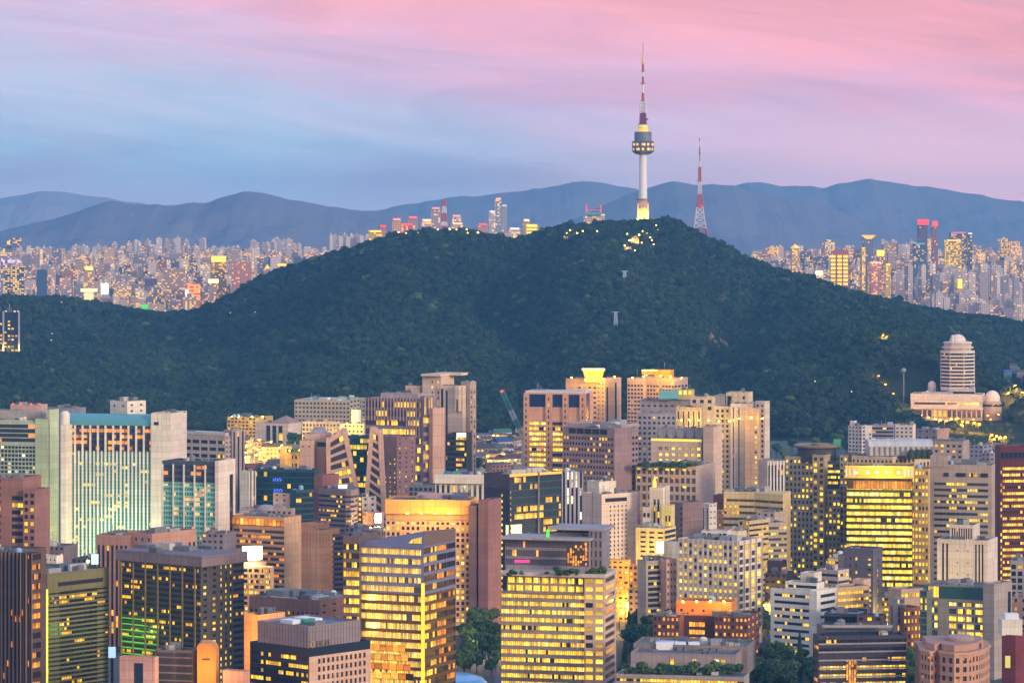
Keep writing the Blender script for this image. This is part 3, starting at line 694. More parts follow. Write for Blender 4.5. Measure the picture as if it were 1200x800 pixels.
# gold emblem and letters on the navy corner
em = MB(); pe = C + uB * .9 + nB * .02; zc = Z(755, 1150)
for k in range(12):
    a0, a1 = R(k * 30), R(k * 30 + 30)
    A0 = [pe + uB * (1.0 + .75 * math.cos(a)) for a in (a0, a1)]; A1 = [pe + uB * (1.0 + 1.05 * math.cos(a)) for a in (a0, a1)]
    zz = [(zc + .9 * math.sin(a), zc + 1.25 * math.sin(a)) for a in (a0, a1)]
    em.face([(*(A0[0] + nB * .35), zz[0][0]), (*(A1[0] + nB * .35), zz[0][1]), (*(A1[1] + nB * .35), zz[1][1]), (*(A0[1] + nB * .35), zz[1][0])])
em.build('emblem', lit(0xa88a40, .2), b)
for k, (o_, ws) in enumerate(((3.4, 1.0), (4.8, .5), (5.7, 1.1), (7.6, 1.0), (9.0, 1.0))):
    lt = MB(); a = pe + uB * o_ + nB * .05; e = a + uB * ws; lt.prism([a + nB * .3, e + nB * .3, e, a], zc - .8, zc - .4); lt.prism([a + nB * .3, a + uB * .3 + nB * .3, a + uB * .3, a], zc - .39, zc + .9); lt.build('letter', paint(0x7a6a4a, .5), b)
b = bld('orange_lit_block', 'plain pink block with its front wall flooded in orange lamp light', (286, 301, 333), 1235)
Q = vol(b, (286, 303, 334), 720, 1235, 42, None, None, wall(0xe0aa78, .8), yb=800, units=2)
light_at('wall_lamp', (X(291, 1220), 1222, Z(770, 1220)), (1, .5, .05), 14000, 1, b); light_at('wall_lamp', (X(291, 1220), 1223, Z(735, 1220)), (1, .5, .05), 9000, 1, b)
# gold glass tower
b = bld('glass_tower', 'golden lit glass tower with a slanted bluish glass crown and glowing corner', (402, 497, 534), 1250)
GG = glass(.9, 'gold', 0x8a88a0, .6, st=.8, mull=.2, run=14, frame=0x6a5a48); GG2 = glass(.55, 'gold', 0x7a6450, .6, st=.75, run=4)
vol(b, (402, 421, 424), 628, 1258, 14, Rb(10.6, .62, 3, GLIT, mt=8), None, wall(0x6e5f62, .6), yb=800, dp=26, units=2)
GA = [(.04, None), (.92, Rb(10.9, .66, 2.2, GG, mt=.6)), (.04, None)]
GBs = [(.42, Rb(10.9, .66, 2.4, GG2, mt=.6)), (.3, Rb(10.9, .66, 3, glass(.4, 'orange', 0x3c3430, .35, st=.7), mt=.6)), (.28, Rb(10.9, .62, 3, glass(.3, 'orange', 0x30262c, .3, st=.7), mt=.6))]
vol(b, (419.5, 496.5, 534), 697, 1250, 24, GA, GBs, wall(0x6e5238, .35, .15), yb=800)  # brown wall colour carries the brown reflection of the lower glass
Q = vol(b, (419.5, 496.5, 534), 640, 1250, 24, [(.04, None), (.92, Rb(10.9, .62, 2.2, GG, mt=3)), (.04, None)], GBs, wall(0x7c80a8, .35, .1), z0=Z(696.6, 1250))
L_, C, R_, B_ = Q[:4]; z1_ = Q[5]; uA = (C - L_).normalized(); nA = Vector((uA.y, -uA.x)); uB = (R_ - C).normalized(); nB = Vector((uB.y, -uB.x))
zt = Z(622, 1250); cr = MB(); GB = glass(.0, 'gold', 0x8088b4, .6, mull=.05, frame=0x8c90b0)
def wedge(p0, p1, za, zb, th, n_): # sloped screen
    q0, q1 = p0 - n_ * th, p1 - n_ * th; lo = z1_ + .01
    m_ = MB(); m_.hexa([(*p0, lo), (*p1, lo), (*q1, lo), (*q0, lo)], [(*p0, za), (*p1, zb), (*q1, zb), (*q0, za)]); return m_
wedge(L_, C, z1_ + .4, zt, .5, nA).build('sloped_crown', paint(0x7f86b8, .25, .3), b)
wedge(C + uB * .01 - nB * .0, R_, zt, zt - 1.4, .5, nB).build('side_crown', paint(0x8a7468, .3, .3), b)
tri = MB(); a = L_.lerp(C, .76) + nA * .08; e = L_.lerp(C, .97) + nA * .08; tri.face([(*a, z1_ + .9), (*e, z1_ + .9), (*e, z1_ + 3.6), (*(a.lerp(e, .35)), z1_ + 2.6)], [(0, 0), (9, 0), (9, 1), (3, .8)]); tri.build('window', glass(1, 'gold', 0x504020), b)
for p, q_, za, zb in ((682, 800, 0, 0),):
    sb = MB(); sb.box(C.x - .9, C.x + .35, C.y - .75, C.y - .12, Z(806, 1250), Z(683, 1250)); sb.build('light_strip', lit(0xffc43a, 1.2, True), b)
nz_ = MB(); nz_.prism([L_ + nA * .2, L_ + uA * .5 + nA * .2, L_ + uA * .5 + nA * .003, L_ + nA * .003], Z(800, 1250), z1_); nz_.build('edge_frame', paint(0x9a9cc0, .3, .3), b)
# orange reflection in the lower glass, put in as glowing panes
lb = MB(); a = L_ + uA * 4 + nA * .1; e = L_ + uA * 20 + nA * .1
for i in range(4):
    w_ = MB(); zz = Z(757 + i * 10.9, 1250); w_.face([(*a, zz - 2.6), (*(e + uA * i * 1.2), zz - 2.6), (*(e + uA * i * 1.2), zz), (*a, zz)], [(0, 0), (6, 0), (6, 1), (0, 1)]); w_.build('reflection_pane', glass(.95, 'orange', 0x402818, st=.75, run=3, mull=.06), b)
for i in range(6):
    ub = MB(); p = L_.lerp(C, .2 + i * .12) + (R_ - C) * random.uniform(.3, .6); ub.obox(p, uA, 3.5, 4, z1_ - .9, z1_ + random.uniform(.6, 2.6)); ub.build('roof_unit', random.choice(UNITM), b)
# lit banded office with glass upper storeys
b = bld('banded_office', 'broad office block of lit yellow floors with a set-back glass top and roof garden', (587, 708, 722), 1300)
GY = glass(.9, 'gold', 0x3c3a38, st=.9, mull=.16, run=12)
Q = vol(b, (587, 685, 722), 695, 1300, 14, [(1, Rb(9.4, .55, 2.4, GY, mt=.5))], None, wall(0x9c8f92, .7), yb=800, dp=18)
vol(b, (684.6, 708, 722), 676, 1297, 14, P(11, 9.4, .72, .6, GWIN8, mt=1), P(12, 9.4, .8, .55, glass(.3, 'orange', 0x4a4540, .2), mt=1), wall(0xd3b8a8, .75, .1), yb=800)
vol(b, (594, 684, 687), 675, 1303, 14, P(10.4, 9.2, .78, .74, glass(.95, 'gold', 0x403828, st=1.0, mull=.1), cp=3, rows=2, mt=2), None, wall(0xbba79e, .7), z0=Q[5] - .2, dp=15)
L_, C, R_, B_ = corners(586, 709, 723, 1296, 14, None, 22); sl_ = MB(); sl_.prism([L_, C, R_, B_], Z(676, 1300) + .02, Z(671.5, 1300)); sl_.build('eave_slab', wall(0xcdbcb6, .7), b)
GV = glass(.08, 'gold', 0x77707c, .45, mull=.1, frame=0x8f8890, run=4)
Q2 = vol(b, (592, 690, 692), 633, 1312, 14, Rb(10.4, .74, 2.6, GV, mt=1.5, name='glass_storey'), None, wall(0x9a909a, .6), z0=Z(672, 1300), dp=14)
L_, C, R_, B_ = corners(586, 691, 693, 1308, 14, None, 18); sl_ = MB(); sl_.prism([L_, C, R_, B_], Q2[5] + .02, Q2[5] + .9); sl_.build('eave_slab', wall(0xb0a4a8, .7), b)
vol(b, (690, 706, 709), 622, 1314, 14, P(6, 11, .5, .7, GV), None, wall(0x8a8490, .7), z0=Z(672, 1300), dp=14)
Q3 = vol(b, (648, 690, 700), 624, 1322, 14, Rb(9, .5, 3, GV, rows=1, mt=2), None, wall(0x8d8792, .7), z0=Q2[5], dp=12, units=2)
L_, C, R_, B_ = corners(643, 708, 710, 1316, 14, None, 20); sl_ = MB(); sl_.prism([L_, C, R_, B_], Z(622, 1316) + .02, Z(619.5, 1316)); sl_.build('eave_slab', wall(0xa79ca2, .7), b)
ht = MB(); p = at(664, 650, 1307); ht.box(p.x, p.x + 8, p.y - 2, p.y - 1.6, p.z - 4, p.z + 4); ht.build('lit_hall_window', glass(.7, 'orange', 0x5a4030, st=.8, mull=.3, run=1), b)
pk = MB(); p = at(603, 657, 1307); pk.box(p.x, p.x + 6, p.y - 2, p.y - 1.7, p.z - .5, p.z + .7); pk.build('pink_sign', lit(0xe0408a, .6), b)
gn = MB(); p = at(642, 624, 1318); gn.box(p.x - .6, p.x + .6, p.y - 1, p.y - .6, p.z - 2.4, p.z + 1.4); gn.build('green_sign', lit(0x50d840, .9), b)
# grey terraced pavilion at the bottom of the frame
b = bld('terrace_block', 'low grey block with planted terraces and white roof ducts', (730, 872, 876), 1240)
Q = vol(b, (739, 862, 877), 767, 1240, 12, [(.4, None), (.05, P(6, 10, .9, .8, glass(1, 'yellow'), rows=1, mt=6)), (.18, None), (.05, P(6, 10, .9, .8, glass(1, 'yellow'), rows=1, mt=6)), (.17, None), (.13, P(9, 6, .9, .7, glass(1, 'yellow'), rows=1, mt=5)), (.1, None)], None, wall(0x9c8f92, .8), yb=800, dp=24)
vol(b, (742, 876, 882), 757, 1256, 12, None, None, wall(0x8a8084, .8), z0=Z(790, 1256), dp=22, rmat=wall(0x7c8478, .9), units=4)
vol(b, (722, 872, 876), 793, 1222, 12, Rb(7, .5, 4, GLIT, mt=4), None, wall(0xa89c98, .8), dp=14, parapet=.3)
for x0_, x1_ in ((769, 790), (791, 804), (807, 820)):
    db = MB(); db.box(X(x0_, 1262), X(x1_, 1262), 1262, 1267, Z(765, 1262), Z(753, 1262)); db.build('roof_duct', WHITEP, b)
# dark brick block with the orange-lit box on its roof
b = bld('brick_block', 'dark brick block with recessed centre and an orange flooded box on its roof', (765, 873, 890), 1390)
BR = wall(0x6e4a4a, .85, .2); GBR = glass(.72, 'orange', 0x3a2a28, st=.85, run=1, mull=.05)
vol(b, (765, 796, 798), 722, 1390, 16, P(5, 8.6, .5, .45, GBR), None, BR, yb=790, dp=26, units=1)
vol(b, (795, 838, 840), 722, 1395, 16, [(.28, None), (.44, Rb(9, .62, 4, glass(.9, 'orange', 0x40302a, st=.8), mt=6)), (.28, None)], None, wall(0x6a3f42, .85, .2), yb=790, dp=24)
vol(b, (837, 876, 890), 723, 1388, 16, P(5, 8.6, .5, .45, GBR), P(5, 8.6, .5, .45, GBR), BR, yb=800, units=2)
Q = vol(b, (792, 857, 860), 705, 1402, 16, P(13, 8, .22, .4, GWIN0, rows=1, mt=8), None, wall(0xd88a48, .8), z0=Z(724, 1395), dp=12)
for px in (800, 816, 832, 848): glow(b, px, 704, 1402, (1, .45, .04), 3800, .6, -2.2)
for i, (x0_, x1_, ya) in enumerate(((835, 852, 716), (770, 784, 718), (858, 872, 719))): box_on(b, 'roof_unit', x0_, x1_, ya, 723, 1400, 8, UNITM[3])
# blue-black banded office, front right
b = bld('dark_office', 'blue-black office block with lit bands and a glazed rooftop storey', (953, 959, 1062), 1250)
GF = glass(.55, 'gold', 0x141a30, st=.9, run=7); GF0 = glass(.25, 'gold', 0x141a30, st=.9, run=9); GF9 = glass(.97, 'gold', 0x302818, st=.85, run=6)
W0 = wall(0x3a3848, .6)
Q = vol(b, (953, 959, 1062), 745, 1250, 82, Rb(9.6, .5, 2, GOR, mt=10), [(1, Rb(9.6, .52, 3, GF0, rows=2, mt=3))], W0, yb=800, w=9)
L_, C, R_, B_ = Q[:4]; uB = (R_ - C).normalized(); nB = Vector((uB.y, -uB.x))
for i in range(7):
    zz = Z(754.2 + i * 9.6, 1250); f = MB(); f.prism([C + nB * .35, R_ + nB * .35, R_ + nB * .01, C + nB * .01], zz - .35, zz + .25); f.build('ledge', wall(0x9c929c, .6), b)
for i, fr in enumerate((.5, .75, .9, .97)):
    zz = Z(770 + i * 9.6, 1250); f = MB(); f.face([(*(C + uB * (.4 if i else 14) + nB * .06), zz - 1.7), (*(R_ - uB * .4 + nB * .06), zz - 1.7), (*(R_ - uB * .4 + nB * .06), zz - .2), (*(C + uB * (.4 if i else 14) + nB * .06), zz - .2)], [(0, 0), (26, 0), (26, 1), (0, 1)]); f.build('window_band', glass(fr, 'gold', 0x141a30, st=.9, run=7, frame=0x503818), b)
f = MB(); a = C + uB * 10.5 + nB * .42; f.prism([a, a + uB * 4.4, a + uB * 4.4 - nB * .3, a - nB * .3], Z(800, 1250), Z(774, 1250)); f.build('entrance_bay', glass(.9, 'orange', 0x60482a, st=.7, mull=.3, run=1), b)
Q = vol(b, (965, 967, 1045), 735, 1258, 82, None, Rb(9.5, .6, 3, GBLUE, rows=1, mt=4), wall(0x5c5a6c, .6), z0=Z(748, 1258), w=14, rmat=wall(0x7a8278, .8))
f = MB(); a = Vector((X(964, 1254), 1254)); f.box(X(964, 1254), X(1046, 1254), 1254, 1256.5, Z(735, 1254) - .1, Z(732.4, 1254)); f.build('eave_slab', wall(0x9c9694, .7), b)
# rounded stone block
b = bld('stone_block', 'rounded pink stone block with bay fronts and cornices at the frame bottom', (1075, 1118, 1160), 1240)
ST = wall(0xc99a86, .85, .14, 1.6); GST = glass(.07, 'orange', 0x2a3038, run=1, mull=.1)
pl = [(1077, 1255), (1079, 1243), (1090, 1236), (1099, 1240), (1102, 1236), (1118, 1231), (1135, 1233), (1147, 1239), (1152, 1243), (1160, 1256)]
pts_ = [Vector((X(a, d_), d_)) for a, d_ in pl]; sw = MB(); zt = Z(764, 1240)
for p0, p1 in zip(pts_, pts_[1:]):
    pw = max(3.0, (p1 - p0).length * F / 1240)
    facade(b, sw, p0, p1, 0, zt, pw, 1240, P(max(pw / max(1, round(pw / 9)), 3), 10.4, .5, .6, GST, cp=2, cv=2, mt=2) if pw > 7 else None, Z(806, 1240), ST)
bk = [pts_[-1], pts_[-1] + Vector((0, 12)), pts_[0] + Vector((0, 12)), pts_[0]]
for p0, p1 in zip(bk, bk[1:]): facade(b, sw, p0, p1, 0, zt, 9, 1240, None, 0, ST)
sw.build('wall', ST, b)
cen = Vector((X(1118, 1248), 1248)); ring = pts_ + bk[1:3]
for k, (za, zb, sc_) in enumerate(((0.02, .9, 1.035), (-7.9, -7.5, 1.02))):
    c_ = MB(); c_.prism([cen + (p - cen) * sc_ for p in ring], zt + za, zt + zb); c_.build('cornice', ST, b)
ap = MB(); ap.prism([cen + (p - cen) * .82 for p in ring], zt + .92, zt + 3.4); ap.build('attic', wall(0xb88c80, .85, .15), b)
ap = MB(); ap.lathe((X(1125, 1250), 1250, zt + 3.4), [(5.5, 0), (5.5, 1.3), (4.2, 1.9), (0.01, 2.2)], 20); ap.build('roof_drum', wall(0xa58c88, .8), b)
for px in (1098, 1135, 1150): box_on(b, 'chimney', px, px + 3, 753, 764, 1246, 2, ST)
# pale panelled block with a glazed attic behind the stone one
b = bld('panelled_block', 'grey panelled block with scattered lit windows, greenish glazed attic and blank side slab', (1078, 1158, 1186), 1400)
GPN = glass(.66, 'yellow', 0x5c6a70, .3, st=.9, run=2, mull=.1)
vol(b, (1078, 1086, 1088), 692, 1404, 25, Rb(8, .75, 3, glass(.1, 'yellow', 0x4a7a78, .35)), None, wall(0x6a7478, .6), yb=765, dp=14)
vol(b, (1085, 1158, 1160), 705, 1400, 25, [(.2, P(12, 8.8, .86, .68, GPN, cp=3)), (.16, None), (.56, P(10, 8.8, .84, .68, GPN, cp=3)), (.08, P(6, 8.8, .9, .75, GWIN8))], None, wall(0x9d9490, .7), yb=765, dp=20)
vol(b, (1084, 1153, 1156), 687, 1403, 25, Rb(16, .9, 3.2, glass(.2, 'gold', 0x4f7c78, .4, mull=.12, run=3), rows=1, mt=1), None, wall(0x88908e, .6), z0=Z(706, 1403), dp=18, units=3)
vol(b, (1152, 1165, 1186), 684, 1396, 36, None, [(.7, None), (.3, S(6, .6, glass(.2, 'white'), 8, mt=12))], wall(0xa79c9a, .75, .1), yb=770)
b = bld('red_annex', 'small dark red block with a white plant box on its roof', (1176, 1192, 1206), 1300)
vol(b, (1174, 1190, 1212), 744, 1300, 30, None, None, wall(0x7d3c44, .8), yb=790)
box_on(b, 'plant_box', 1174, 1198, 726, 744.3, 1302, 10, WHITE); box_on(b, 'roof_unit', 1178, 1194, 719, 726, 1304, 5, WHITEP)
box_on(b, 'lit_window', 1178, 1184, 768, 782, 1298, .3, lit(0xc8c060, .5))
b = bld('side_block', 'grey block of large square dark windows at the frame edge', (1186, 1215, 1220), 1500)
vol(b, (1184, 1222, 1226), 657, 1500, 14, P(7.3, 8, .7, .68, GWIN0, mt=4), None, wall(0xa39ca4, .8), yb=735, units=2)
vol(b, (1186, 1222, 1226), 700, 1470, 14, P(10, 10, .3, .4, GWIN0), None, wall(0xa08480, .8), yb=780, units=3)
# ================================================================== middle rows, left part
b = bld('slab_tower', 'slab tower tinted pale green by lamp light with white gridded glass and red roof lights', (-20, 57, 68), 1900)
GR = wall(0xc3cfae, .8, .12, 4); GRW = wall(0xb9c4b6, .7)  # greenish lamp light put into the wall colour
G1 = glass(.12, 'white', 0x2a3a4c, run=2, mull=.0)
vol(b, (-28, 42, 43), 492, 1903, 14, P(4.1, 4.8, .78, .66, G1, mt=30), None, GRW, yb=600, dp=24, rmat=wall(0x99a096, .8))
Q = vol(b, (-28, 41.5, 42), 495, 1902.2, 14, Rb(5.4, .8, 10, glass(.16, 'orange', 0x383c4a, st=.8, run=3), rows=5, mt=2), None, GRW, z0=Z(523, 1902), dp=1.2)
vol(b, (41, 57, 68), 491, 1898, 24, None, [(.12, S(2, .8, DARKM, 5)), (.88, None)], GR, yb=650)
light_at('forecourt_lamp', (X(58, 1870), 1868, Z(640, 1870)), (1, .9, .3), 60000, 4, b); vol(b, (56.5, 58, 68.5), 480, 1900, 24, None, None, GR, yb=650, dp=10)
vol(b, (-25, 50, 57), 481, 1912, 14, [(.6, None), (.4, None)], None, wall(0xb0a8a4, .8, .15, 3), z0=Z(492, 1905), dp=14)
vol(b, (12, 48, 53), 474, 1918, 14, None, None, wall(0xc9b0ac, .8), z0=Z(482, 1912), dp=10, units=2)
for px in (15, 24, 36, 46): box_on(b, 'red_lamp', px - 1, px + 1.4, 472.4, 474.2, 1917, .8, LEDR)
vol(b, (53, 92, 95), 478, 1935, 14, None, None, wall(0x8a90a0, .8), z0=0, dp=12, units=4)

b = bld('hotel_tower', 'wide teal glass hotel between white slabs with barrel roof and white penthouse', (71, 180, 208), 1800)
GH1 = glass(.42, 'orange', 0x35304a, st=.8, run=5, mull=.12); GH2 = glass(.09, 'yellow', 0x4c97a0, .25, st=.9, run=3, mull=.1, frame=0x7fb8b8)
WF = wall(0xeae6e2, .6)
vol(b, (77, 180, 181), 500, 1800, 11, Rb(6.9, .62, 4.8, GH1, rows=4, mt=2, ml=1, mr=1), None, wall(0x4a4258, .6), z0=Z(530, 1800), dp=24)
vol(b, (77, 180, 181), 530, 1800, 11, Rb(4.1, .72, 4.87, GH2, ml=1, mr=1), None, wall(0x74b8b4, .5, .08), yb=665, dp=24)
light_at('forecourt_lamp', (X(130, 1780), 1770, Z(655, 1780)), (.75, 1, .6), 60000, 4, b)
L_, C, R_, B_ = corners(77, 180, 181, 1800, 11, None, 24); u = (C - L_).normalized(); n = Vector((u.y, -u.x)); wd = (C - L_).length
for i in range(23):
    p = L_ + u * (wd * (i + .5) / 23); f = MB(); hw = .38 if i % 2 else .5
    f.prism([p - u * hw + n * .8, p + u * hw + n * .8, p + u * hw + n * .01, p - u * hw + n * .01], Z(672, 1800), Z(499 if i % 2 == 0 else 529, 1800)); f.build('fin', WF, b)
vol(b, (71, 77.2, 78), 498, 1798, 11, None, None, WHITEJ, yb=660, dp=25)
vol(b, (177, 200, 208), 484, 1796, 14, P(11, 8, .5, .5, GTEALD, rows=1, mt=9, ml=0, mr=11), None, WHITEJ, yb=680, dp=26, units=2)
br = MB(); rr = (Z(486, 1800) - Z(499, 1800)); a = L_ - u * 1.5; e = L_ + u * (wd - 1)
pr = [(rr * 1.3 * (1 - math.cos(R(k))), rr * math.sin(R(k))) for k in range(0, 181, 15)]
for (d0, h0), (d1, h1) in zip(pr, pr[1:]):
    z0_ = Z(499, 1800)
    br.face([(*(a - n * d0), z0_ + h0), (*(e - n * d0), z0_ + h0), (*(e - n * d1), z0_ + h1), (*(a - n * d1), z0_ + h1)])
for p in (a, e): br.face([(*(p - n * d0), Z(499, 1800) + h0) for d0, h0 in pr])
br.build('barrel_roof', TEALR, b, smooth=False)
vol(b, (129, 149, 171), 470, 1812, 42, P(10, 7, .2, .4, GWIN0, rows=1, mt=3), P(11, 7, .25, .3, GWIN0, rows=2, mt=2), WHITEJ, z0=Z(500, 1806), units=5)
bc = MB(); bc.lathe((X(75, 1799), 1803, Z(498, 1799)), [(2.6, 0), (2.6, 6), (1.5, 7.4), (.01, 7.6)], 16); bc.build('corner_drum', WHITE, b)

b = bld('teal_hotel', 'narrower teal glass hotel with five white fins and a white side wall', (190, 255, 268), 1650)
GT = glass(.2, 'orange', 0x36a09c, .1, st=.9, run=2, mull=.2, frame=0xb8d8cc)
vol(b, (190, 255, 268), 566, 1650, 20, Rb(5.7, .62, 3.1, GT), None, wall(0x8fd0c0, .6), yb=650)
vol(b, (190, 255, 256), 541, 1650, 20, Rb(7.3, .6, 6.2, glass(.08, 'orange', 0x3a4458, run=2), rows=3, mt=4), None, wall(0x4c5666, .7), z0=Z(566, 1650), dp=19)
vol(b, (254.6, 256, 268), 540, 1649, 20, None, [(.55, None), (.45, S(4, .5, GDK2, 5, mt=18))], WHITEJ, yb=650, dp=20, w=2)
L_, C, R_, B_ = corners(190, 255, 268, 1650, 20); u = (C - L_).normalized(); n = Vector((u.y, -u.x)); wd = (C - L_).length
for i in range(6):
    p = L_ + u * (.4 + (wd - 1.2) * i / 5); f = MB(); f.prism([p - u * .35 + n * .7, p + u * .35 + n * .7, p + u * .35 + n * .01, p - u * .35 + n * .01], Z(650, 1650), Z(545, 1650)); f.build('fin', WF, b)

b = bld('grey_slab', 'grey concrete slab with rows of small windows and a ribbed stair tower', (208, 264, 287), 2000)
vol(b, (205, 264, 272), 511, 2000, 32, P(9.5, 8.2, .8, .5, GWIN, cp=3, mt=4), P(3.4, 5.4, .4, .5, GWIN0), wall(0xb6a7a4, .85, .14), yb=566, units=2)
vol(b, (262, 272, 287), 504, 2004, 36, S(5, .35, GDK2, 6, mt=2), S(5, .4, GDK2, 6, mt=2), wall(0xa39597, .85, .14), yb=610)
sl_ = MB(); L_, C, R_, B_ = corners(207, 264, 268, 2002, 32, None, 12); sl_.prism([L_, C, R_, B_], Z(511, 2000) + .02, Z(507.5, 2000)); sl_.build('roof_canopy', wall(0xc6bab2, .8), b)

b = bld('brown_tower', 'reddish brown tower with square windows and a lower stepped shoulder', (-10, 28, 42), 1500)
RB = wall(0x9a6f68, .85, .16)
vol(b, (-18, 27, 30), 560, 1502, 14, [(.45, P(7, 8.3, .6, .5, GWIN)), (.25, None), (.3, Rb(8.3, .6, 3, GTHIRD, mt=20))], None, RB, yb=650, dp=22, units=1)
vol(b, (27, 41, 44), 574, 1498, 14, P(7, 8.3, .6, .55, GWIN3, mt=3), None, RB, yb=650, dp=18)
b = bld('small_white_block', 'small white block with dotted square windows behind the olive banded one', (48, 66, 74), 1460)
vol(b, (47, 66, 74), 651, 1460, 30, P(5, 5, .4, .4, GWIN0, mt=3), None, WHITE, yb=670, units=3)
vol(b, (44, 88, 92), 662, 1420, 20, None, None, wall(0x6f6468), yb=670, units=5)
b = bld('orange_hotel', 'hotel with orange lit window rows and a blank pink end wall', (267, 333, 353), 1650)
vol(b, (267, 333, 353), 606, 1650, 30, Rb(6.4, .52, 3.3, glass(.26, 'orange', 0x6a5248, st=.8, run=2), mt=15), None, wall(0xe0b48e, .8, .1), yb=692, units=2)
L_, C, R_, B_ = corners(267, 333, 353, 1649.6, 30); u = (C - L_).normalized(); n = Vector((u.y, -u.x)); f = MB()
f.face([(*(L_ + n * .1), Z(617, 1650)), (*(C + n * .1), Z(617, 1650)), (*(C + n * .1), Z(609.5, 1650)), (*(L_ + n * .1), Z(609.5, 1650))], [(0, 0), (14, 0), (14, 1), (0, 1)]); f.build('sky_lounge', glass(.8, 'orange', 0x5a3018, st=.8, run=2), b)
b = bld('twin_slab_block', 'block of two orange-pink slabs beside dark banded window walls', (353, 376, 405), 1600)
vol(b, (353, 364, 367), 613, 1600, 38, None, None, ORANGEP, yb=695, dp=14)
vol(b, (364, 376, 379), 621, 1596, 38, None, None, wall(0xe2ab84, .8), yb=695, dp=14)
vol(b, (374, 377, 405), 626, 1600, 62, None, Rb(6, .5, 3, glass(.16, 'yellow', 0x2a2838, run=5), mt=3), wall(0x6f6474, .7), yb=695, w=16, units=4)
b = bld('brick_workshop', 'low brown brick building with a cluttered bluish roof', (292, 374, 400), 1420)
vol(b, (292, 374, 401), 703, 1420, 30, P(5.3, 9.5, .45, .42, glass(.1, 'yellow', 0x241f28, run=1, mull=0), mt=13), P(7, 8, .3, .3, GWIN, mt=4), BROWN, yb=735, rmat=wall(0x7f8ea6, .8), units=8, dp=32)
b = bld('billboard', 'blazing white rooftop screen on a round lattice base', (284, 296, 308), 1560, 'billboard')
sc_ = MB(); p0, p1 = at(284, 656, 1556), at(307, 655, 1552); sc_.hexa([(p0.x, p0.y, p0.z), (p1.x, p1.y, p1.z), (p1.x, p1.y + 1, p1.z), (p0.x, p0.y + 1, p0.z)], [(p0.x, p0.y, Z(640, 1556)), (p1.x, p1.y, Z(639.5, 1552)), (p1.x, p1.y + 1, Z(639.5, 1552)), (p0.x, p0.y + 1, Z(640, 1556))]); sc_.build('screen', lit(0xfff0d8, 3.0, True), b)
fr = MB(); c = at(295, 659, 1562); fr.lathe((c.x, c.y, c.z - 1.2), [(7, 0), (7, 1.6), (3, 2.4)], 20); fr.build('frame_ring', ORANGEP, b)
fr = MB(); fr.box(c.x - 6, c.x + 6, c.y - 5, c.y + 12, 0, c.z - 1.3); fr.build('base_block', wall(0xc0a08c), b)
light_at('screen_glow', (c.x - 1, c.y - 14, c.z + 5), (1, .75, .4), 45000, 3, b)
b = bld('lattice_block', 'gridded orange-lit office beneath the blazing rooftop screen', (284, 318, 322), 1545)
vol(b, (284, 317, 321), 664, 1545, 16, P(7, 6.4, .8, .6, GHALF, cp=3, mt=2), None, wall(0xc9a184), yb=695)

b = bld('dark_glass_hall', 'broad dark teal glass office with blue sign letters on its face', (297, 368, 374), 1960)
GD = glass(.05, 'yellow', 0x123440, .2, run=4, mull=.08, frame=0x20404c)
Q = vol(b, (297, 368, 374), 550, 1960, 12, Rb(7, .82, 4, GD, mt=3), None, wall(0x2c4854, .6), yb=600, rmat=wall(0x7c8aa0, .8), units=5)
LB = lit(0x4a6cff, 1.2)
for (x0_, yy, n_) in ((320, 560, 5), (321, 572.5, 5)):
    for k in range(n_):
        lt = MB(); a = x0_ + k * 2.2; lt.box(X(a, 1956), X(a + .5, 1956), 1955.6, 1956, Z(yy + 4, 1956), Z(yy, 1956)); lt.box(X(a + .55, 1956), X(a + 1.5, 1956), 1955.6, 1956, Z(yy + (1 if k % 2 else 2.5), 1956), Z(yy + (0 if k % 2 else 1.5), 1956)); lt.build('letter', LB, b)
vol(b, (281, 292, 300), 552, 1955, 34, None, S(3.4, .4, GDK2, 5), WHITEJ, yb=610)
b = bld('pink_terrace_block', 'pink low block with a dark glass wing in front of the teal glass office', (320, 346, 368), 1880)
vol(b, (320, 346, 349), 578, 1885, 22, P(9, 6, .3, .35, GWIN0), None, wall(0xd3b2a8), yb=604, units=2)
vol(b, (344, 347, 369), 574, 1880, 58, None, Rb(6.5, .7, 3, glass(.12, 'gold', 0x14343e, .15, run=4), mt=3), wall(0x3c5058), yb=606, w=14)
b = bld('low_grey_block', 'low greyish pink block with roof domes below the teal glass office', (282, 342, 346), 1840)
vol(b, (282, 342, 346), 596, 1840, 14, P(6, 7, .5, .4, GWIN0, mt=2), None, wall(0xb79c98), yb=610, units=7)
dm = MB(); c = at(312, 596, 1846); dm.lathe((c.x, c.y, c.z - .8), [(6, 0), (5, 1.8), (3, 3), (.01, 3.4)], 20); dm.build('roof_dome', wall(0x9c909a), b, smooth=True)
b = bld('banded_brown_block', 'purple brown office with a rounded banded corner and a maroon stair tower', (368, 412, 420), 1750)
vol(b, (368, 378, 382), 557, 1758, 30, None, None, wall(0x8a5c60, .85), yb=620, dp=16)
ptsx = [(373, 1756), (405, 1745), (411, 1745.5), (415, 1748), (418.5, 1753), (419.5, 1762)]
pw_ = [Vector((X(a, d_), d_)) for a, d_ in ptsx]; sw = MB(); zt = Z(573, 1750); BM = wall(0x7d6a74, .75, .12); GB2 = glass(.2, 'gold', 0x2a2536, run=6)
for p0, p1 in zip(pw_, pw_[1:]): facade(b, sw, p0, p1, 0, zt, (p1 - p0).length * F / 1750, 1750, Rb(5.6, .42, 3, GB2, mt=6), Z(618, 1750), BM)
bk = [pw_[-1], pw_[-1] + Vector((-3, 14)), pw_[0] + Vector((1, 8)), pw_[0]]
for p0, p1 in zip(bk, bk[1:]): facade(b, sw, p0, p1, 0, zt, 9, 1750, None, 0, BM)
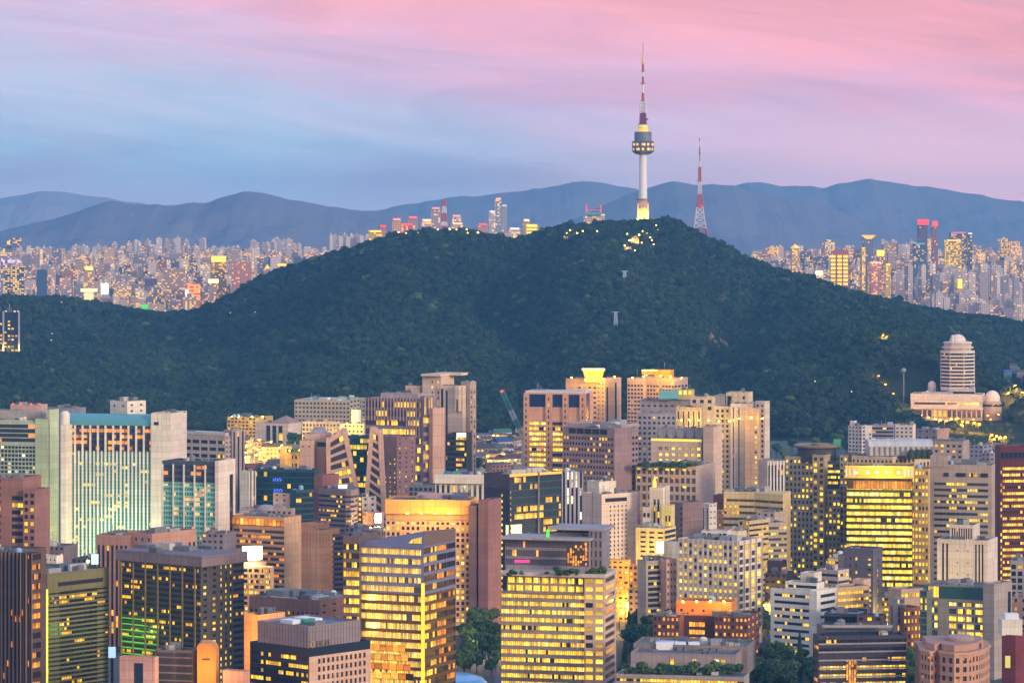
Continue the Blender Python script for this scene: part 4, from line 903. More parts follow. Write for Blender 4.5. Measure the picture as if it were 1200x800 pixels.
sw.face([(*p, zt - .01) for p in pw_ + bk[1:3]]); sw.build('wall', BM, b)
for k in range(4):
    ub = MB(); ub.box(X(384 + k * 8, 1758), X(388 + k * 8, 1758), 1756, 1761, zt, zt + 1.5 + k % 2); ub.build('roof_unit', UNITM[k], b)
sk = MB(); c = at(402, 572, 1750); sk.box(c.x - 2.4, c.x + 2, c.y, c.y + 2, zt + .6, zt + 2.2); sk.build('roof_floodlight', LEDW, b)
b = bld('grey_annex', 'small grey and white block with a lit column of windows by the twin peaks', (414, 440, 450), 1770)
vol(b, (414, 424, 441), 582, 1770, 50, [(.5, None), (.5, P(4.5, 6, .6, .55, GWIN8))], P(8, 7, .3, .4, GWIN0), wall(0xaaa0a8), yb=622, units=4)
vol(b, (425, 446, 450), 600, 1760, 20, Rb(7, .4, 3, GOR), None, wall(0xc79f8c), yb=622, units=1)
fl = MB(); c = at(443, 607, 1752); fl.box(c.x - 1.6, c.x + 1.6, c.y, c.y + .8, c.z - 2.4, c.z + 2.4); fl.build('bright_sign', LEDW, b); light_at('sign_glow', (c.x, c.y - 5, c.z), (1, .75, .35), 22000, 1.5, b)

# yellow-lit block, street of lamps behind it
b = bld('yellow_lit_block', 'block washed in yellow lamp light with two rows of small arched windows', (325, 372, 391), 2060)
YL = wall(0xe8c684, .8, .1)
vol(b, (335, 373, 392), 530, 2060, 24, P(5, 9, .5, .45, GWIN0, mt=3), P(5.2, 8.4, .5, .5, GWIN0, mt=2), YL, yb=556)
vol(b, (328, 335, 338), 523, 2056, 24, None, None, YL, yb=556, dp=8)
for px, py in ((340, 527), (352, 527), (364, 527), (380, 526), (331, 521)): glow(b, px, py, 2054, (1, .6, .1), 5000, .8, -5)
# twin peaks
b = bld('twin_peak_office', 'pink framed office of two leaning peaks with teal glass between them', (381, 430, 452), 2000)
FR = wall(0xdcb09c, .8, .08); GP = glass(.22, 'yellow', 0x4c4450, .15, run=3, mull=.12); GM = glass(.2, 'yellow', 0x0f5868, .3, run=3)
def peak(pts2, D_, dp_, rows_, y_last):
    """pts2: BL, BR, TR, TL in pixels"""
    q_ = [at(x, y, D_) for x, y in pts2]
    fw = 2.6
    def lerp2(a_, b_): # a along, b up
        return (q_[0].lerp(q_[1], a_)).lerp(q_[3].lerp(q_[2], a_), b_)
    # frame: left leg, right leg, top
    def leg(p, q2, sgn):
        f_ = MB(); o2 = Vector((sgn * fw, 0, 0)); bk_ = Vector((0, dp_, 0))
        A_, B_2 = (p, p + o2) if sgn > 0 else (p + o2, p); C_, D2 = (q2 + o2, q2) if sgn > 0 else (q2, q2 + o2)
        f_.hexa([A_, B_2, B_2 + bk_, A_ + bk_], [D2, C_, C_ + bk_, D2 + bk_]); f_.build('frame_leg', FR, b)
    leg(q_[0], q_[3], 1); leg(q_[1], q_[2], -1)
    f_ = MB(); dn = Vector((0, 0, -3.0)); bk_ = Vector((0, dp_, 0)); tl, tr = q_[3] + Vector((fw, 0, 0)), q_[2] - Vector((fw, 0, 0))
    f_.hexa([tl + dn, tr + dn, tr + dn + bk_, tl + dn + bk_], [tl, tr, tr + bk_, tl + bk_]); f_.build('frame_beam', FR, b)
    # floors: glass band + ledge, each clipped between the legs
    for i in range(rows_):
        t0, t1 = i / rows_, (i + .62) / rows_
        yA, yB = pts2[0][1], min(pts2[2][1], pts2[3][1])
        for nm, ta, tb, dd, mm in (('window_band', t0, t1, .9, GP), ('floor_edge', t1, (i + 1) / rows_, .5, wall(0xcfa795, .8))):
            lo = [lerp2(0, ta * .97), lerp2(1, ta * .97)]; hi = [lerp2(0, tb * .97), lerp2(1, tb * .97)]
            lo[0].x += fw * .9; hi[0].x += fw * .9; lo[1].x -= fw * .9; hi[1].x -= fw * .9
            if hi[1].x - hi[0].x < .5: continue
            m_ = MB(); o2 = Vector((0, dd, 0)); n_ = max(2, int((lo[1].x - lo[0].x) / 2.2))
            if nm == 'window_band': m_.face([lo[0] + o2, lo[1] + o2, hi[1] + o2, hi[0] + o2], [(0, 0), (n_, 0), (n_, 1), (0, 1)])
            else: m_.hexa([lo[0] + o2, lo[1] + o2, lo[1] + o2 * 3, lo[0] + o2 * 3], [hi[0] + o2, hi[1] + o2, hi[1] + o2 * 3, hi[0] + o2 * 3])
            m_.build(nm, mm, b)
    s_ = MB(); s_.hexa([q_[0] + Vector((.3, 2, 0)), q_[1] + Vector((-.3, 2, 0)), q_[1] + Vector((-.3, dp_ - .3, 0)), q_[0] + Vector((.3, dp_ - .3, 0))], [q_[3] + Vector((.3, 2, -1)), q_[2] + Vector((-.3, 2, -1)), q_[2] + Vector((-.3, dp_ - .3, -1)), q_[3] + Vector((.3, dp_ - .3, -1))]); s_.build('core', wall(0x4c4450, .5), b)
peak([(383, 604), (427, 604), (405, 503), (382, 513)], 2000, 16, 10, 590)
peak([(425, 608), (453, 622), (447.5, 504), (433.5, 501)], 1996, 16, 11, 600)
vol(b, (405, 434, 435), 511, 2007, 4, Rb(7.4, .72, 4, GM, mt=2), None, wall(0x1d5c68, .4), yb=606, dp=12, units=2)
vol(b, (357, 382, 384), 508, 2012, 10, Rb(11, .5, 6, GBLUE, rows=1, mt=8), None, FR, yb=535, dp=14)
at_ = MB(); a = [at(362, 508, 2013), at(383, 508, 2013), at(379, 501, 2015), at(367, 501.5, 2015)]; o2 = Vector((0, 10, 0)); at_.hexa([a[0], a[1], a[1] + o2, a[0] + o2], [a[3], a[2], a[2] + o2, a[3] + o2]); at_.build('attic', wall(0x8d8a98), b)
vol(b, (351, 366, 368), 516, 2004, 14, P(7, 6, .25, .3, GWIN0, rows=1, mt=5), None, FR, yb=530, dp=10)

# striped fin complex and its neighbours
b = bld('finned_office', 'wide office with mauve fins, lit yellow floors and a pink jointed stone wing', (428, 497, 520), 2150)
GX = glass(.55, 'gold', 0x4a4050, st=.95, run=5, mull=.1)
Q = vol(b, (428, 496, 500), 467, 2150, 20, Rb(10.6, .62, 2.5, GX, mt=3), None, wall(0x8a7684, .7), yb=600, dp=24)
L_, C, R_, B_ = Q[:4]; u = (C - L_).normalized(); n = Vector((u.y, -u.x)); wd = (C - L_).length
for i in range(19):
    p = L_ + u * (.3 + (wd - .6) * i / 18); f = MB(); f.prism([p - u * .4 + n * .9, p + u * .4 + n * .9, p + u * .4 + n * .01, p - u * .4 + n * .01], Z(512 if i > 12 else 494, 2150), Q[5] - .1); f.build('fin', wall(0xa58d95, .7), b)
vol(b, (494, 497, 511), 464, 2147, 58, None, [(.75, S(3, .5, glass(.55, 'yellow', 0x5a4a50, run=1), 30, mt=2, mb=0)), (.25, None)], wall(0x96808a, .7), z0=Z(487, 2147), w=5)
vol(b, (493, 496, 507), 487, 2148, 58, None, Rb(10.6, .6, 2.5, glass(.5, 'gold', 0x4a4050, run=4), mt=1), wall(0x9a8188, .7), yb=600, w=8)
vol(b, (505, 507, 521), 478, 2146, 58, None, None, wall(0xd3a796, .8, .08, 7), yb=570, w=8)
vol(b, (446, 490, 492), 461, 2162, 20, None, None, wall(0xb0a2a6), z0=Z(467, 2160), dp=10, units=3)
b = bld('brown_point_block', 'plain brown point block with scattered tiny windows', (449, 465, 487), 2090)
vol(b, (449, 465, 487), 512, 2090, 44, P(6, 5.4, .25, .35, GWIN5, mt=24), P(8, 5.6, .22, .35, GWIN3), wall(0x8d6c70, .85, .1), yb=606)
b = bld('cream_hotel', 'tall cream hotel of stepped slabs with a flat roof plate on top', (494, 541, 558), 2300)
CH = wall(0xe4c8b2, .8, .08)
vol(b, (495, 517, 530), 441, 2305, 26, P(7, 6.2, .22, .45, GWIN3, mt=4, ml=8), None, CH, yb=470, dp=20)
sl_ = MB(); L_, C, R_, B_ = corners(493, 516, 531, 2302, 26, None, 23); sl_.prism([L_, C, R_, B_], Z(441, 2302) + .02, Z(438.5, 2302)); sl_.build('roof_plate', CH, b)
sl_ = MB(); L_, C, R_, B_ = corners(511, 541, 544, 2312, 20, None, 12); sl_.prism([L_, C, R_, B_], Z(440, 2312), Z(437, 2312)); sl_.build('roof_plate', CH, b)
vol(b, (515, 542, 546), 452, 2296, 26, [(.22, S(6, .5, GDK, 5, mt=4)), (.18, S(5, .5, GDK, 5, mt=6)), (.36, None), (.24, None)], None, CH, yb=550)
vol(b, (533, 538, 545), 452, 2294, 26, S(4, .4, GDK2, 5, mt=16), None, CH, z0=Z(482, 2294), dp=6)
vol(b, (540, 551, 558), 447, 2300, 30, None, P(4, 5.8, .4, .5, GTHIRD, mt=10), wall(0xb9a29a, .8), yb=560, units=2)
vol(b, (475, 492, 497), 452, 2315, 26, P(7, 7, .4, .4, GOR, mt=2), None, CH, yb=470, units=2)
b = bld('lit_glass_annex', 'dark glass annex with bright yellow floors at the foot of the cream hotel', (525, 546, 549), 2250)
vol(b, (524, 546.5, 549), 508, 2250, 14, Rb(6.2, .55, 2.6, GHALF, mt=3), None, wall(0x4a4440, .6), yb=560, dp=15)
bs = MB(); c = at(541, 508, 2249); bs.box(c.x - 3.4, c.x + 3, c.y - .5, c.y, c.z - 2.2, c.z + .6); bs.build('bright_sign', lit(0xfff8e8, 1.4), b)
b = bld('colonnade_block', 'white block with a heavy plain cornice over tall columns', (510, 566, 569), 1860)
vol(b, (510, 566, 569), 557, 1860, 10, S(6.4, .55, GGREY, 8, mt=12, fin=(1, 1.4, .7, WHITE)), None, WHITE, yb=592, dp=26, units=6, rmat=wall(0x58708a, .8))
L_, C, R_, B_ = corners(509, 567, 570, 1857.5, 10, None, 3); sl_ = MB(); sl_.prism([L_, C, R_, B_], Z(567, 1857), Z(556.4, 1857)); sl_.build('cornice', WHITEJ, b)
for k, (px, cc) in enumerate(((520, 0x2a7aa0), (531, 0x2a9a6a), (543, 0x3a4a80))): box_on(b, 'roof_unit', px, px + 7, 552.5, 557.5, 1868, 5, paint(cc, .6))
b = bld('small_grid_block', 'low grey block with one row of square windows beside the colonnade', (479, 524, 527), 1885)
vol(b, (479, 524, 527), 568, 1885, 12, P(5.4, 6, .66, .62, GGREY, mt=3), None, wall(0xb0a4ac), yb=585, units=4)
# golden-crowned office with brown slabs
b = bld('gold_crowned_office', 'pink office with a golden lit crown band, slanted roof and brown end slabs', (450, 553, 575), 1550)
GC = wall(0xdcae8e, .8, .1)
vol(b, (452, 551, 553), 610, 1550, 8, P(5.9, 6.7, .56, .6, glass(.4, 'yellow', 0x3a2c30, run=1, mull=0)), None, GC, yb=705, dp=24)
vol(b, (452, 551, 553), 603, 1552, 8, Rb(7, .9, 4, glass(.06, 'orange', 0x5a3a30), rows=1), None, GC, z0=Z(610, 1550), dp=22)
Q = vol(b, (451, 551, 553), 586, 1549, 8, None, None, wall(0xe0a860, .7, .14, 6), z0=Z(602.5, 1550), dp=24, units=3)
for px in (478, 494, 510, 526): glow(b, px, 600, 1549, (1, .58, .08), 5200, .8, -4.5)
vol(b, (549, 558, 561), 592, 1546, 20, None, None, wall(0x7a6068, .8), yb=720, dp=20)
vol(b, (560.5, 572, 576), 586, 1544, 20, None, None, wall(0x8a6468, .8), yb=720, dp=18)
sr = MB(); a = [at(484, 588, 1560), at(520, 589.5, 1556), at(531, 577.5, 1566), at(490, 576.5, 1570)]; dn = Vector((0, 0, -1)); sr.hexa([p + dn for p in a], a); sr.build('slanted_roof', wall(0xd09c92, .8), b)
sr = MB(); sr.box(a[0].x + 1, a[2].x - 1, 1561, 1571, Z(592, 1560), Z(584, 1560)); sr.build('roof_house', wall(0x8c6c70), b)
sr = MB(); c = at(540, 578, 1572); sr.box(c.x - 4.5, c.x + 3.5, c.y, c.y + 8, Z(590, 1572), c.z); sr.build('roof_house', wall(0x7a6470), b)
# ================================================================== middle rows, right part
b = bld('dark_glass_tower', 'dark navy and green glass tower with a column of lit dots on its blank side', (567, 597, 658), 1600)
Q = vol(b, (567, 597, 658), 556, 1600, 48, [(.62, None), (.16, P(5, 6.9, .5, .5, glass(.95, 'yellow', 0x2a2a34, run=1, mull=0), mt=22)), (.22, None)], [(.06, P(4, 6.5, .35, .4, GWIN8, mt=18)), (.94, Rb(8.6, .76, 2.6, glass(.17, 'gold', 0x34464a, .3, run=7, mull=.07, frame=0x58646a), mt=3))], wall(0x36384c, .5, .1), yb=720, units=4, rmat=wall(0x8c8890))
L_, C, R_, B_ = Q[:4]; uB = (R_ - C).normalized(); nB = Vector((uB.y, -uB.x))
f = MB(); f.prism([L_ + Vector((0, -.3)), C + Vector((0, -.3)), C + Vector((.05, 0)), L_], Z(573, 1600), Q[5] + .05); f.build('top_panel', wall(0x564a58, .7), b)
f = MB(); f.prism([C + nB * .3, R_ + nB * .3, R_ + nB * .01, C + nB * .01], Q[5] - 1.1, Q[5] + .1); f.build('eave_light', lit(0xf0a83a, .75), b)
f = MB(); p = C.lerp(R_, .53); f.prism([p + nB * .5, p + uB * 1.2 + nB * .5, p + uB * 1.2 + nB * .01, p + nB * .01], Z(690, 1600), Q[5] + .4); f.build('fin', wall(0x6a7078, .5), b)
f = MB(); p = C + uB * 1 + nB * .1; f.face([(*p, Z(628, 1600)), (*(p + uB * 7), Z(628, 1600)), (*(p + uB * 7), Z(615, 1600)), (*p, Z(615, 1600))], [(0, 0), (1, 0), (1, 1), (0, 1)]); f.build('lit_hall_window', lit(0xf0f0b0, .95), b)
f = MB(); p = L_.lerp(C, .86) + (C - L_).normalized().yx * 0; q_ = L_.lerp(C, .98); nA = Vector(((C - L_).normalized().y, -(C - L_).normalized().x)); f.face([(*(p + nA * .1), Z(628, 1600)), (*(q_ + nA * .1), Z(628, 1600)), (*(q_ + nA * .1), Z(615, 1600)), (*(p + nA * .1), Z(615, 1600))]); f.build('lit_hall_window', lit(0xe8e8b0, .9), b)
b = bld('striped_grey_block', 'slim grey block with dark vertical stripes behind the navy glass tower', (657, 659, 683), 1760)
vol(b, (656, 658, 683), 553, 1760, 72, None, S(5, .5, glass(.16, 'white', 0x2a2c40, run=1), 10, fin=(1, 1.2, .5, wall(0xaaa6b8))), wall(0x8c889c), yb=625, w=14)
b = bld('white_dotted_hotel', 'white hotel with rows of dot windows and a white roof block', (682, 705, 746), 1650)
WH = wall(0xe6cfc4, .75, .08)
Q = vol(b, (682, 705, 746), 579, 1650, 52, [(.5, None), (.04, S(1, .8, GDK2, 9)), (.46, None)], [(.2, None), (.55, P(5, 5.1, .34, .5, GWIN0, mt=13)), (.25, None)], WH, yb=660)
L_, C, R_, B_ = Q[:4]; uB = (R_ - C).normalized(); nB = Vector((uB.y, -uB.x)); f = MB(); p = C.lerp(R_, .1); q_ = C.lerp(R_, .72)
f.face([(*(p + nB * .08), Z(588.5, 1650)), (*(q_ + nB * .08), Z(588.5, 1650)), (*(q_ + nB * .08), Z(584, 1650)), (*(p + nB * .08), Z(584, 1650))], [(0, 0), (8, 0), (8, 1), (0, 1)]); f.build('window_band', GDK, b)
vol(b, (696, 702, 722), 564, 1662, 55, None, None, wall(0xe4d8c8), z0=Z(582, 1662), w=10, units=2)
vol(b, (723, 738, 744), 577, 1664, 30, None, None, WH, z0=Z(582, 1662), units=3, dp=8)
b = bld('mauve_block', 'broad mauve brown block with square windows on one side and a blank other side', (660, 720, 748), 1850)
MV = wall(0x9a7f84, .85, .1)
vol(b, (660, 720, 748), 502, 1850, 36, [(.98, P(3.55, 6.7, .62, .5, glass(.2, 'yellow', 0x2c2432, run=3, mull=0), mt=10)), (.02, None)], [(.7, None), (.02, None), (.28, P(4, 6.7, .6, .5, GWIN0, mt=10))], MV, yb=585, units=1)
L_, C, R_, B_ = corners(660, 720, 748, 1850, 36); u = (C - L_).normalized(); n = Vector((u.y, -u.x)); f = MB(); p = L_.lerp(C, .1) + n * .1; q_ = L_.lerp(C, .86) + n * .1
f.face([(*p, Z(510, 1850)), (*q_, Z(510, 1850)), (*q_, Z(503.5, 1850)), (*p, Z(503.5, 1850))], [(0, 0), (5, 0), (5, 1), (0, 1)]); f.build('plant_louvre', glass(0, 'gold', 0x2a2534, mull=.1, frame=0x7a6a70), b)
vol(b, (664, 726, 748), 497.5, 1862, 36, None, None, wall(0xb0a0a4), z0=Z(503, 1856), units=3, dp=20)
vol(b, (680, 746, 750), 576, 1800, 12, P(9, 8, .3, .3, GWIN0, mt=4), None, wall(0x8f7274), yb=605)
b = bld('piered_glass_office', 'glass office between tall pink piers with bright yellow lower floors', (614, 687, 706), 2200)
GPB = glass(.02, 'white', 0x2c3866, .45, mull=.06, frame=0x3a4468); GPY = glass(.75, 'yellow', 0x2a3050, .1, st=1, run=6)
OP = wall(0xdfa98c, .8, .08)
A_ = [(6, None), (20, 'g'), (7.5, None), (12.5, 'g'), (6.5, None), (13.5, 'g'), (7.5, None)]
vol(b, (614, 687, 706), 461, 2200, 14, [(f, (Rb(16, .96, 20, GPB, rows=2, mt=1) if s_ == 'g' else None)) for f, s_ in A_], [(.5, Rb(16, .95, 20, GPB, rows=2)), (.5, None)], OP, z0=Z(493, 2200), dp=22)
vol(b, (614, 687, 706), 493, 2200, 14, [(f, (Rb(6.1, .62, 3, GPY, mt=1) if s_ == 'g' else P(9, 6.1, .2, .4, GWIN0))) for f, s_ in A_], [(.5, Rb(6.1, .6, 3, GPY)), (.5, None)], OP, yb=556, dp=22)
L_, C, R_, B_ = corners(614, 687, 706, 2200, 14, None, 22); u = (C - L_).normalized(); n = Vector((u.y, -u.x)); wd = (C - L_).length; a = 0; tot = sum(f for f, _ in A_)
for f, s_ in A_:
    if s_ is None:
        p, q_ = L_ + u * (wd * a / tot + .05), L_ + u * (wd * (a + f) / tot - .05); m_ = MB(); m_.prism([p + n * 1.4, q_ + n * 1.4, q_ + n * .01, p + n * .01], Z(560, 2200), Z(462, 2200)); m_.build('pier', OP, b)
        for k in range(14):
            w_ = MB(); pm = p.lerp(q_, .5); zz = Z(468 + k * 7, 2200); w_.face([(*(pm - u * .45 + n * 1.43), zz - 1), (*(pm + u * .45 + n * 1.43), zz - 1), (*(pm + u * .45 + n * 1.43), zz + 1), (*(pm - u * .45 + n * 1.43), zz + 1)], [(0, 0), (1, 0), (1, 1), (0, 1)]); w_.build('window', GWIN0, b)
    a += f
sl_ = MB(); cen = (L_ + B_ + C + R_) / 4; sl_.prism([cen + (p - cen) * .96 for p in (L_, C, R_, B_)], Z(461, 2200) + .01, Z(458.6, 2200)); sl_.build('roof_slab', wall(0xd8d0d4), b)
vol(b, (626, 640, 644), 456.5, 2214, 14, None, None, wall(0xb4aab0), z0=Z(460, 2212), dp=8)
rd_ = MB(); c = at(636, 525, 2199); rd_.box(c.x - .8, c.x + .8, c.y - 1.0, c.y - .6, c.z - 1, c.z + 1); rd_.build('red_sign', lit(0xff4a30, .9), b)
def lit_crown(b, x0, xm, x1, ytop, ybot, D, flare, mat_):
    c = MB(); cx_ = X((x0 + x1) / 2, D); w0 = (X(x1, D) - X(x0, D)) / 2; zb, zt_ = Z(ybot, D), Z(ytop, D)
    c.hexa([(cx_ - w0 * (1 - flare), D, zb), (cx_ + w0 * (1 - flare), D, zb), (cx_ + w0 * (1 - flare), D + 12, zb), (cx_ - w0 * (1 - flare), D + 12, zb)],
           [(cx_ - w0, D - 1.5, zt_), (cx_ + w0, D - 1.5, zt_), (cx_ + w0, D + 13, zt_), (cx_ - w0, D + 13, zt_)]); c.build('lit_crown', mat_, b)
    r_ = MB(); r_.box(cx_ - w0 - .5, cx_ + w0 + .5, D - 2, D + 13.5, zt_ + .02, zt_ + 1.2); r_.build('crown_rim', lit(0xffe890, .8), b)
b = bld('crowned_hotel', 'pink hotel with a flared crown glowing yellow above two slab wings', (663, 708, 728), 2450)
PH = wall(0xd6b09c, .8, .1)
vol(b, (663, 700, 706), 444, 2455, 22, [(.35, None), (.65, P(5.4, 5.8, .5, .4, GWIN, mt=8))], None, PH, yb=470, dp=20)
vol(b, (699, 709, 728), 443, 2450, 40, P(4, 5, .3, .4, GWIN0), [(.3, S(4, .4, GDK2, 5, mt=6)), (.22, None), (.3, S(4, .4, GDK2, 5, mt=6)), (.18, None)], PH, yb=500)
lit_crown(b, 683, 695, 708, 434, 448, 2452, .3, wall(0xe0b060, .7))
for px, py, e_ in ((686, 445, 16000), (696, 446, 16000), (706, 444, 14000), (720, 441, 7000), (670, 442, 5000)): glow(b, px, py, 2444, (1, .6, .06), e_, .8, -3)
b = bld('crowned_office', 'windowed office tower with a blocky yellow lit crown', (735, 790, 806), 2400)
vol(b, (735, 754, 757), 443, 2405, 20, P(3.7, 4.6, .7, .52, glass(.06, 'yellow', 0x3a3440, run=2), mt=7), None, wall(0xc9a698), yb=496, dp=18)
vol(b, (754, 790, 806), 443, 2400, 30, P(3.6, 4.6, .7, .52, glass(.06, 'yellow', 0x3a3440, run=2), mt=8), P(3.6, 4.6, .7, .52, GWIN0, mt=8), wall(0xc0a298), yb=480)
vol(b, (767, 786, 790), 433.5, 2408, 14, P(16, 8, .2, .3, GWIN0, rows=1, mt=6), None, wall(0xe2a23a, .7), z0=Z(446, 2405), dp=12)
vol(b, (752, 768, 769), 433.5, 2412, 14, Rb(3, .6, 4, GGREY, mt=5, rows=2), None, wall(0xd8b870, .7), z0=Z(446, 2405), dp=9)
b_ = MB(); b_.box(X(752, 2403), X(770, 2403), 2402, 2403.5, Z(434.6, 2403), Z(433, 2403)); b_.build('crown_rim', lit(0xffe488, .9), b)
for px, py, e_ in ((774, 440, 15000), (786, 441, 14000), (754, 441, 9000), (798, 443, 8000), (741, 442, 6000)): glow(b, px, py, 2396, (1, .6, .05), e_, .8, -4)
b = bld('grey_stepped_block', 'grey stepped office with a turquoise panel and lit roof pavilion', (748, 815, 820), 2200)
GS = wall(0xa39aa0, .8)
vol(b, (750, 812, 816), 469, 2200, 10, P(7, 7, .5, .35, GGREY, mt=4), None, GS, yb=490, dp=24, units=2)
vol(b, (747, 792, 795), 484, 2160, 10, P(5.4, 6.1, .5, .45, glass(.12, 'yellow', 0x2e2a38, run=1, mull=0), mt=3), None, wall(0xb0a6ac, .8), yb=545, dp=20)
tq = MB(); tq.box(X(773, 2196), X(795, 2196), 2195, 2203, Z(467, 2196), Z(458, 2196)); tq.build('turquoise_panel', paint(0x6fb0aa, .5), b)
vol(b, (794, 811, 813), 456.5, 2198, 12, P(5, 8, .7, .6, glass(1, 'yellow', 0x504828, st=.8), rows=1), None, wall(0xd8c070), z0=Z(468, 2198), dp=10, units=2)
b = bld('cream_stepped_hotel', 'cream hotel of three stepped towers ringed by lamp light near the top', (792, 868, 902), 2050)
CR = wall(0xe6ccae, .8, .08); GDOT = glass(.08, 'yellow', 0x1d1c28, run=1, mull=0)
vol(b, (792, 822, 826), 477, 2100, 14, S(6, .25, GDK2, 9, mt=5), None, CR, yb=506, dp=18)
vol(b, (809, 836, 840), 465, 2106, 14, P(9, 8, .5, .5, GWIN0, rows=2, mt=2), None, CR, yb=500, dp=16, units=2)
vol(b, (836, 861, 864), 476, 2046, 14, P(6.2, 5.9, .48, .52, GDOT, mt=3, ml=2), None, CR, yb=585, dp=26)
vol(b, (856, 880, 884), 473, 2040, 14, [(.55, S(6, .2, GDK2, 5, mt=4)), (.45, None)], None, wall(0xd3c2c0, .8, .08, 4), yb=585, dp=24)
vol(b, (873, 888, 890), 478, 2034, 14, [(.7, None), (.3, P(4, 5.9, .5, .5, GWIN8, mt=14))], None, wall(0xc9a58e, .8), yb=585, dp=20)
vol(b, (885, 896, 902), 470, 2044, 34, P(5, 5.9, .45, .5, GDOT, mt=3), None, wall(0xd6c6c2, .8), yb=560)
vol(b, (851, 877, 882), 460, 2060, 14, [(.28, S(5, .7, GTEALD, 8, mt=4)), (.3, None), (.42, P(8, 7, .25, .5, GWIN0, rows=2, mt=3))], None, CR, yb=480, dp=16, units=1)
vol(b, (838, 850, 852), 463, 2064, 14, None, None, GREYB, yb=480, dp=14)
for px, py, D_ in ((798, 492, 2096), (808, 492, 2096), (818, 492, 2096), (830, 492, 2096), (842, 493, 2040), (854, 493, 2040), (866, 490, 2034), (880, 489, 2028), (893, 490, 2036)): glow(b, px, py, D_, (1, .66, .1), 3600, .6, -3)
b = bld('arched_vent_block', 'beige block with a row of round roof vents over brightly lit window rows', (763, 822, 838), 1955)
Q = vol(b, (763, 822, 838), 516, 1955, 20, [(.12, None), (.88, P(7.6, 7.2, .62, .5, glass(.85, 'yellow', 0x4a4238, run=1), mt=7))], None, BEIGEJ, yb=545)
vol(b, (770, 824, 838), 502, 1962, 20, None, None, wall(0x9b95a0, .8), z0=Z(517, 1960), dp=12)
L_, C, R_, B_ = corners(770, 824, 838, 1960.5, 20); u = (C - L_).normalized(); n = Vector((u.y, -u.x)); wd = (C - L_).length
for i in range(5):
    c = L_ + u * wd * (i + .6) / 5; t_ = MB(); zc = Z(509, 1960)
    for k in range(12):
        a0, a1 = R(k * 30), R(k * 30 + 30)
        for r0, r1, e0 in ((1.6, 2.4, .9), (0, 1.6, .5)):
            pts4 = [(c + u * (rr * math.cos(aa)) + n * e0, zc + rr * math.sin(aa)) for rr, aa in ((r0, a0), (r1, a0), (r1, a1), (r0, a1))]
            t_.face([(*p, z_) for p, z_ in pts4])
    t_.build('round_vent', wall(0xbab2b8, .6), b)
vol(b, (824, 836, 838.5), 499, 1950, 26, None, None, BEIGEJ, yb=610, dp=14)
f = MB(); f.prism([Q[0] + Vector((0, -.2)), Q[1] + Vector((0, -.2)), Q[1], Q[0]], Z(517.6, 1955), Z(514.6, 1955)); f.build('eave_light', lit(0xf0d85a, .7), b)
b = bld('beige_grid_block', 'beige office of tall paired windows with shrubs along its roof edge', (745, 816, 838), 1850)
vol(b, (745, 816, 838), 546, 1850, 20, P(6.6, 10, .64, .62, glass(.0, 'yellow', 0x6e675c, .15, run=2, mull=.1), cp=2, mt=3), None, BEIGEJ, yb=620, rmat=wall(0x4a5a40, .95), units=2)
L_, C, R_, B_ = corners(745, 816, 838, 1849.6, 20); u = (C - L_).normalized(); n = Vector((u.y, -u.x)); wd = (C - L_).length
for j in range(3):
    for i in range(10):
        if (i * 7 + j * 3) % 10 < (9, 6, 3)[j]:
            f = MB(); a = L_ + u * (wd * (i + .22) / 10.6) - n * .1; zz = Z(549.6 + 10 * j, 1850); f.face([(*a, zz - 1.1), (*(a + u * 2.0), zz - 1.1), (*(a + u * 2.0), zz), (*a, zz)], [(0, 0), (1, 0), (1, 1), (0, 1)]); f.build('lit_pane', GWIN8, b)
# church
b = bld('church', 'white church tower with pointed windows and a glowing finial', (760, 776, 787), 1650, 'church')
vol(b, (761, 777, 784), 571, 1650, 24, [(.28, None), (.18, S(3, .85, GNAVY, 8, mt=14)), (.1, None), (.18, S(3, .85, GNAVY, 8, mt=14)), (.26, None)], P(6, 9, .4, .3, GWIN0, rows=1, mt=5), wall(0xeadfcc, .7, .06), yb=615)
vol(b, (770, 780, 784.5), 569, 1652, 24, P(5, 9, .3, .25, GWIN0, rows=1, mt=6), None, wall(0xcbb9b4), yb=600, dp=6)
vol(b, (775, 787, 789), 592, 1646, 14, [(.35, None), (.22, S(3, .8, GNAVY, 8, mt=12)), (.1, None), (.22, S(3, .8, GNAVY, 8, mt=12)), (.1, None)], None, wall(0xe8d890, .7), yb=618, dp=8)
vol(b, (753, 762, 763), 594, 1650, 14, P(5, 10, .7, .5, GBLUE, rows=1, mt=5), None, wall(0xd9ccc4), yb=618, dp=10)
for x0_ in (766.2, 770.2):
    gp = MB(); c = at(x0_ + 1.3, 588, 1647.4); gp.face([(c.x - .8, c.y, c.z - 1), (c.x + .8, c.y, c.z - 1), (c.x, c.y, c.z + 1.6)]); gp.build('pointed_window_head', GNAVY, b)
sp = MB(); c = at(767, 571, 1655); sp.lathe((c.x, c.y, c.z - 1), [(1.1, 0), (.9, 4), (.35, 5.8), (.01, 7)], 10); sp.build('finial', lit(0xffd050, .9), b)
b = bld('yellow_block', 'yellow lit block with short window bands below the church tower', (745, 780, 792), 1600)
vol(b, (745, 779, 792), 619, 1600, 24, [(.1, None), (.9, P(12, 5.6, .6, .4, GDK2, cp=3, mt=3))], Rb(6, .6, 4, GBLUE, mt=2), wall(0xe8cc88, .8), yb=660, units=3)
rl = MB(); L_, C, R_, B_ = corners(745, 779, 792, 1600, 24); 
for k in range(9): p = L_.lerp(C, k / 8); rl.bar((*p, Z(619, 1600)), (*p, Z(616, 1600)), .12)
rl.bar((*L_, Z(616, 1600)), (*C, Z(616, 1600)), .12); rl.build('railing', STEEL, b)
light_at('wall_lamp', (X(760, 1590), 1588, Z(645, 1590)), (1, .75, .25), 7000, 2, b)
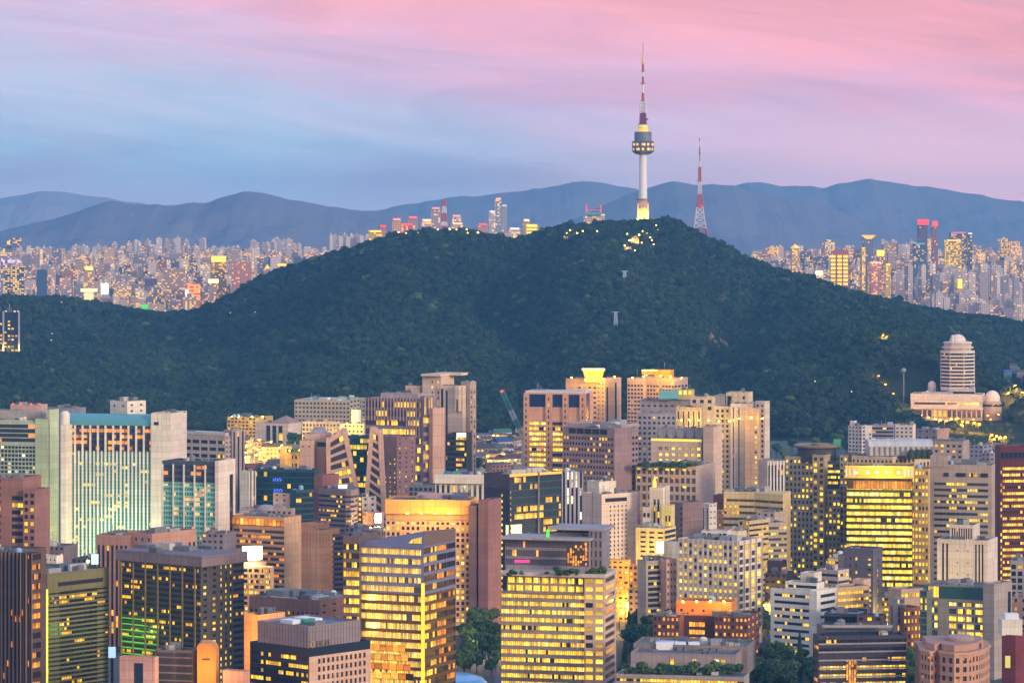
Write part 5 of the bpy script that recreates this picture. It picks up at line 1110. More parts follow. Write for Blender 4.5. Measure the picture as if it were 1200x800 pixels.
b = bld('billboard', 'bright white square screen on a grey drum above the green roofed office', (768, 786, 793), 1560, 'billboard')
c = at(785.5, 654, 1566); dr = MB(); dr.lathe((c.x, c.y, 0), [(3.6, 0), (3.6, Z(635, 1566)), (3.2, Z(634, 1566))], 24); dr.build('drum', wall(0xa5a0a4, .6), b)
sc_ = MB(); sc_.box(X(769, 1556), X(778, 1556), 1556, 1557, Z(648, 1556), Z(634.5, 1556)); sc_.build('screen', lit(0xfff2c8, 1.8, True), b)
b = bld('green_roof_office', 'dark glass office with a green roof and a pink side wall of dot windows', (747, 757, 793), 1520)
vol(b, (747, 757, 781), 657, 1520, 62, [(.6, None), (.4, None)], [(.1, None), (.86, Rb(6.4, .62, 3.4, glass(.16, 'yellow', 0x1a2a38, .15, run=3), mt=5)), (.04, None)], wall(0xb0a29c), yb=716, rmat=wall(0x6f9a4e, .9), units=2)
vol(b, (779, 781, 793), 655, 1519, 62, None, P(4.6, 8.6, .4, .4, GWIN0, mt=3), wall(0xd3aa9c), yb=720, w=12)
b = bld('small_yellow_block', 'small yellow lit block tucked behind the banded office', (712, 730, 738), 1600)
vol(b, (711, 737, 739), 656, 1600, 12, P(6, 6, .6, .4, glass(.5, 'yellow', 0x4a3a28)), None, wall(0xdfb060, .8), yb=694, units=3)
light_at('wall_lamp', (X(722, 1592), 1590, Z(675, 1592)), (1, .6, .12), 5000, 1.5, b)
b = bld('shop_house', 'narrow orange lit shop house with a lamp sign beside the yellow block', (736, 745, 748), 1590)
vol(b, (737, 747, 749), 662, 1590, 14, P(4, 7, .6, .5, GWIN5), None, wall(0xc9905a), yb=694)
b = bld('mauve_slab', 'plain mauve brown slab with one column of small windows on its corner', (783, 800, 824), 1690)
vol(b, (783, 800, 824), 589, 1690, 42, [(.8, None), (.2, P(3, 6.4, .7, .4, GWIN0, mt=4))], None, wall(0x8a7276, .85, .1), yb=660)
sl_ = MB(); L_, C, R_, B_ = corners(783, 800, 824, 1689, 42); vv = (R_ - C).normalized(); nv = Vector((vv.y, -vv.x)); sl_.prism([C + nv * .3, R_ + nv * .3, R_ + nv * .01, C + nv * .01], Z(610.5, 1690), Z(609.5, 1690)); sl_.build('ledge', wall(0x9a8488), b)
b = bld('white_sliver_block', 'narrow white block with a column of windows beside the mauve slab', (822, 832, 840), 1720)
vol(b, (822, 831, 840), 590, 1720, 40, S(5, .3, GDK2, 6, mt=5), P(4, 7, .3, .3, GWIN0), wall(0xd9cfcc), yb=625, units=1)
b = bld('maroon_sliver_block', 'narrow maroon block behind the curved banded one', (837, 846, 852), 1800)
vol(b, (836, 849, 852), 580, 1800, 20, P(7, 9, .3, .25, GWIN5, rows=2, mt=6), None, wall(0x70424c), yb=600, dp=12)
vol(b, (838, 849, 851), 598, 1790, 20, P(4, 7, .3, .3, GWIN0), None, ORANGEP, yb=620, dp=12)
b = bld('curved_banded_block', 'curved office of glowing cream bands with roof machinery', (848, 884, 918), 1755)
ptsx = [(848, 1758), (866, 1756), (884, 1753), (901, 1746), (917.5, 1740)]
pw_ = [Vector((X(a, d_), d_)) for a, d_ in ptsx]; sw = MB(); zt = Z(577, 1750); BM = wall(0xe8cc98, .8, .06)
for p0, p1 in zip(pw_, pw_[1:]): facade(b, sw, p0, p1, 0, zt, (p1 - p0).length * F / 1750, 1750, Rb(7.3, .42, 3, glass(.3, 'gold', 0x6a5230, st=.6, run=8), mt=7), Z(616, 1750), BM)
bk = [pw_[-1], pw_[-1] + Vector((6, 22)), pw_[0] + Vector((2, 16)), pw_[0]]
for p0, p1 in zip(bk, bk[1:]): facade(b, sw, p0, p1, 0, zt, 9, 1750, None, 0, BM)
sw.face([(*p, zt - .5) for p in pw_ + bk[1:3]]); sw.build('wall', BM, b)
for k in range(9): box_on(b, 'roof_unit', 856 + k * 5, 860 + k * 5 + k % 3, 573 - k % 3 * 1.6, 579, 1762 + k % 2 * 4, 4, random.choice(UNITM))
b = bld('white_striped_block', 'white fronted low block with a striped yellow side below the curved one', (850, 868, 902), 1660)
vol(b, (850, 870, 873), 622, 1658, 20, P(8, 9, .3, .2, GWIN0, rows=1, mt=3), None, wall(0xe6d6c6), yb=660, dp=12, units=2)
vol(b, (865, 878, 901), 610, 1664, 40, P(8, 8, .5, .5, GOR), Rb(6, .42, 3, glass(.35, 'gold', 0x3a3024, st=.8, run=4), mt=3), wall(0xd9bf8e), yb=670, units=5)
b = bld('grey_banded_block', 'grey banded block with lit rows between the striped one and dark grid tower', (899, 902, 922), 1710)
vol(b, (897, 900, 922), 612, 1705, 70, None, Rb(6.6, .45, 3, glass(.4, 'yellow', 0x4a4244, run=4), mt=4), wall(0xb5a69e), yb=665, w=14, units=2)
vol(b, (886, 908, 921), 600, 1730, 30, P(8, 9, .4, .3, GWIN0), None, wall(0xc2aca4), yb=615, units=5)
vol(b, (899, 914, 922), 657, 1640, 26, None, Rb(7, .5, 3, GOR), wall(0x4c4048), yb=680)
b = bld('fin_slab', 'white finned slab behind the dark grid tower', (897, 900, 921), 1960)
vol(b, (896, 899, 922), 540, 1960, 72, None, S(4, .5, GDK2, 6, mt=5, fin=(1, 1, .5, WHITE)), wall(0xcfc0bc), yb=610, w=14, units=2)
b = bld('white_grid_office', 'white gridded office glowing from most windows with a dark glass side', (795, 865, 893), 1500)
WG = wall(0xe0d2c8, .75, .08)
Q = vol(b, (795, 865, 893), 634, 1500, 32, P(5.8, 8.6, .62, .52, glass(.78, 'yellow', 0x3a3438, st=.75, run=1, mull=.0), mt=4, fin=(1, 1.0, .5, WG)), P(6.6, 8.6, .66, .66, glass(.35, 'yellow', 0x2a3040, run=2, mull=0), mt=4, fin=(1, .9, .5, wall(0xc6b8b2))), WG, yb=712, units=6)
vol(b, (822, 852, 857), 622, 1516, 14, P(6, 5, .8, .5, GDK, rows=1, mt=2), None, wall(0xd8d2d2), z0=Z(634, 1510), dp=8)
b = bld('white_banded_block', 'low white block with ribbon windows and a white plant house on the roof', (903, 951, 981), 1450)
WB = wall(0xeae6e4, .7, .06)
vol(b, (903, 949, 952), 692, 1450, 36, Rb(8.2, .42, 3, glass(.25, 'yellow', 0x2a4448, run=3), mt=4, ml=4), None, WB, yb=730)
vol(b, (948, 957, 980), 692, 1447, 36, None, [(.2, None), (.75, Rb(8.2, .45, 3, GTEALD, mt=4)), (.05, None)], WB, yb=735)
vol(b, (920, 957, 966), 683, 1462, 30, Rb(7, .5, 3, GTEALD, rows=1, mt=2), None, WB, z0=Z(693, 1456), rmat=wall(0x5a8a70, .9), units=2)
vol(b, (938, 954, 958), 671, 1470, 30, None, None, WHITEJ, z0=Z(684, 1464), dp=8)
b = bld('lavender_roof_block', 'lavender roofed block with dark window band behind the white banded one', (957, 985, 994), 1530)
vol(b, (957, 982, 995), 668, 1530, 36, Rb(8, .4, 3, GDK, mt=3), Rb(8, .4, 3, GHALF, mt=3), wall(0xb6aab2), yb=690, rmat=wall(0x9a90b0, .8), units=3)
b = bld('beige_banded_block', 'beige block with slanting lit bands beside the slate tower', (978, 981, 1019), 1485)
vol(b, (977, 980, 1019), 688, 1478, 58, None, [(.06, None), (.92, Rb(8, .45, 3, glass(.6, 'gold', 0x5a4838, st=.7, run=5), mt=4)), (.02, None)], wall(0xc8a988), yb=722, w=10)
vol(b, (999, 1012, 1017), 679, 1496, 30, None, None, PINK, z0=Z(690, 1490), dp=8)
b = bld('cream_stack_block', 'small cream block of lit stacked balconies below the dark grid tower', (972, 992, 1002), 1590)
vol(b, (970, 995, 1003), 655, 1590, 24, Rb(6, .5, 4, GLIT, mt=2), None, wall(0xe0cf9a), yb=680, units=2)
vol(b, (976, 996, 1000), 650, 1596, 24, Rb(6, .4, 4, GLIT, rows=1, mt=1), None, wall(0xe6d6a8), z0=Z(656, 1594), dp=8)
b = bld('slate_tower', 'plain slate purple tower with two columns of lit corner windows', (984, 1022, 1034), 1560)
vol(b, (988, 1023, 1034), 643, 1560, 26, [(.14, None), (.4, P(8, 8, .28, .4, GWIN3, mt=9)), (.22, None), (.24, P(7, 6, .4, .4, GWIN8, mt=10))], [(.4, None), (.3, P(4, 6, .5, .6, glass(.3, 'yellow', 0x5a4a40, run=1), mt=12)), (.3, None)], wall(0x5c5870, .7, .1), yb=712)
vol(b, (982, 989, 992), 650, 1566, 26, None, None, wall(0x6a6478), yb=690, dp=14)
b = bld('dark_grid_tower', 'dark grey tower gridded with square windows, its middle bay glazed', (920, 954, 992), 1800)
GG_ = glass(.3, 'yellow', 0x23263a, st=1.0, run=2, mull=0); DG = wall(0xa59a88, .8, .1)
vol(b, (920, 953, 956), 535, 1806, 24, P(4.9, 6.8, .5, .52, GG_, mt=3), None, DG, yb=668, dp=20)
vol(b, (952, 966, 968), 533, 1796, 24, P(6.2, 6.8, .56, .6, glass(.4, 'yellow', 0x4a4030, run=1, mull=0), mt=2), None, wall(0xb0a084, .8), yb=668, dp=12)
vol(b, (966, 985, 986), 573, 1797, 12, P(5.2, 6.8, .5, .52, GG_, mt=1), None, DG, yb=668, dp=16)
vol(b, (967, 984, 986), 540, 1800, 12, Rb(6.6, .5, 2, glass(.75, 'yellow', 0x1c2838, run=3), mt=3), None, wall(0x3c4450, .6), z0=Z(573, 1797), dp=14)
vol(b, (984, 993, 996), 533, 1798, 24, P(5.4, 6.8, .5, .52, GG_, mt=2), None, DG, yb=668, dp=16)
dr = MB(); c = at(958.5, 541, 1808); r0 = 27 * 1808 / F; dr.lathe((c.x, c.y + 6, c.z), [(r0 * .84, 0), (r0 * .84, 7.2)], 40); dr.build('roof_drum', wall(0x4c5054, .8, .12, 3), b, smooth=False)
ds = MB(); ds.lathe((c.x, c.y + 6, Z(526, 1808)), [(r0 * .84, .2), (r0 * 1.0, .9), (r0 * 1.02, 1.7), (r0 * .97, 2.2), (r0 * .94, 1.6), (.01, 1.5)], 40); ds.build('roof_disc', wall(0x8a7c6a, .8), b)
rl = MB(); rl.lathe((c.x + 2, c.y + 6, Z(521, 1808)), [(5, -.6), (5, .5), (.01, .7)], 16); rl.build('roof_unit', wall(0x9a7468), b)
gp = MB(); gp.box(X(977, 1812), X(985.5, 1812), 1812, 1813, Z(527, 1812), Z(514.5, 1812)); gp.build('green_screen', paint(0x4a9a78, .6), b)
b = bld('golden_tower', 'tower of blazing yellow floors with a spotlit crown and glazed roof canopy', (990, 1070, 1096), 1760)
GW = wall(0xd8bfa4, .75, .1); GL_ = glass(.96, 'yellow', 0x4a4020, st=1.0, run=8, mull=.1)
vol(b, (998, 1046, 1094), 535, 1785, 30, P(4.6, 9, .5, .55, GWIN0, mt=3), [(.05, None), (.5, P(4.4, 9, .55, .6, GWIN0, mt=3)), (.45, P(4.6, 8.0, .58, .62, glass(.6, 'yellow', 0x40382c, run=1, mull=0), mt=3))], GW, yb=680)
vol(b, (1068, 1088, 1094), 549, 1772, 20, P(4.3, 8.2, .55, .5, glass(.75, 'yellow', 0x4a4028, run=1, mull=0), mt=2), None, wall(0xd9b57c, .75, .1), yb=700, dp=20)
L1 = vol(b, (992, 1069, 1072), 561, 1760, 8, Rb(7.55, .6, 2.5, GL_, mt=7.5), None, wall(0x5a5038, .6), yb=712, dp=22)
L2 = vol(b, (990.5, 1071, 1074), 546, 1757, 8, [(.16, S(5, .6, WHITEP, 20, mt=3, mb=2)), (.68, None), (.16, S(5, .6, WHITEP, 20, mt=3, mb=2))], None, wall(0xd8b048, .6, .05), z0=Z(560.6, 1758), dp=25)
f = MB(); p = L1[0] + Vector((.3, -.1)); q_ = L1[1] + Vector((-.3, -.1)); f.face([(*p, Z(573, 1760)), (*q_, Z(573, 1760)), (*q_, Z(564, 1760)), (*p, Z(564, 1760))], [(0, 0), (22, 0), (22, 1), (0, 1)]); f.build('window_band', glass(.9, 'orange', 0x5a3a18, st=.6, run=3), b)
for px in (1003, 1017, 1028, 1039, 1053):
    sp = MB(); c = at(px, 553.5, 1752.5); sp.lathe((c.x, c.y, c.z - .7), [(.01, 0), (.75, .35), (.75, 1.0), (.01, 1.4)], 10); sp.build('spotlight', lit(0xfffbe0, 3.0, True), b)
    light_at('spotlight_lamp', (c.x, c.y - 3, c.z), (1, .8, .2), 3500, .6, b)
cp = MB(); cz0 = Z(534, 1790); prof = [(0, 0), (.3, 5.2), (3, 7.6), (10, 8.6), (20, 7.8), (20, 0)]
xa, xb = X(1016, 1790), X(1094, 1790)
cp.hexa([(xa + 1, 1790 + y_, cz0 + z_) for y_, z_ in prof], [(xb, 1790 + y_, cz0 + z_) for y_, z_ in prof]); cp.build('roof_canopy', wall(0xc2bcbc, .6, .1, 2.4), b)
for k in range(13):
    r_ = MB(); x_ = xa + 1.5 + (xb - xa - 2) * k / 12; r_.box(x_ - .3, x_ + .3, 1789.4, 1789.9, cz0 + .1, cz0 + 5.0); r_.build('canopy_rib', wall(0x9a949a), b)
for k in range(4): 
    s_ = MB(); c = at(1068 + k * 7, 531, 1786); s_.lathe((c.x, c.y, c.z - 3), [(1.9, 0), (2.1, 3), (1.2, 5), (.01, 5.4)], 10); s_.build('planter_shrub', wall(0x3c4638, .95, .5), b)
b = bld('grey_office_tower', 'broad grey beige tower with teal ribbon windows and a blank top', (1090, 1162, 1168), 1700)
GO = wall(0xb8a59c, .8, .1)
vol(b, (1090, 1162, 1168), 545, 1700, 16, [(.06, None), (.2, Rb(7, .42, 4, glass(.05, 'yellow', 0x2c3c48, run=3), mt=20)), (.68, Rb(7, .48, 3, glass(.32, 'yellow', 0x35505a, .1, run=4), mt=20)), (.06, None)], None, GO, yb=690, dp=22, units=2)
vol(b, (1090, 1110, 1113), 534, 1706, 16, None, None, GO, z0=Z(547, 1704), dp=12)
L_, C, R_, B_ = corners(1090, 1162, 1168, 1699.5, 16, None, 22); u = (C - L_).normalized(); n = Vector((u.y, -u.x)); wd = (C - L_).length
for k, (a, e) in enumerate(((.22, .3), (.42, .58), (.63, .76), (.82, .94))):
    f = MB(); p, q_ = L_ + u * wd * a + n * .02, L_ + u * wd * e + n * .02; f.face([(*p, Z(559, 1700)), (*q_, Z(559, 1700)), (*q_, Z(554.5, 1700)), (*p, Z(554.5, 1700))], [(0, 0), (4, 0), (4, 1), (0, 1)]); f.build('window', GTHIRD, b)
b = bld('dark_red_tower', 'dark red tower with glowing amber floors at the frame edge', (1168, 1172, 1230), 1650)
vol(b, (1168, 1172, 1232), 522, 1650, 80, [(1, None)], [(.05, P(3, 7.3, .6, .5, GWIN8, mt=28)), (.95, Rb(7.3, .45, 2.6, glass(.8, 'gold', 0x3a1c24, st=.85, run=8), mt=24))], wall(0x5e2836, .7, .1), yb=690, w=8)
f = MB(); Q = corners(1168, 1172, 1232, 1649, 80, 8); uB = (Q[2] - Q[1]).normalized(); nB = Vector((uB.y, -uB.x)); f.face([(*(Q[1] + nB * .05), Z(537, 1650)), (*(Q[2] + nB * .05), Z(537, 1650)), (*(Q[2] + nB * .05), Z(530, 1650)), (*(Q[1] + nB * .05), Z(530, 1650))], [(0, 0), (12, 0), (12, 1), (0, 1)]); f.build('plant_louvre', glass(0, 'gold', 0x1c2036, .2), b)
b = bld('white_slit_block', 'white block with groups of dark vertical slits and a blank dotted centre', (1098, 1157, 1169), 1560)
WS = wall(0xe2d2c8, .75, .08, 3.4)
vol(b, (1098, 1157, 1169), 633, 1560, 22, [(.08, None), (.16, S(4.6, .5, GDK2, 7, mt=5)), (.06, None), (.42, P(11, 14, .12, .12, GWIN0, mt=8)), (.02, None), (.2, S(4.2, .5, GDK2, 7, mt=5)), (.06, None)], None, WS, yb=690, units=2)
vol(b, (1113, 1141, 1145), 615, 1566, 20, [(.06, None), (.88, S(2.6, .6, GDK2, 4, mt=4, mb=2)), (.06, None)], None, WS, z0=Z(634, 1564), dp=14, units=2)
b = bld('brick_wing_block', 'beige block with a lit attic, a glass corner and a brick lower wing', (1047, 1060, 1080), 1460)
vol(b, (1050, 1056, 1082), 690, 1462, 62, None, Rb(9, .5, 4, glass(.8, 'gold', 0x5a4a38, st=.6), rows=1, mt=4), wall(0xc2a894), yb=720, w=10)
vol(b, (1056, 1059, 1080), 712, 1450, 62, None, P(4.6, 9, .5, .5, GWIN8, mt=3), wall(0x9a6650, .85, .1), yb=740, w=10)
vol(b, (1046, 1052, 1060), 700, 1452, 50, None, Rb(8, .8, 3, glass(.06, 'gold', 0x7a8a94, .4)), wall(0xa8a8ac), yb=740)
b = bld('dark_roofed_hall', 'low dark glazed hall with flat grey roof half hidden by trees', (966, 1008, 1034), 1420)
vol(b, (966, 1010, 1034), 719, 1420, 14, Rb(9, .7, 4, glass(.02, 'gold', 0x141c34, .15), rows=1, mt=3), None, wall(0x40404e), yb=735, dp=20, rmat=wall(0x9a98a8, .8), units=2)
vol(b, (1004, 1034, 1036), 722, 1412, 14, P(9, 8, .5, .5, GWIN), None, wall(0x6a4a48), yb=740, dp=12)
# ================================================================== the observation tower on the summit
TW = paint(0xe6e2e4, .6); TR = paint(0xb84448, .6); TG = paint(0x5d6478, .5, .2)
D_ = 4400.0; px0 = 753.5; m_ = D_ / F
t0 = at(px0, 262, D_); b = thing('observation_tower', 'tall white observation tower with a grey drum deck and striped antenna on the hilltop', 'tower', t0)
def ring(name, prof, mat, seg=24, smooth=False):   # (half width px, row)
    o = MB(); c = at(px0, 0, D_); o.lathe((c.x, c.y, 0), [(max(r_ * m_, .01), Z(y_, D_)) for r_, y_ in prof], seg); return o.build(name, mat, b, smooth)
ring('base', [(7, 272), (7, 257.5)], wall(0xb8a890)); ring('lit_base', [(5.6, 257.5), (5.6, 243)], wall(0xe8d8a0, .7))
for k in range(10):
    f = MB(); a = R(k * 36); c = at(px0, 0, D_); cx_, cy_ = c.x + math.cos(a) * 6.2 * m_, c.y + math.sin(a) * 6.2 * m_; f.box(cx_ - .6, cx_ + .6, cy_ - .6, cy_ + .6, Z(258, D_), Z(238, D_)); f.build('buttress', wall(0xd8c8b8), b)
ring('lower_shaft', [(5.2, 243), (5.0, 234.5)], wall(0xc8a8a0)); ring('gallery', [(7, 235), (8.3, 234.4), (8.3, 233.2), (5, 233)], TG)
ring('shaft', [(4.9, 233), (4.6, 205), (4.3, 181)], TW, 32, True)
ring('deck_underside', [(4.3, 181.5), (9, 180.5), (12.4, 178)], TG)
deck = ring('lower_deck', [(12.9, 178), (13.0, 171), (13.0, 167), (12.3, 165.4), (10, 165.2)], glass(.0, 'gold', 0x50566a, .35, mull=.1, run=3, frame=0x6a6f80), 40)
for k, a0 in enumerate((205, 232, 262, 290, 318)):
    for j in range(2):
        w_ = MB(); c = at(px0, 0, D_); r_ = 13.15 * m_
        a1 = a0 + (18 if (k + j) % 2 else 11); w_.lathe((c.x, c.y, 0), [(r_, Z(176.5 - 5.6 * j, D_)), (r_, Z(173.8 - 5.6 * j, D_))], 4, a0, a1, caps=False); w_.build('lit_window', lit(0xffb83a, 1.0), deck)
ring('upper_deck', [(10.1, 165.2), (10.1, 155), (9.6, 154.6)], wall(0x7a7f92, .5, .1)); 
for y_ in (162.5, 159, 156.5): ring('deck_rail', [(10.25, y_ + .5), (10.3, y_)], TG)
ring('lit_ring', [(5.8, 154.6), (6.2, 150.5)], lit(0xffc83a, .6)); ring('roof_ring', [(6.0, 150.4), (6.2, 149.4)], TW); ring('lit_ring', [(5.4, 149.3), (5.8, 146.5)], lit(0xffd04a, .5)); ring('roof_ring', [(5.9, 146.4), (5.9, 145.6)], TG)
def lattice(nm, y0_, y1_, h0, h1, mat, px=px0, D2=None, sides=4, bays=3, thick=.35):
    D3 = D2 or D_; mm = D3 / F; o = MB(); c = at(px, 0, D3)
    def cor(t_, k): h = (h0 + (h1 - h0) * t_) * mm; a = math.pi / 4 + k * math.pi / 2; return Vector((c.x + math.cos(a) * h * 1.414, c.y + math.sin(a) * h * 1.414, Z(y0_ + (y1_ - y0_) * t_, D3)))
    for k in range(4):
        o.bar(cor(0, k), cor(1, k), thick * 1.4)
        for j in range(bays):
            a, e = j / bays, (j + 1) / bays
            o.bar(cor(a, k), cor(e, (k + 1) % 4), thick); o.bar(cor(a, (k + 1) % 4), cor(e, k), thick); o.bar(cor(e, k), cor(e, (k + 1) % 4), thick)
    return o.build(nm, mat, b)
TP = paint(0x8a4068, .6)
lattice('antenna_lattice', 145.6, 133, 3.4, 2.9, TP, thick=.7); ring('antenna_core', [(2.4, 145.6), (2.2, 133)], TP, 10)
lattice('antenna_lattice', 133, 119.5, 3.1, 2.9, TW, thick=.6); ring('antenna_core', [(2.3, 133), (2.3, 119.5)], paint(0xb8b4be, .6), 10)
ring('antenna_platform', [(3.2, 119.5), (3.2, 118.3)], TR, 12)
for h_, y0_, y1_, mt in ((1.7, 118.3, 109, TR), (1.25, 109, 98.5, TW), (1.2, 98.5, 90, TP), (1.05, 90, 84, TW), (1.35, 84, 75, TR), (1.5, 75, 65, paint(0xd8b060, .5, 0, 0xd8b060, .25)), (.35, 65, 50, paint(0x8a8090))):
    ring('antenna_section', [(h_, y0_), (h_ * .92, y1_)], mt, 10)
ring('antenna_platform', [(3.0, 98.5), (3.0, 97.6)], TR, 12); ring('antenna_platform', [(2.0, 84.2), (2.0, 83.2)], TR, 12)
dsh = MB(); c = at(px0, 140, D_); dsh.bar((c.x + 3, c.y - 3, c.z), (c.x + 6.5, c.y - 4, c.z), 1.3, 8); dsh.build('dish', TR, b)
for k in range(6):
    a = R(200 + k * 28); c = at(px0, 251, D_); light_at('base_lamp', (c.x + math.cos(a) * 11, c.y + math.sin(a) * 11, Z(255, D_)), (1, .56, .05), 16000, 1, b)
sh = MB(); c = at(px0, 262, D_)
# lattice mast beside it
D_ = 4460.0; px1 = 820
b = thing('radio_mast', 'red and white lattice radio mast on four splayed legs beside the summit', 'mast', at(px1, 278, D_))
px0 = px1; m_ = D_ / F
MR, MW = paint(0xc0544e, .6), paint(0xd8d2da, .6)
lattice('leg_lattice', 281, 268, 9.0, 7.0, MR, px1, D_, bays=1, thick=.55); lattice('leg_lattice', 268, 255, 7.0, 5.0, MW, px1, D_, bays=2, thick=.5); lattice('leg_lattice', 255, 243, 5.0, 3.4, MW, px1, D_, bays=2, thick=.5)
ring('platform', [(4.6, 243.4), (4.6, 240.6)], paint(0xd05a50, .6), 12)
lattice('mast_lattice', 240.6, 228, 2.9, 2.2, MR, px1, D_, bays=3, thick=.45); lattice('mast_lattice', 228, 213, 2.0, 1.7, MW, px1, D_, bays=4, thick=.4)
ring('platform', [(2.8, 213), (2.8, 212)], MR, 12)
lattice('mast_lattice', 212, 196, 1.4, 1.2, MR, px1, D_, bays=4, thick=.5)
for h_, y0_, y1_, mt in ((.9, 196, 189, MW), (.8, 189, 181, paint(0x9a949e)), (1.5, 181, 179.4, MR), (.75, 179.4, 172, paint(0x8a4450)), (.6, 172, 165, MW), (.8, 165, 162, MR)): ring('mast_section', [(h_, y0_), (h_ * .9, y1_)], mt, 8)
# striped mast behind the western shoulder
D_ = 5000.0; px0 = 520.5; m_ = D_ / F
b = thing('striped_mast', 'short red and white lattice mast rising behind the wooded shoulder', 'mast', at(px0, 276, D_))
for k, (y0_, y1_) in enumerate(((276, 270), (270, 265), (265, 260), (260, 250), (250, 242), (242, 234))): lattice('mast_lattice', y0_, y1_, 4.0 - k * .45, 4.0 - (k + 1) * .45, (MW, MR, MW, MR, MW, MR)[k], px0, D_, bays=2, thick=.7)
# summit pavilions
YG = wall(0xe0c888, .8)
def hill_house(name, label, x0, x1, ytop, ybot, D, dp, spec, m, cat='building', lamps=(), e=9000, roof=None, group=None):
    D = hit((x0 + x1) / 2, ybot) if D > 3500 else D
    b = thing(name, label, cat, at((x0 + x1) / 2, ybot, D), group)
    vol(b, (x0, x1, x1 + .6), ytop, D, 8, spec, None, m, z0=Z(ybot, D) - 3, dp=dp, parapet=.3)
    if roof:
        L_, C, R_, B_ = corners(x0 - .5, x1 + .5, x1 + 1, D - .6, 8, None, dp + 1.2); c = (L_ + C + R_ + B_) / 4; zt = Z(ytop, D)
        r_ = MB(); top_ = [c + (p - c) * .25 for p in (L_, C, R_, B_)]; r_.hexa([(*p, zt + .02) for p in (L_, C, R_, B_)], [(*p, zt + roof[1]) for p in top_]); r_.build('hip_roof', roof[0], b)
    for px, py in lamps: glow(b, px, py, D - 2, (1, .62, .1), e, .8, -3)
    CLEAR.append((X(x0 - 2, D), X(x1 + 2, D), D - 14 - (ybot - ytop) * 1.2, D + dp + 2)); return b
hill_house('pavilion', 'round roofed summit pavilion glowing yellow below the observation tower', 740, 748, 280, 292, 4215, 8, P(3, 8, .6, .6, glass(1, 'yellow', 0x504828), rows=1, mt=3), YG, 'pavilion', ((742, 290), (746, 288)), 3500, (wall(0xd8a860), 4))
hill_house('cable_station', 'small lit cable car station under the round roofed summit pavilion', 731, 741, 289, 297, 4190, 8, Rb(5, .6, 3, GLIT, rows=1, mt=2), wall(0xc8b0a0), 'station', ((735, 291),), 900)
hill_house('summit_terrace', 'long low summit terrace building with a string of warm lamps', 660, 712, 275.6, 277.8, 4255, 6, Rb(3, .6, 4, glass(.6, 'gold', 0x4a4238), rows=1, mt=.6), wall(0x6a6068), 'building', ((664, 273), (676, 273), (690, 273), (703, 273)), 4000)
hill_house('lookout_house', 'small dim lookout house under trees west of the summit', 572, 583, 301, 303.2, 4100, 6, Rb(3, .5, 3, GOR, rows=1, mt=.6), wall(0x6a6470), 'house')
for i, (px, py, D, big) in enumerate(((467, 272, 4330, 1), (476, 273, 4330, 1), (490, 272.5, 4330, 0), (513, 275, 4320, 1), (527, 274.5, 4320, 2), (535, 275, 4320, 1), (547, 275, 4320, 1), (548, 279, 4310, 1), (560, 278, 4310, 2), (769, 270, 4330, 1), (771, 275, 4320, 0), (762, 284, 4290, 1), (764, 288, 4280, 1), (753, 277, 4290, 1), (735, 280, 4260, 1), (738, 288, 4200, 2), (749, 282, 4200, 2), (752, 291, 4200, 1), (758, 280, 4200, 1), (744, 300, 4200, 1), (732, 294, 4200, 1), (766, 292, 4200, 1), (700, 277, 4200, 1), (683, 277, 4200, 1), (668, 276, 4200, 1), (299, 372, 3700, 0), (270, 372, 3640, 0), (72, 360, 3900, 0), (61, 397, 3560, 0), (60, 405, 3540, 0), (978, 340, 4200, 0), (955, 455, 3280, 0), (998, 467, 3220, 0))):
    D = hit(px, py + 2) - 4; p = at(px, py, D); zg = hill_z(p.x, p.y); zt = max(p.z, zg + 9); CLEAR.append((p.x - 4, p.x + 4, D - 16, D + 3))
    lp = thing('path_lamp', ('bright warm lamp on the summit path', 'faint lamp among the hillside trees')[0 if big else 1], 'lamp', (p.x, p.y, zg), ('lamps along the summit path', 'faint lamps on the wooded slope')[0 if big else 1])
    q = MB(); q.bar((p.x, p.y, zg), (p.x, p.y, zt), .12); q.build('pole', DARKM, lp); q = MB(); r_ = .55 + .35 * big; q.lathe((p.x, p.y, zt - r_), [(.01, 0), (r_, r_ * .6), (r_, r_ * 1.4), (.01, r_ * 2)], 8); q.build('lamp_head', lit(0xffd070, 2.2 + big, True), lp)
    if big: light_at('lamp_light', (p.x, p.y - 2, zt + 1), (1, .75, .3), 2500 * big, .8, lp)
# cable car pylons and the ball-topped mast
for px, yb_, yt, D, lab in ((732, 334, 318, 4000, 'upper pale steel cable car pylon in a forest clearing'), (721.5, 388, 366, 3700, 'lower pale steel cable car pylon in a forest clearing')):
    D = hit(px, yb_ - 4)
    b = thing('cable_pylon', lab, 'pylon', at(px, yb_, D), 'cable car pylons'); D_ = D; m_ = D / F
    zz = hill_z(X(px, D), D); lattice('mast_lattice', (H - zz) * F / D + 270, yt, 2.4, 1.2, paint(0xaab4c4, .5), px, D, bays=5, thick=.3)
    c = MB(); p = at(px, yt, D); c.box(p.x - 4, p.x + 4, p.y - .5, p.y + .5, p.z, p.z + .8); c.build('crossarm', paint(0xaab4c4, .5), b); CLEAR.append((p.x - 7, p.x + 7, D - 30, D + 4))
b = thing('ball_mast', 'slim grey pole with a round ball head on the lower slope', 'mast', at(1059, 452, 3260)); p = at(1059, 434, 3260)
q = MB(); q.bar((p.x, p.y, 0), (p.x, p.y, p.z), .7, 8); q.build('pole', paint(0x6a7080), b); q = MB(); q.lathe((p.x, p.y, p.z - 2), [(.01, 0), (1.9, .9), (2.5, 2.3), (1.9, 3.8), (.01, 4.6)], 14); q.build('ball', paint(0x8a90a0), b, True)
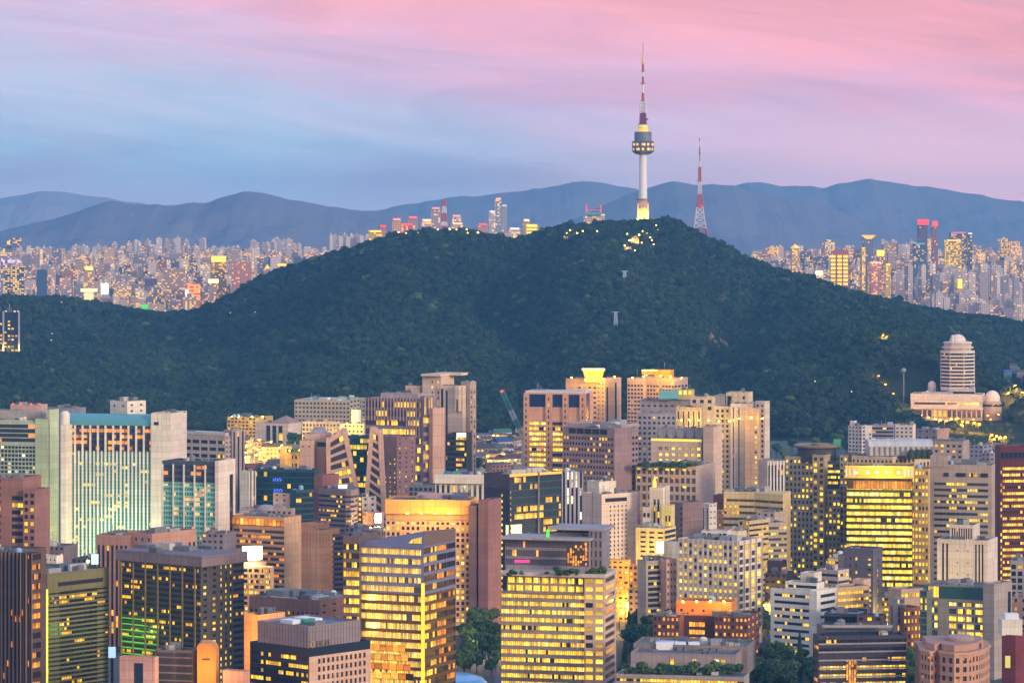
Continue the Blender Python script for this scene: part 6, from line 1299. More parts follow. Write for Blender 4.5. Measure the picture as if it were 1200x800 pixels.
# dark tower on the western foot of the hill
DT = hit(13, 416)
b = thing('dark_hill_tower', 'dark glass tower with two up-lit edge pillars standing before the low wooded hill', 'building', at(13, 412, DT))
GX = glass(.34, 'gold', 0x141c38, run=1, mull=.1); zz = hill_z(X(13, DT), DT) - 3
vol(b, (4, 21, 22.5), 366, DT, 8, P(4, 4.2, .7, .5, GX, mt=9), None, wall(0x1f2846, .5), z0=zz, yb=410, dp=18)
vol(b, (-12, 3, 4), 364, (DT + 14), 8, P(4, 4.5, .6, .5, GX), None, wall(0x3a3e5a, .6), z0=zz, yb=410, dp=18)
for px in (4, 22.3): q = MB(); p = at(px, 0, (DT - 4)); q.box(p.x - .9, p.x + .9, p.y - 1, p.y + .9, zz, Z(364.5, (DT - 4))); q.build('edge_pillar', wall(0xa8a8b8, .6), b); light_at('pillar_lamp', (p.x, p.y - 5, Z(409, (DT - 4))), (1, .72, .12), 9000, .6, b)
q = MB(); q.box(X(8, (DT + 4)), X(13, (DT + 4)), (DT + 4), (DT + 10), Z(366.5, (DT + 4)), Z(361, (DT + 4))); q.build('roof_house', wall(0x5a6078), b); q = MB(); p = at(11, 365, (DT + 6)); q.bar((p.x, p.y, p.z), (p.x, p.y, Z(356, (DT + 6))), .5); q.build('aerial', STEEL, b)
for px in (7, 17, 21): q = MB(); p = at(px, 364.6, (DT - 1)); q.box(p.x - .8, p.x + .8, p.y - .5, p.y, p.z - .6, p.z + .6); q.build('roof_lamp', lit(0xffc880, 1.2), b)
CLEAR.append((X(-14, DT), X(26, DT), DT - 18, DT + 34))

# ================================================================== the domed science centre on the slope
D = 3230.0; b = thing('science_centre', 'white octagonal tower with a dome above a long terraced base on the hillside', 'building', at(1120, 492, D)); SC = wall(0xdcd2ca, .75, .12)
zb = gz(X(1120, D), D) - 4
GSC = glass(.02, 'yellow', 0x1c1a26, run=1, refl=0)
vol(b, (1067, 1151, 1154), 462, D, 12, None, None, SC, z0=zb, dp=34, rmat=wall(0x8a8a96))
Q = vol(b, (1067.5, 1150, 1153), 469.5, D - 3, 12, Rb(5, .5, 2, GSC, rows=1, mt=1.6, ml=4), None, SC, z0=Z(478, D - 3), dp=2, parapet=.3)
L_, C, R_, B_ = corners(1066, 1152, 1155, D - 4, 12, None, 6); q = MB(); q.prism([L_, C, R_, B_], Z(479.5, D), Z(477.8, D)); q.build('terrace_slab', SC, b)
L_, C, R_, B_ = corners(1068, 1151, 1154, D - 2, 12, None, 4); u = (C - L_).normalized(); n = Vector((u.y, -u.x)); wd = (C - L_).length
for i in range(15):
    q = MB(); p = L_ + u * (.5 + (wd - 1.6) * i / 14); q.prism([p + n * .5, p + u * 1 + n * .5, p + u * 1 + n * .004, p + n * .004], zb, Z(479.6, D)); q.build('column', SC, b)
    if i < 14: q = MB(); e = L_ + u * (.5 + (wd - 1.6) * (i + 1) / 14); q.face([(*(p + u * 1.2 + n * .1), Z(489, D)), (*(e - u * .2 + n * .1), Z(489, D)), (*(e - u * .2 + n * .1), Z(481, D)), (*(p + u * 1.2 + n * .1), Z(481, D))], [(0, 0), (1, 0), (1, 1), (0, 1)]); q.build('window', glass(.14, 'yellow', 0x5a3848, run=1), b)
vol(b, (1080, 1116, 1118), 459.5, D + 14, 12, None, None, wall(0xc8c4ca), z0=Z(463, D + 14), dp=8); vol(b, (1112, 1142, 1145), 455, D + 18, 12, Rb(5, .5, 4, GSC, rows=1, mt=3), None, wall(0xb8b4ba), z0=Z(464, D + 18), dp=12, units=3)
# octagonal tower
Dt = D + 26; cx_ = X(1124.5, Dt); m_ = Dt / F; r_ = 21.3 * m_; c = Vector((cx_, Dt + 14)); oct_ = [c + Vector((math.cos(R(a)), math.sin(R(a)))) * r_ for a in [-90 - 10 - 22.5 * 1 + 45 * k - 45 * 2 for k in range(8)]]
sw = MB(); zt = Z(411, Dt)
for k in range(8):
    p0, p1 = oct_[k], oct_[(k + 1) % 8]
    fr = ((p0 + p1) / 2 - c).normalized().y < .1
    facade(b, sw, p0, p1, Z(458, Dt), zt, (p1 - p0).length * F / Dt, Dt, Rb(4.15, .56, 1.5, GSC, mt=2.2, ml=.4, mr=.4) if fr else None, Z(455, Dt), SC)
sw.face([(*p, zt - .6) for p in oct_]); sw.build('wall', SC, b)
for sc_, y0_, y1_, mm in ((.80, 411.3, 402.5, wall(0xc8b8b4)), (.92, 408, 406.6, SC), (.74, 402.5, 400.6, SC)): q = MB(); q.prism([c + (p - c) * sc_ for p in oct_], Z(y0_, Dt), Z(y1_, Dt)); q.build('upper_storey', mm, b)
q = MB(); q.lathe((c.x, c.y, Z(402.4, Dt)), [(.8 * r_, 0), (.8 * r_, .8), (.77 * r_, 1.2)], 24); q.build('cornice', SC, b)
q = MB(); rd_ = 9.8 * m_; q.lathe((c.x, c.y, Z(400.6, Dt)), [(rd_ * math.cos(R(a)), rd_ * .88 * math.sin(R(a))) for a in range(0, 91, 9)], 28); q.build('dome', wall(0xe6d8cc, .6, .06), b, True)
q = MB(); q.lathe((X(1117.5, Dt), Dt + 8, Z(401, Dt)), [(1.3, 0), (1.3, 7)], 8); q.build('chimney', SC, b)
q = MB(); rd_ = 8.8 * m_; p = at(1164, 467.5, D + 6); q.lathe((p.x, p.y + 6, p.z), [(rd_, -2)] + [(rd_ * math.cos(R(a)), rd_ * 1.12 * math.sin(R(a))) for a in range(0, 91, 9)], 28); q.build('dome', wall(0xeadcd0, .6, .06), b, True)
q = MB(); q.lathe((p.x, p.y + 6, zb), [(11 * m_, 0), (11 * m_, p.z - zb - 5), (9.4 * m_, p.z - zb - 2)], 24); q.build('round_wing', wall(0xb8a090), b)
q = MB(); q.lathe((p.x, p.y + 6, p.z - 4.2), [(11.1 * m_, -3.2), (11.1 * m_, -.9)], 24); q.build('window_band', GSC, b)
q = MB(); p2 = at(1092, 452, D + 46); q.lathe((p2.x, p2.y, zb), [(4.2, 0), (4.2, p2.z - zb)] + [(4.2 * math.cos(R(a)), p2.z - zb + 5 * math.sin(R(a))) for a in range(0, 91, 15)], 18); q.build('observatory', wall(0xd8ccd0), b, True)
for px in (1076, 1096, 1120, 1140, 1160): glow(b, px, 491, D - 6, (1, .5, .1), 800, .8, -5)
CLEAR += [(X(1058, D), X(1182, D), D - 330, D + 60)]

# bare rock showing through the wood
RK = wall(0x7d6a66, .95, .5, 0)
for k, (px, py, s_) in enumerate(((826, 383, 5), (833, 397, 6), (838, 404, 5), (848, 407, 6.5), (855, 413, 5), (843, 401, 5))):
    D = hit(px, py); x = X(px, D); z = hill_z(x, D); rr = random.Random(40 + k); q = MB(); n_ = 9; rings = []
    for j in range(5):
        f_ = (1, .95, .75, .42, .05)[j]; rings.append([(x + math.cos(a) * s_ * f_ * rr.uniform(.7, 1.2), D + math.sin(a) * s_ * f_ * rr.uniform(.7, 1.2), z - 3 + j * s_ * .42 + rr.uniform(-.6, .6)) for a in [6.283 * i / n_ for i in range(n_)]])
    for j in range(4):
        for i in range(n_): q.face([rings[j][i], rings[j][(i + 1) % n_], rings[j + 1][(i + 1) % n_], rings[j + 1][i]])
    o = q.build('rock_outcrop', RK, None, org=(x, D, z)); props(o, 'pinkish bare rock outcrop among the trees on the slope above the stepped cream hotel', 'rock', 'rock outcrops on the wooded slope'); CLEAR.append((x - s_, x + s_, D - s_ - 22, D + s_ * .6))
# ================================================================== buildings at the foot of the hill
def foot(name, label, xs, top, D, yaw, A, B, m, yb=None, units=2, group=None, cat='building', **k):
    b = bld(name, label, xs, D, cat, group); b.location.z = 0; ORG[b].z = 0
    vol(b, xs, top, D, yaw, A, B, m, yb=yb, units=units, z0=-2, **k)
    L_, C, R_, B_ = corners(*xs, D, yaw, k.get('w'), k.get('dp')); q = (L_, C, R_, B_); CLEAR.append((min(p.x for p in q) - 5, max(p.x for p in q) + 5, min(p.y for p in q) - 45, max(p.y for p in q) + 4)); return b
foot('school_block', 'long grey block with rows of small windows under the wooded slope', (345, 410, 430), 469, 3010, 14, P(4.2, 5, .6, .45, GWIN0, mt=2), P(4, 5, .6, .45, GWIN0), wall(0xb8a898), rmat=wall(0x7f9aaa))
b = foot('school_wing', 'grey block with a blue-green roof edge and a bright floodlight', (386, 428, 430), 466, 3040, 10, P(4, 5, .6, .4, GWIN0, mt=3), None, wall(0x9aa4a4), rmat=wall(0x7fa0a0)); glow(b, 398, 469, 3036, (1, .9, .4), 12000, 1, -4)
b = foot('scaffolded_block', 'block under yellow lit scaffolding on its roof', (266, 300, 320), 489, 2980, 24, P(4, 4, .7, .6, glass(.3, 'orange', 0x4a4030)), P(4, 5, .6, .5, GOR), wall(0xcaa868))
for px in (272, 280, 296, 308): glow(b, px, 488, 2974, (1, .72, .1), 6000, .8, -4)
b = foot('pyramid_roof_hall', 'pale hall with columns and a reddish pyramid roof', (299, 338, 353), 496, 2900, 26, [(.3, None), (.55, S(7, .7, GDK, 8, mt=3)), (.15, None)], None, wall(0xd8c4b8), units=0)
L_, C, R_, B_ = corners(316, 339, 354, 2902, 26); c = (L_ + C + R_ + B_) / 4; q = MB(); zt = Z(495.8, 2900); ap = Vector((*c, zt + 6))
for p0, p1 in zip((L_, C, R_, B_), (C, R_, B_, L_)): q.face([(*p0, zt), (*p1, zt), tuple(ap)])
q.build('pyramid_roof', wall(0xb08a88), b)
foot('long_grid_block', 'low pale block with one long row of square windows above the twin peaks', (354, 398, 400), 494, 2780, 8, P(4, 5, .6, .6, GWIN0, mt=2), None, wall(0xd0bcac), units=3)
b = foot('lamp_lit_block', 'pale block under a cluster of yellow floodlights beside the finned office', (398, 426, 432), 497, 2500, 20, P(5, 6, .5, .4, GWIN0), None, wall(0xc8b4a4)); vol(b, (412, 420, 423), 480, 2506, 20, None, None, WHITE, z0=Z(499, 2504), dp=5)
for px, py in ((401, 499), (407, 496), (413, 488), (417, 486)): glow(b, px, py, 2496, (1, .7, .1), 14000, 1, -4)
b = foot('balcony_flats', 'white block of flats with stacked balconies and a crenellated stair wing', (994, 1010, 1022), 499, 2720, 40, P(4, 4.4, .6, .5, GWIN0), [(.4, P(5, 4.4, .5, .55, GWIN0)), (.2, None), (.4, P(4, 4.4, .5, .5, GWIN))], wall(0xd6cccc), yb=525); vol(b, (996, 1001, 1003), 493, 2730, 30, None, None, WHITE, z0=Z(500, 2728), dp=5)
foot('balcony_flats', 'mauve banded block of flats between two white ones at the hill foot', (1022, 1047, 1050), 498, 2740, 12, Rb(4.4, .5, 4, GWIN, mt=2), None, wall(0xa89aa8), yb=525, units=3)
foot('balcony_flats', 'white block of flats with few windows at the end of the row', (1049, 1070, 1073), 498, 2745, 12, P(6, 4.6, .5, .4, GWIN0, mt=2), None, wall(0xdccfcc), yb=525, units=2)
foot('grey_villa_block', 'dark grey flat roofed block below the science centre', (1074, 1098, 1112), 503, 2800, 30, P(9, 7, .3, .3, GWIN0), None, wall(0x8a7f88), yb=522, units=3)
foot('square_window_block', 'beige block with a grid of square windows behind the grey office tower', (1094, 1128, 1136), 517, 2300, 20, P(6.5, 6.4, .5, .45, GWIN3, mt=3), None, wall(0xb09c94), yb=545, units=4)
foot('hillside_block', 'pale low block with small windows below the orange lit road', (1136, 1152, 1163), 522, 2420, 30, P(5, 5, .5, .4, GWIN0), P(5, 5, .5, .4, GWIN), wall(0x9a94a4), yb=560, units=3)
foot('hillside_block', 'grey stepped block beside the dark red tower', (1150, 1160, 1170), 531, 2250, 30, P(5, 5, .4, .4, GWIN0), P(5, 5, .5, .4, GWIN0), wall(0x8d8290), yb=570, units=3)
hill_house('white_bridge_house', 'small white long house at the edge of the wooded slope', 904, 924, 497.5, 500, 3080, 6, Rb(3, .4, 6, GWIN0, rows=1, mt=1), wall(0xd8dce0), 'house')
# little houses
HM = [wall(c, .85) for c in (0xc8bcb4, 0xb8a8a0, 0x9c8c8c, 0xd8d0cc, 0xa88478, 0x8a8090)]
RM = [(wall(0x5a4a50), 'dark'), (wall(0x8c4a42), 'red'), (wall(0x3d5a9a), 'blue'), (wall(0x6a6a70), 'grey'), (wall(0x4a7a60), 'green')]
rd2 = random.Random(11); hn = {}
def little(px, D, w_, h_, ri, place):
    x = X(px, D); z = 0
    lab = f'small {RM[ri][1]} roofed house {place}'
    b = thing('small_house', lab, 'house', (x, D, z), f'{RM[ri][1]} roofed houses {place}')
    a = rd2.uniform(-.6, .6); u = Vector((math.cos(a), math.sin(a))); v = Vector((-u.y, u.x)); c = Vector((x, D)); dp = w_ * rd2.uniform(.7, 1.1)
    P4 = [c - u * w_ / 2 - v * dp / 2, c + u * w_ / 2 - v * dp / 2, c + u * w_ / 2 + v * dp / 2, c - u * w_ / 2 + v * dp / 2]
    wm = rd2.choice(HM); wb = MB(); g_ = rd2.choice((GWIN, GWIN0, GWIN5))
    for i in range(4): p0, p1 = P4[i], P4[(i + 1) % 4]; facade(b, wb, p0, p1, -2, h_, (p1 - p0).length * F / D, D, P(4.5, 4.6, .45, .45, g_, mt=1) if i in (0, 1) else None, 0, wm)
    wb.build('wall', wm, b); q = MB()
    if rd2.random() < .6:
        e = .5; PP = [c + (p - c) * 1.1 for p in P4]; r0, r1 = (PP[0] + PP[3]) / 2, (PP[1] + PP[2]) / 2; hh = h_ + w_ * .22
        q.face([(*PP[0], h_ + .02), (*PP[1], h_ + .02), (*r1, hh), (*r0, hh)]); q.face([(*PP[2], h_ + .02), (*PP[3], h_ + .02), (*r0, hh), (*r1, hh)]); q.face([(*PP[1], h_ + .02), (*PP[2], h_ + .02), (*r1, hh)]); q.face([(*PP[3], h_ + .02), (*PP[0], h_ + .02), (*r0, hh)])
    else: q.prism([c + (p - c) * 1.05 for p in P4], h_ + .02, h_ + .5)
    q.build('roof', RM[ri][0], b); CLEAR.append((x - w_ * .7, x + w_ * .7, D - 20, D + w_ * .7))
for i in range(34):
    px = 556 + rd2.random() * 62; D = 2560 + i * 13 + rd2.random() * 10
    little(px, D, rd2.uniform(9, 17), rd2.uniform(6, 12), rd2.choice((0, 0, 1, 2, 3, 3, 4)), 'in the crowded lane behind the crane')
for i in range(22):
    px = 262 + rd2.random() * 90; D = 2460 + i * 18 + rd2.random() * 10
    little(px, D, rd2.uniform(9, 16), rd2.uniform(6, 13), rd2.choice((0, 1, 1, 3, 3)), 'among the yellow street lamps')
for i in range(16):
    px = 1070 + rd2.random() * 125; D = 2480 + i * 20 + rd2.random() * 10
    little(px, D, rd2.uniform(9, 16), rd2.uniform(6, 11), rd2.choice((0, 3, 3)), 'below the science centre')
for i in range(10):
    px = 1178 + rd2.random() * 40; D = 3650 + i * 26; x = X(px, D); zg = hill_z(x, D)
    b = thing('small_house', 'tiny pale house high on the wooded slope at the frame edge', 'house', (x, D, zg), 'pale houses on the upper slope'); q = MB(); w_ = rd2.uniform(7, 12); q.box(x - w_ / 2, x + w_ / 2, D, D + 8, zg - 2, zg + 10); q.build('wall', rd2.choice(HM), b); q = MB(); q.hexa([(x - w_ / 2 - .5, D - .6, zg + 10.02), (x + w_ / 2 + .5, D - .6, zg + 10.02), (x + w_ / 2 + .5, D + 8.5, zg + 10.02), (x - w_ / 2 - .5, D + 8.5, zg + 10.02)], [(x - w_ / 2, D + 3.6, zg + 12.5), (x + w_ / 2, D + 3.6, zg + 12.5), (x + w_ / 2, D + 4.2, zg + 12.5), (x - w_ / 2, D + 4.2, zg + 12.5)]); q.build('roof', rd2.choice(RM)[0], b); CLEAR.append((x - 8, x + 8, D - 22, D + 9))
# low filler buildings standing between the tall ones
def infill(x0, x1, top, D, lab, c, spec=None, yaw=18, units=3):
    b = bld('low_building', lab, (x0, x1, x1 + 4), D); vol(b, (x0, x1, x1 + 5), top, D, yaw, spec or P(6, 7, .5, .4, GWIN), None, wall(c), yb=Z(0, D) if False else None, units=units, dp=16)
infill(412, 452, 622, 1730, 'low reddish roofs before the leaning twin peaks', 0xa8847a, units=5)
infill(448, 486, 606, 1900, 'low pale block below the brown point block', 0xb8a09a, units=4)
infill(602, 660, 553, 2330, 'low building with lit eaves behind the navy glass tower', 0xb08a70, Rb(5, .4, 4, GORL), units=5)
infill(236, 262, 625, 1620, 'low grey block beside the narrower teal hotel', 0x8a8088)
infill(404, 420, 618, 1700, 'low mauve block beside the banded brown office', 0x8a7c86)
infill(724, 750, 640, 1720, 'low pink block behind the small yellow one', 0xc09c90)
infill(268, 300, 602, 1760, 'low pale block behind the orange lit hotel', 0xb4a0a0)
infill(896, 922, 672, 1600, 'low dark shop block left of the dark grid tower', 0x5a4a4c)
infill(1030, 1060, 700, 1600, 'low tan block at the foot of the golden tower', 0xb09880, Rb(6, .5, 3, GLIT))
infill(84, 118, 655, 1600, 'low dark block at the foot of the wide teal hotel', 0x5f585e)
infill(40, 75, 640, 1680, 'low grey block beside the reddish brown tower', 0x7f7278)
infill(540, 600, 700, 1680, 'low mauve block behind the park trees', 0x77666c, units=4)
infill(736, 750, 690, 1580, 'low pale block under the yellow lit lane', 0xb8a08c)
b = thing('glazed_kiosk', 'pale blue curved glass roof beside the park trees', 'canopy', at(545, 798, 1370)); q = MB()
cc = at(546, 796, 1370); q.lathe((cc.x - 6, cc.y, -2), [(15, 0), (15, 4), (13, 6.2), (8, 7.6), (.01, 8)], 28); q.build('glass_roof', paint(0x8fc0dc, .25, .2), b)
# small street signs that shine
for px, py, D, w_, h_, lab in ((111, 655, 1430, 1.5, 4.4, 'tall bluish white lit sign behind the olive banded block'), (131, 764, 1360, 1.5, 4.4, 'bluish white lit screen at the foot of the slit windowed block')):
    p = at(px, py, D); b = thing('lit_sign', lab, 'sign', (p.x, p.y, 0)); q = MB(); q.box(p.x - w_, p.x + w_, p.y, p.y + .8, p.z - h_ / 2, p.z + h_ / 2); q.build('screen', LEDB, b); q = MB(); q.box(p.x - .5, p.x + .5, p.y + .85, p.y + 1.8, 0, p.z + h_ / 2 - .3); q.build('post', DARKM, b)
p = at(103, 657, 1440); b = thing('street_lamp', 'bright yellow lamp beside the tall bluish sign', 'lamp', (p.x, p.y, 0)); q = MB(); q.bar((p.x, p.y, 0), (p.x, p.y, p.z - 1), .4); q.build('pole', DARKM, b); q = MB(); q.lathe((p.x, p.y, p.z - 1), [(.01, 0), (.8, .4), (.8, 1.2), (.01, 1.6)], 10); q.build('lamp_head', lit(0xffe88a, 2.6, True), b); light_at('lamp_light', (p.x, p.y - 2.5, p.z), (1, .85, .3), 9000, 1.2, b)
# ------------------------------------------------------------------ tower crane
b = thing('tower_crane', 'slanting teal and white luffing crane with a red tipped boom', 'crane', at(612, 520, 2520)); D = 2520
p0, p1 = at(613.5, 513, D), at(588.5, 459, D)
for k in range(5):
    a, e = p0.lerp(p1, k / 5), p0.lerp(p1, (k + 1) / 5); q = MB(); hw = 1.7
    o4 = [Vector((hw * .8, -hw, hw * .4)), Vector((-hw * .8, -hw, -hw * .4)), Vector((-hw * .8, hw, -hw * .4)), Vector((hw * .8, hw, hw * .4))]
    for i in range(4):
        q.bar(a + o4[i], e + o4[i], .42)
        for s_ in range(5): f0, f1 = a.lerp(e, s_ / 5), a.lerp(e, (s_ + 1) / 5); q.bar(f0 + o4[i], f1 + o4[(i + 1) % 4], .3); q.bar(f0 + o4[(i + 1) % 4], f1 + o4[i], .3)
    q.build('boom_section', (paint(0x4a8a88, .5), paint(0x4a8a88, .5), paint(0xb8c0c0, .5), paint(0x4a8a88, .5), paint(0x4a8a88, .5))[k] if k else paint(0xc0b4a4, .5), b)
q = MB(); q.lathe((p1.x, p1.y, p1.z - 1), [(.01, 0), (1.6, .6), (1.6, 2.0), (.01, 2.6)], 8); q.build('tip_lamp', lit(0xe05048, .9), b)
q = MB(); q.box(p0.x - 1.6, p0.x + 1.6, p0.y - 1.4, p0.y + 1.4, 0, p0.z); q.build('mast', paint(0xb0b4b4, .5), b); q = MB(); q.box(p0.x - 2.4, p0.x + 5, p0.y - 1.8, p0.y + 1.8, p0.z, p0.z + 2.6); q.build('cab', paint(0xc8c4c0, .5), b)
q = MB(); q.bar(p1, (p0.x + 4, p0.y, p0.z + 9), .16); q.bar((p0.x + 4, p0.y, p0.z + 2.6), (p0.x + 4, p0.y, p0.z + 9), .4); q.build('stay_cable', DARKM, b)
# ------------------------------------------------------------------ street lamps
def lamp(px, D, z=9.0, e=9000, c=(1, .62, .16), place='', up=0):
    x = X(px, D); zg = gz(x, D); b = thing('street_lamp', 'warm street lamp ' + place, 'lamp', (x, D, zg), 'street lamps ' + place)
    q = MB(); q.bar((x, D, zg), (x, D, zg + z), .14); q.bar((x, D, zg + z), (x + 1.6, D, zg + z + .3), .1); q.build('pole', DARKM, b)
    q = MB(); q.box(x + .7, x + 2.3, D - .7, D + .7, zg + z - .15, zg + z + .55); q.build('lamp_head', lit(0xffb03a if c[1] > .55 else 0xff8a20, 2.2, True), b); light_at('lamp_light', (x + 1.5, D - 1.2, zg + z - .8), c, e, .7, b)
    CLEAR.append((x - 5, x + 5, D - 26, D + 3))
rd3 = random.Random(5)
for px, D in ((1078, 3150), (1086, 3120), (1094, 3100), (1100, 3075), (1107, 3060), (1113, 3090), (1120, 3105), (1126, 3050), (1132, 3040), (1140, 3030), (1146, 3010), (1066, 3180), (1045, 3200), (1036, 3215), (1028, 3225), (1156, 3150), (1168, 3170)): lamp(px, D, 9, 52000 if D < 3110 else 9000, (1, .40, .05), 'along the road below the science centre')
for px, D in ((1160, 2900), (1166, 2880), (1170, 2860), (1163, 2840), (1176, 2870)): lamp(px, D, 10, 80000, (1, .36, .04), 'in the orange glowing yard near the frame edge')
for px, D in ((1180, 3290), (1196, 3290), (1188, 3300), (1040, 3420), (1033, 3430)): lamp(px, D, 10, 32000, (1, .42, .08), 'on the upper hill road')
for px, D in ((287, 2720), (292, 2740), (296, 2700), (291, 2660), (300, 2680), (306, 2690), (304, 2640), (316, 2780), (320, 2740), (312, 2720), (286, 2640), (298, 2610), (309, 2760), (284, 2780), (302, 2800), (326, 2700)): lamp(px, D, 12, 30000, (1, .6, .1), 'in the lane beside the pyramid roofed hall')
for px, D in ((572, 2900), (576, 2910), (581, 2905), (569, 2640), (580, 2600), (590, 2590), (596, 2660), (585, 2700), (602, 2600), (563, 2600)): lamp(px, D, 9, 13000, (1, .62, .12), 'in the crowded lane behind the crane')
for px, D in ((726, 1560), (733, 1600), (740, 1585), (741, 1540), (730, 1620), (744, 1640)): lamp(px, D, 9, 24000, (1, .6, .15), 'in the lane by the small yellow block')
for px, D in ((884, 1560), (890, 1530), (897, 1550), (893, 1600), (1040, 1530), (1044, 1560)): lamp(px, D, 8, 24000, (1, .75, .15), 'at the foot of the white gridded office')
for px, D in ((545, 1450), (569, 1460), (560, 1490)): lamp(px, D, 8, 9000, (1, .7, .3), 'in the park by the gold glass tower')
# streets between the blocks
rs = MB()
for x0, y0_, x1, y1_, w_ in ((X(735, 1500), 1240, X(738, 1500), 2600, 9), (X(560, 1500), 1300, X(560, 1500), 2300, 8), (X(900, 1500), 1300, X(905, 1500), 2600, 9), (X(255, 1600), 1300, X(255, 1600), 2900, 9)):
    rs.face([(x0 - w_, y0_, .1), (x0 + w_, y0_, .1), (x1 + w_, y1_, .1), (x1 - w_, y1_, .1)])
rs.face([(-600, 1488, .15), (600, 1488, .15), (600, 1506, .15), (-600, 1506, .15)])
struct('road', rs, wall(0x45454a, .9, .3))
# ------------------------------------------------------------------ trees and shrubs between the buildings
LEAF = [foliage('leaf_green', (0.05, 0.10, 0.035), (0.09, 0.15, 0.05), (0.12, 0.17, 0.05), .15), foliage('leaf_dark', (0.03, 0.07, 0.035), (0.055, 0.105, 0.05), (0.08, 0.13, 0.05), .1)]
BARK = wall(0x4a3a30, .95, .3); TREES = []
for i in range(5):
    conif = i == 4
    r = thing('park_tree', 'tree', 'tree', (0, 0, -500)); r.location = (0, 0, 0); ORG[r] = Vector((0, 0, 0))
    q = MB()
    if conif: q.bar((0, 0, 0), (0, 0, 11), .3, 6, .06)
    else:
        q.bar((0, 0, 0), (0, 0, 4.6), .34, 7, .22); rr = random.Random(i)
        for k in range(5): a = k * 1.26 + i; q.bar((0, 0, 3.2 + k * .3), (math.cos(a) * 2.4, math.sin(a) * 2.4, 6 + rr.random() * 2), .16, 5, .05)
    q.build('trunk', BARK, r)
    if conif:
        rr = random.Random(9); v = []; f = []
        for k in range(1500):
            t_ = rr.random() ** .8; z_ = 1.5 + t_ * 11; rad = (1 - t_) * 3.1 * (.75 + .25 * math.sin(z_ * 5)) * rr.uniform(.55, 1); a = rr.uniform(0, 6.283); c = Vector((math.cos(a) * rad, math.sin(a) * rad, z_ - rad * .25)); s_ = rr.uniform(.2, .42)
            d1 = Vector((math.cos(a), math.sin(a), -.5)).normalized() * s_; d2 = Vector((-math.sin(a), math.cos(a), rr.uniform(-.4, .4))) * s_ * .7; n_ = len(v); v += [c - d1 - d2, c + d1 - d2 * .3, c + d1 + d2 * .3, c - d1 + d2]; f.append((n_, n_ + 1, n_ + 2, n_ + 3))
        me = bpy.data.meshes.new('crown'); me.from_pydata([tuple(p) for p in v], [], f); me.materials.append(LEAF[1])
    else: me = crown_mesh('crown', 4.6, 7 + i, .42, 1900, 90 + i, LEAF[i % 2], squash=.82)
    co = bpy.data.objects.new('crown', me); col.objects.link(co); co.parent = r
    co.location = (0, 0, 0 if conif else 7.4); TREES.append(r)
first = [True] * 5
def tree(px, D, s_, k, lab, grp, z=None):
    src_ = TREES[k]
    if first[k]: o = src_; first[k] = False
    else: o = copy_tree(src_)
    x = X(px, D); o.location = (x, D, gz(x, D) if z is None else z); o.scale = (s_, s_, s_ * random.uniform(.85, 1.1)); o.rotation_euler = (0, 0, random.uniform(0, 6.28)); props(o, lab, 'tree', grp)
def stand(n_, x0, x1, D0, D1, smin, smax, lab, grp, kinds=(0, 1, 2, 3), seed=1):
    rr = random.Random(seed)
    for i in range(n_): tree(x0 + (x1 - x0) * rr.random(), D0 + (D1 - D0) * (i + rr.random()) / n_, rr.uniform(smin, smax), rr.choice(kinds), lab, grp)
stand(22, 538, 586, 1385, 1560, .8, 1.35, 'dark green tree in the park right of the gold glass tower', 'park trees by the gold glass tower', seed=1)
stand(22, 724, 766, 1330, 1560, .8, 1.3, 'dark green tree between the banded office and the brick block', 'trees beside the brick block', (0, 1, 2, 3, 4), 2)
stand(34, 884, 962, 1330, 1440, .8, 1.3, 'dark green tree below the low white banded block', 'trees below the white banded block', (0, 1, 2, 3, 4), 3)
stand(30, 962, 1086, 1345, 1415, .8, 1.35, 'dark green tree behind the blue-black banded office', 'trees behind the blue-black office', (0, 1, 2, 3, 4), 4)
stand(8, 884, 902, 1520, 1620, .7, 1.0, 'lamp lit tree at the foot of the white gridded office', 'trees by the white gridded office', seed=5)
stand(10, 264, 286, 2480, 2640, .9, 1.3, 'dark tree beside the pyramid roofed hall', 'trees by the pyramid roofed hall', seed=6)
stand(12, 340, 376, 2800, 2960, 1.0, 1.4, 'dark tree in front of the long school block', 'trees by the school block', seed=7)
stand(18, 556, 616, 2560, 2980, .7, 1.0, 'dark tree among the crowded small houses', 'trees among the small houses', seed=8)
stand(42, 1060, 1190, 2860, 3130, .45, .8, 'tree beside the lamp lit road below the science centre', 'trees on the road below the science centre', seed=9)
stand(14, 1100, 1200, 2600, 2840, .9, 1.3, 'dark tree at the foot of the science centre slope', 'trees at the foot of the science centre slope', seed=10)
stand(45, 876, 1064, 2520, 3000, .9, 1.4, 'dark tree at the hill foot behind the disc roofed tower', 'trees at the hill foot behind the disc roofed tower', seed=12)
stand(12, 640, 800, 2560, 3000, .9, 1.4, 'dark tree at the hill foot behind the crowned hotels', 'trees at the hill foot behind the crowned hotels', seed=13)
stand(16, -20, 262, 2300, 2980, .9, 1.4, 'dark tree at the hill foot behind the wide teal hotel', 'trees at the hill foot behind the wide teal hotel', seed=14)
stand(14, 440, 560, 2560, 3000, .9, 1.4, 'dark tree at the hill foot behind the cream hotel', 'trees at the hill foot behind the cream hotel', seed=15)
tree(991, 1440, .95, 4, 'dark conifer in front of the beige banded block', None)
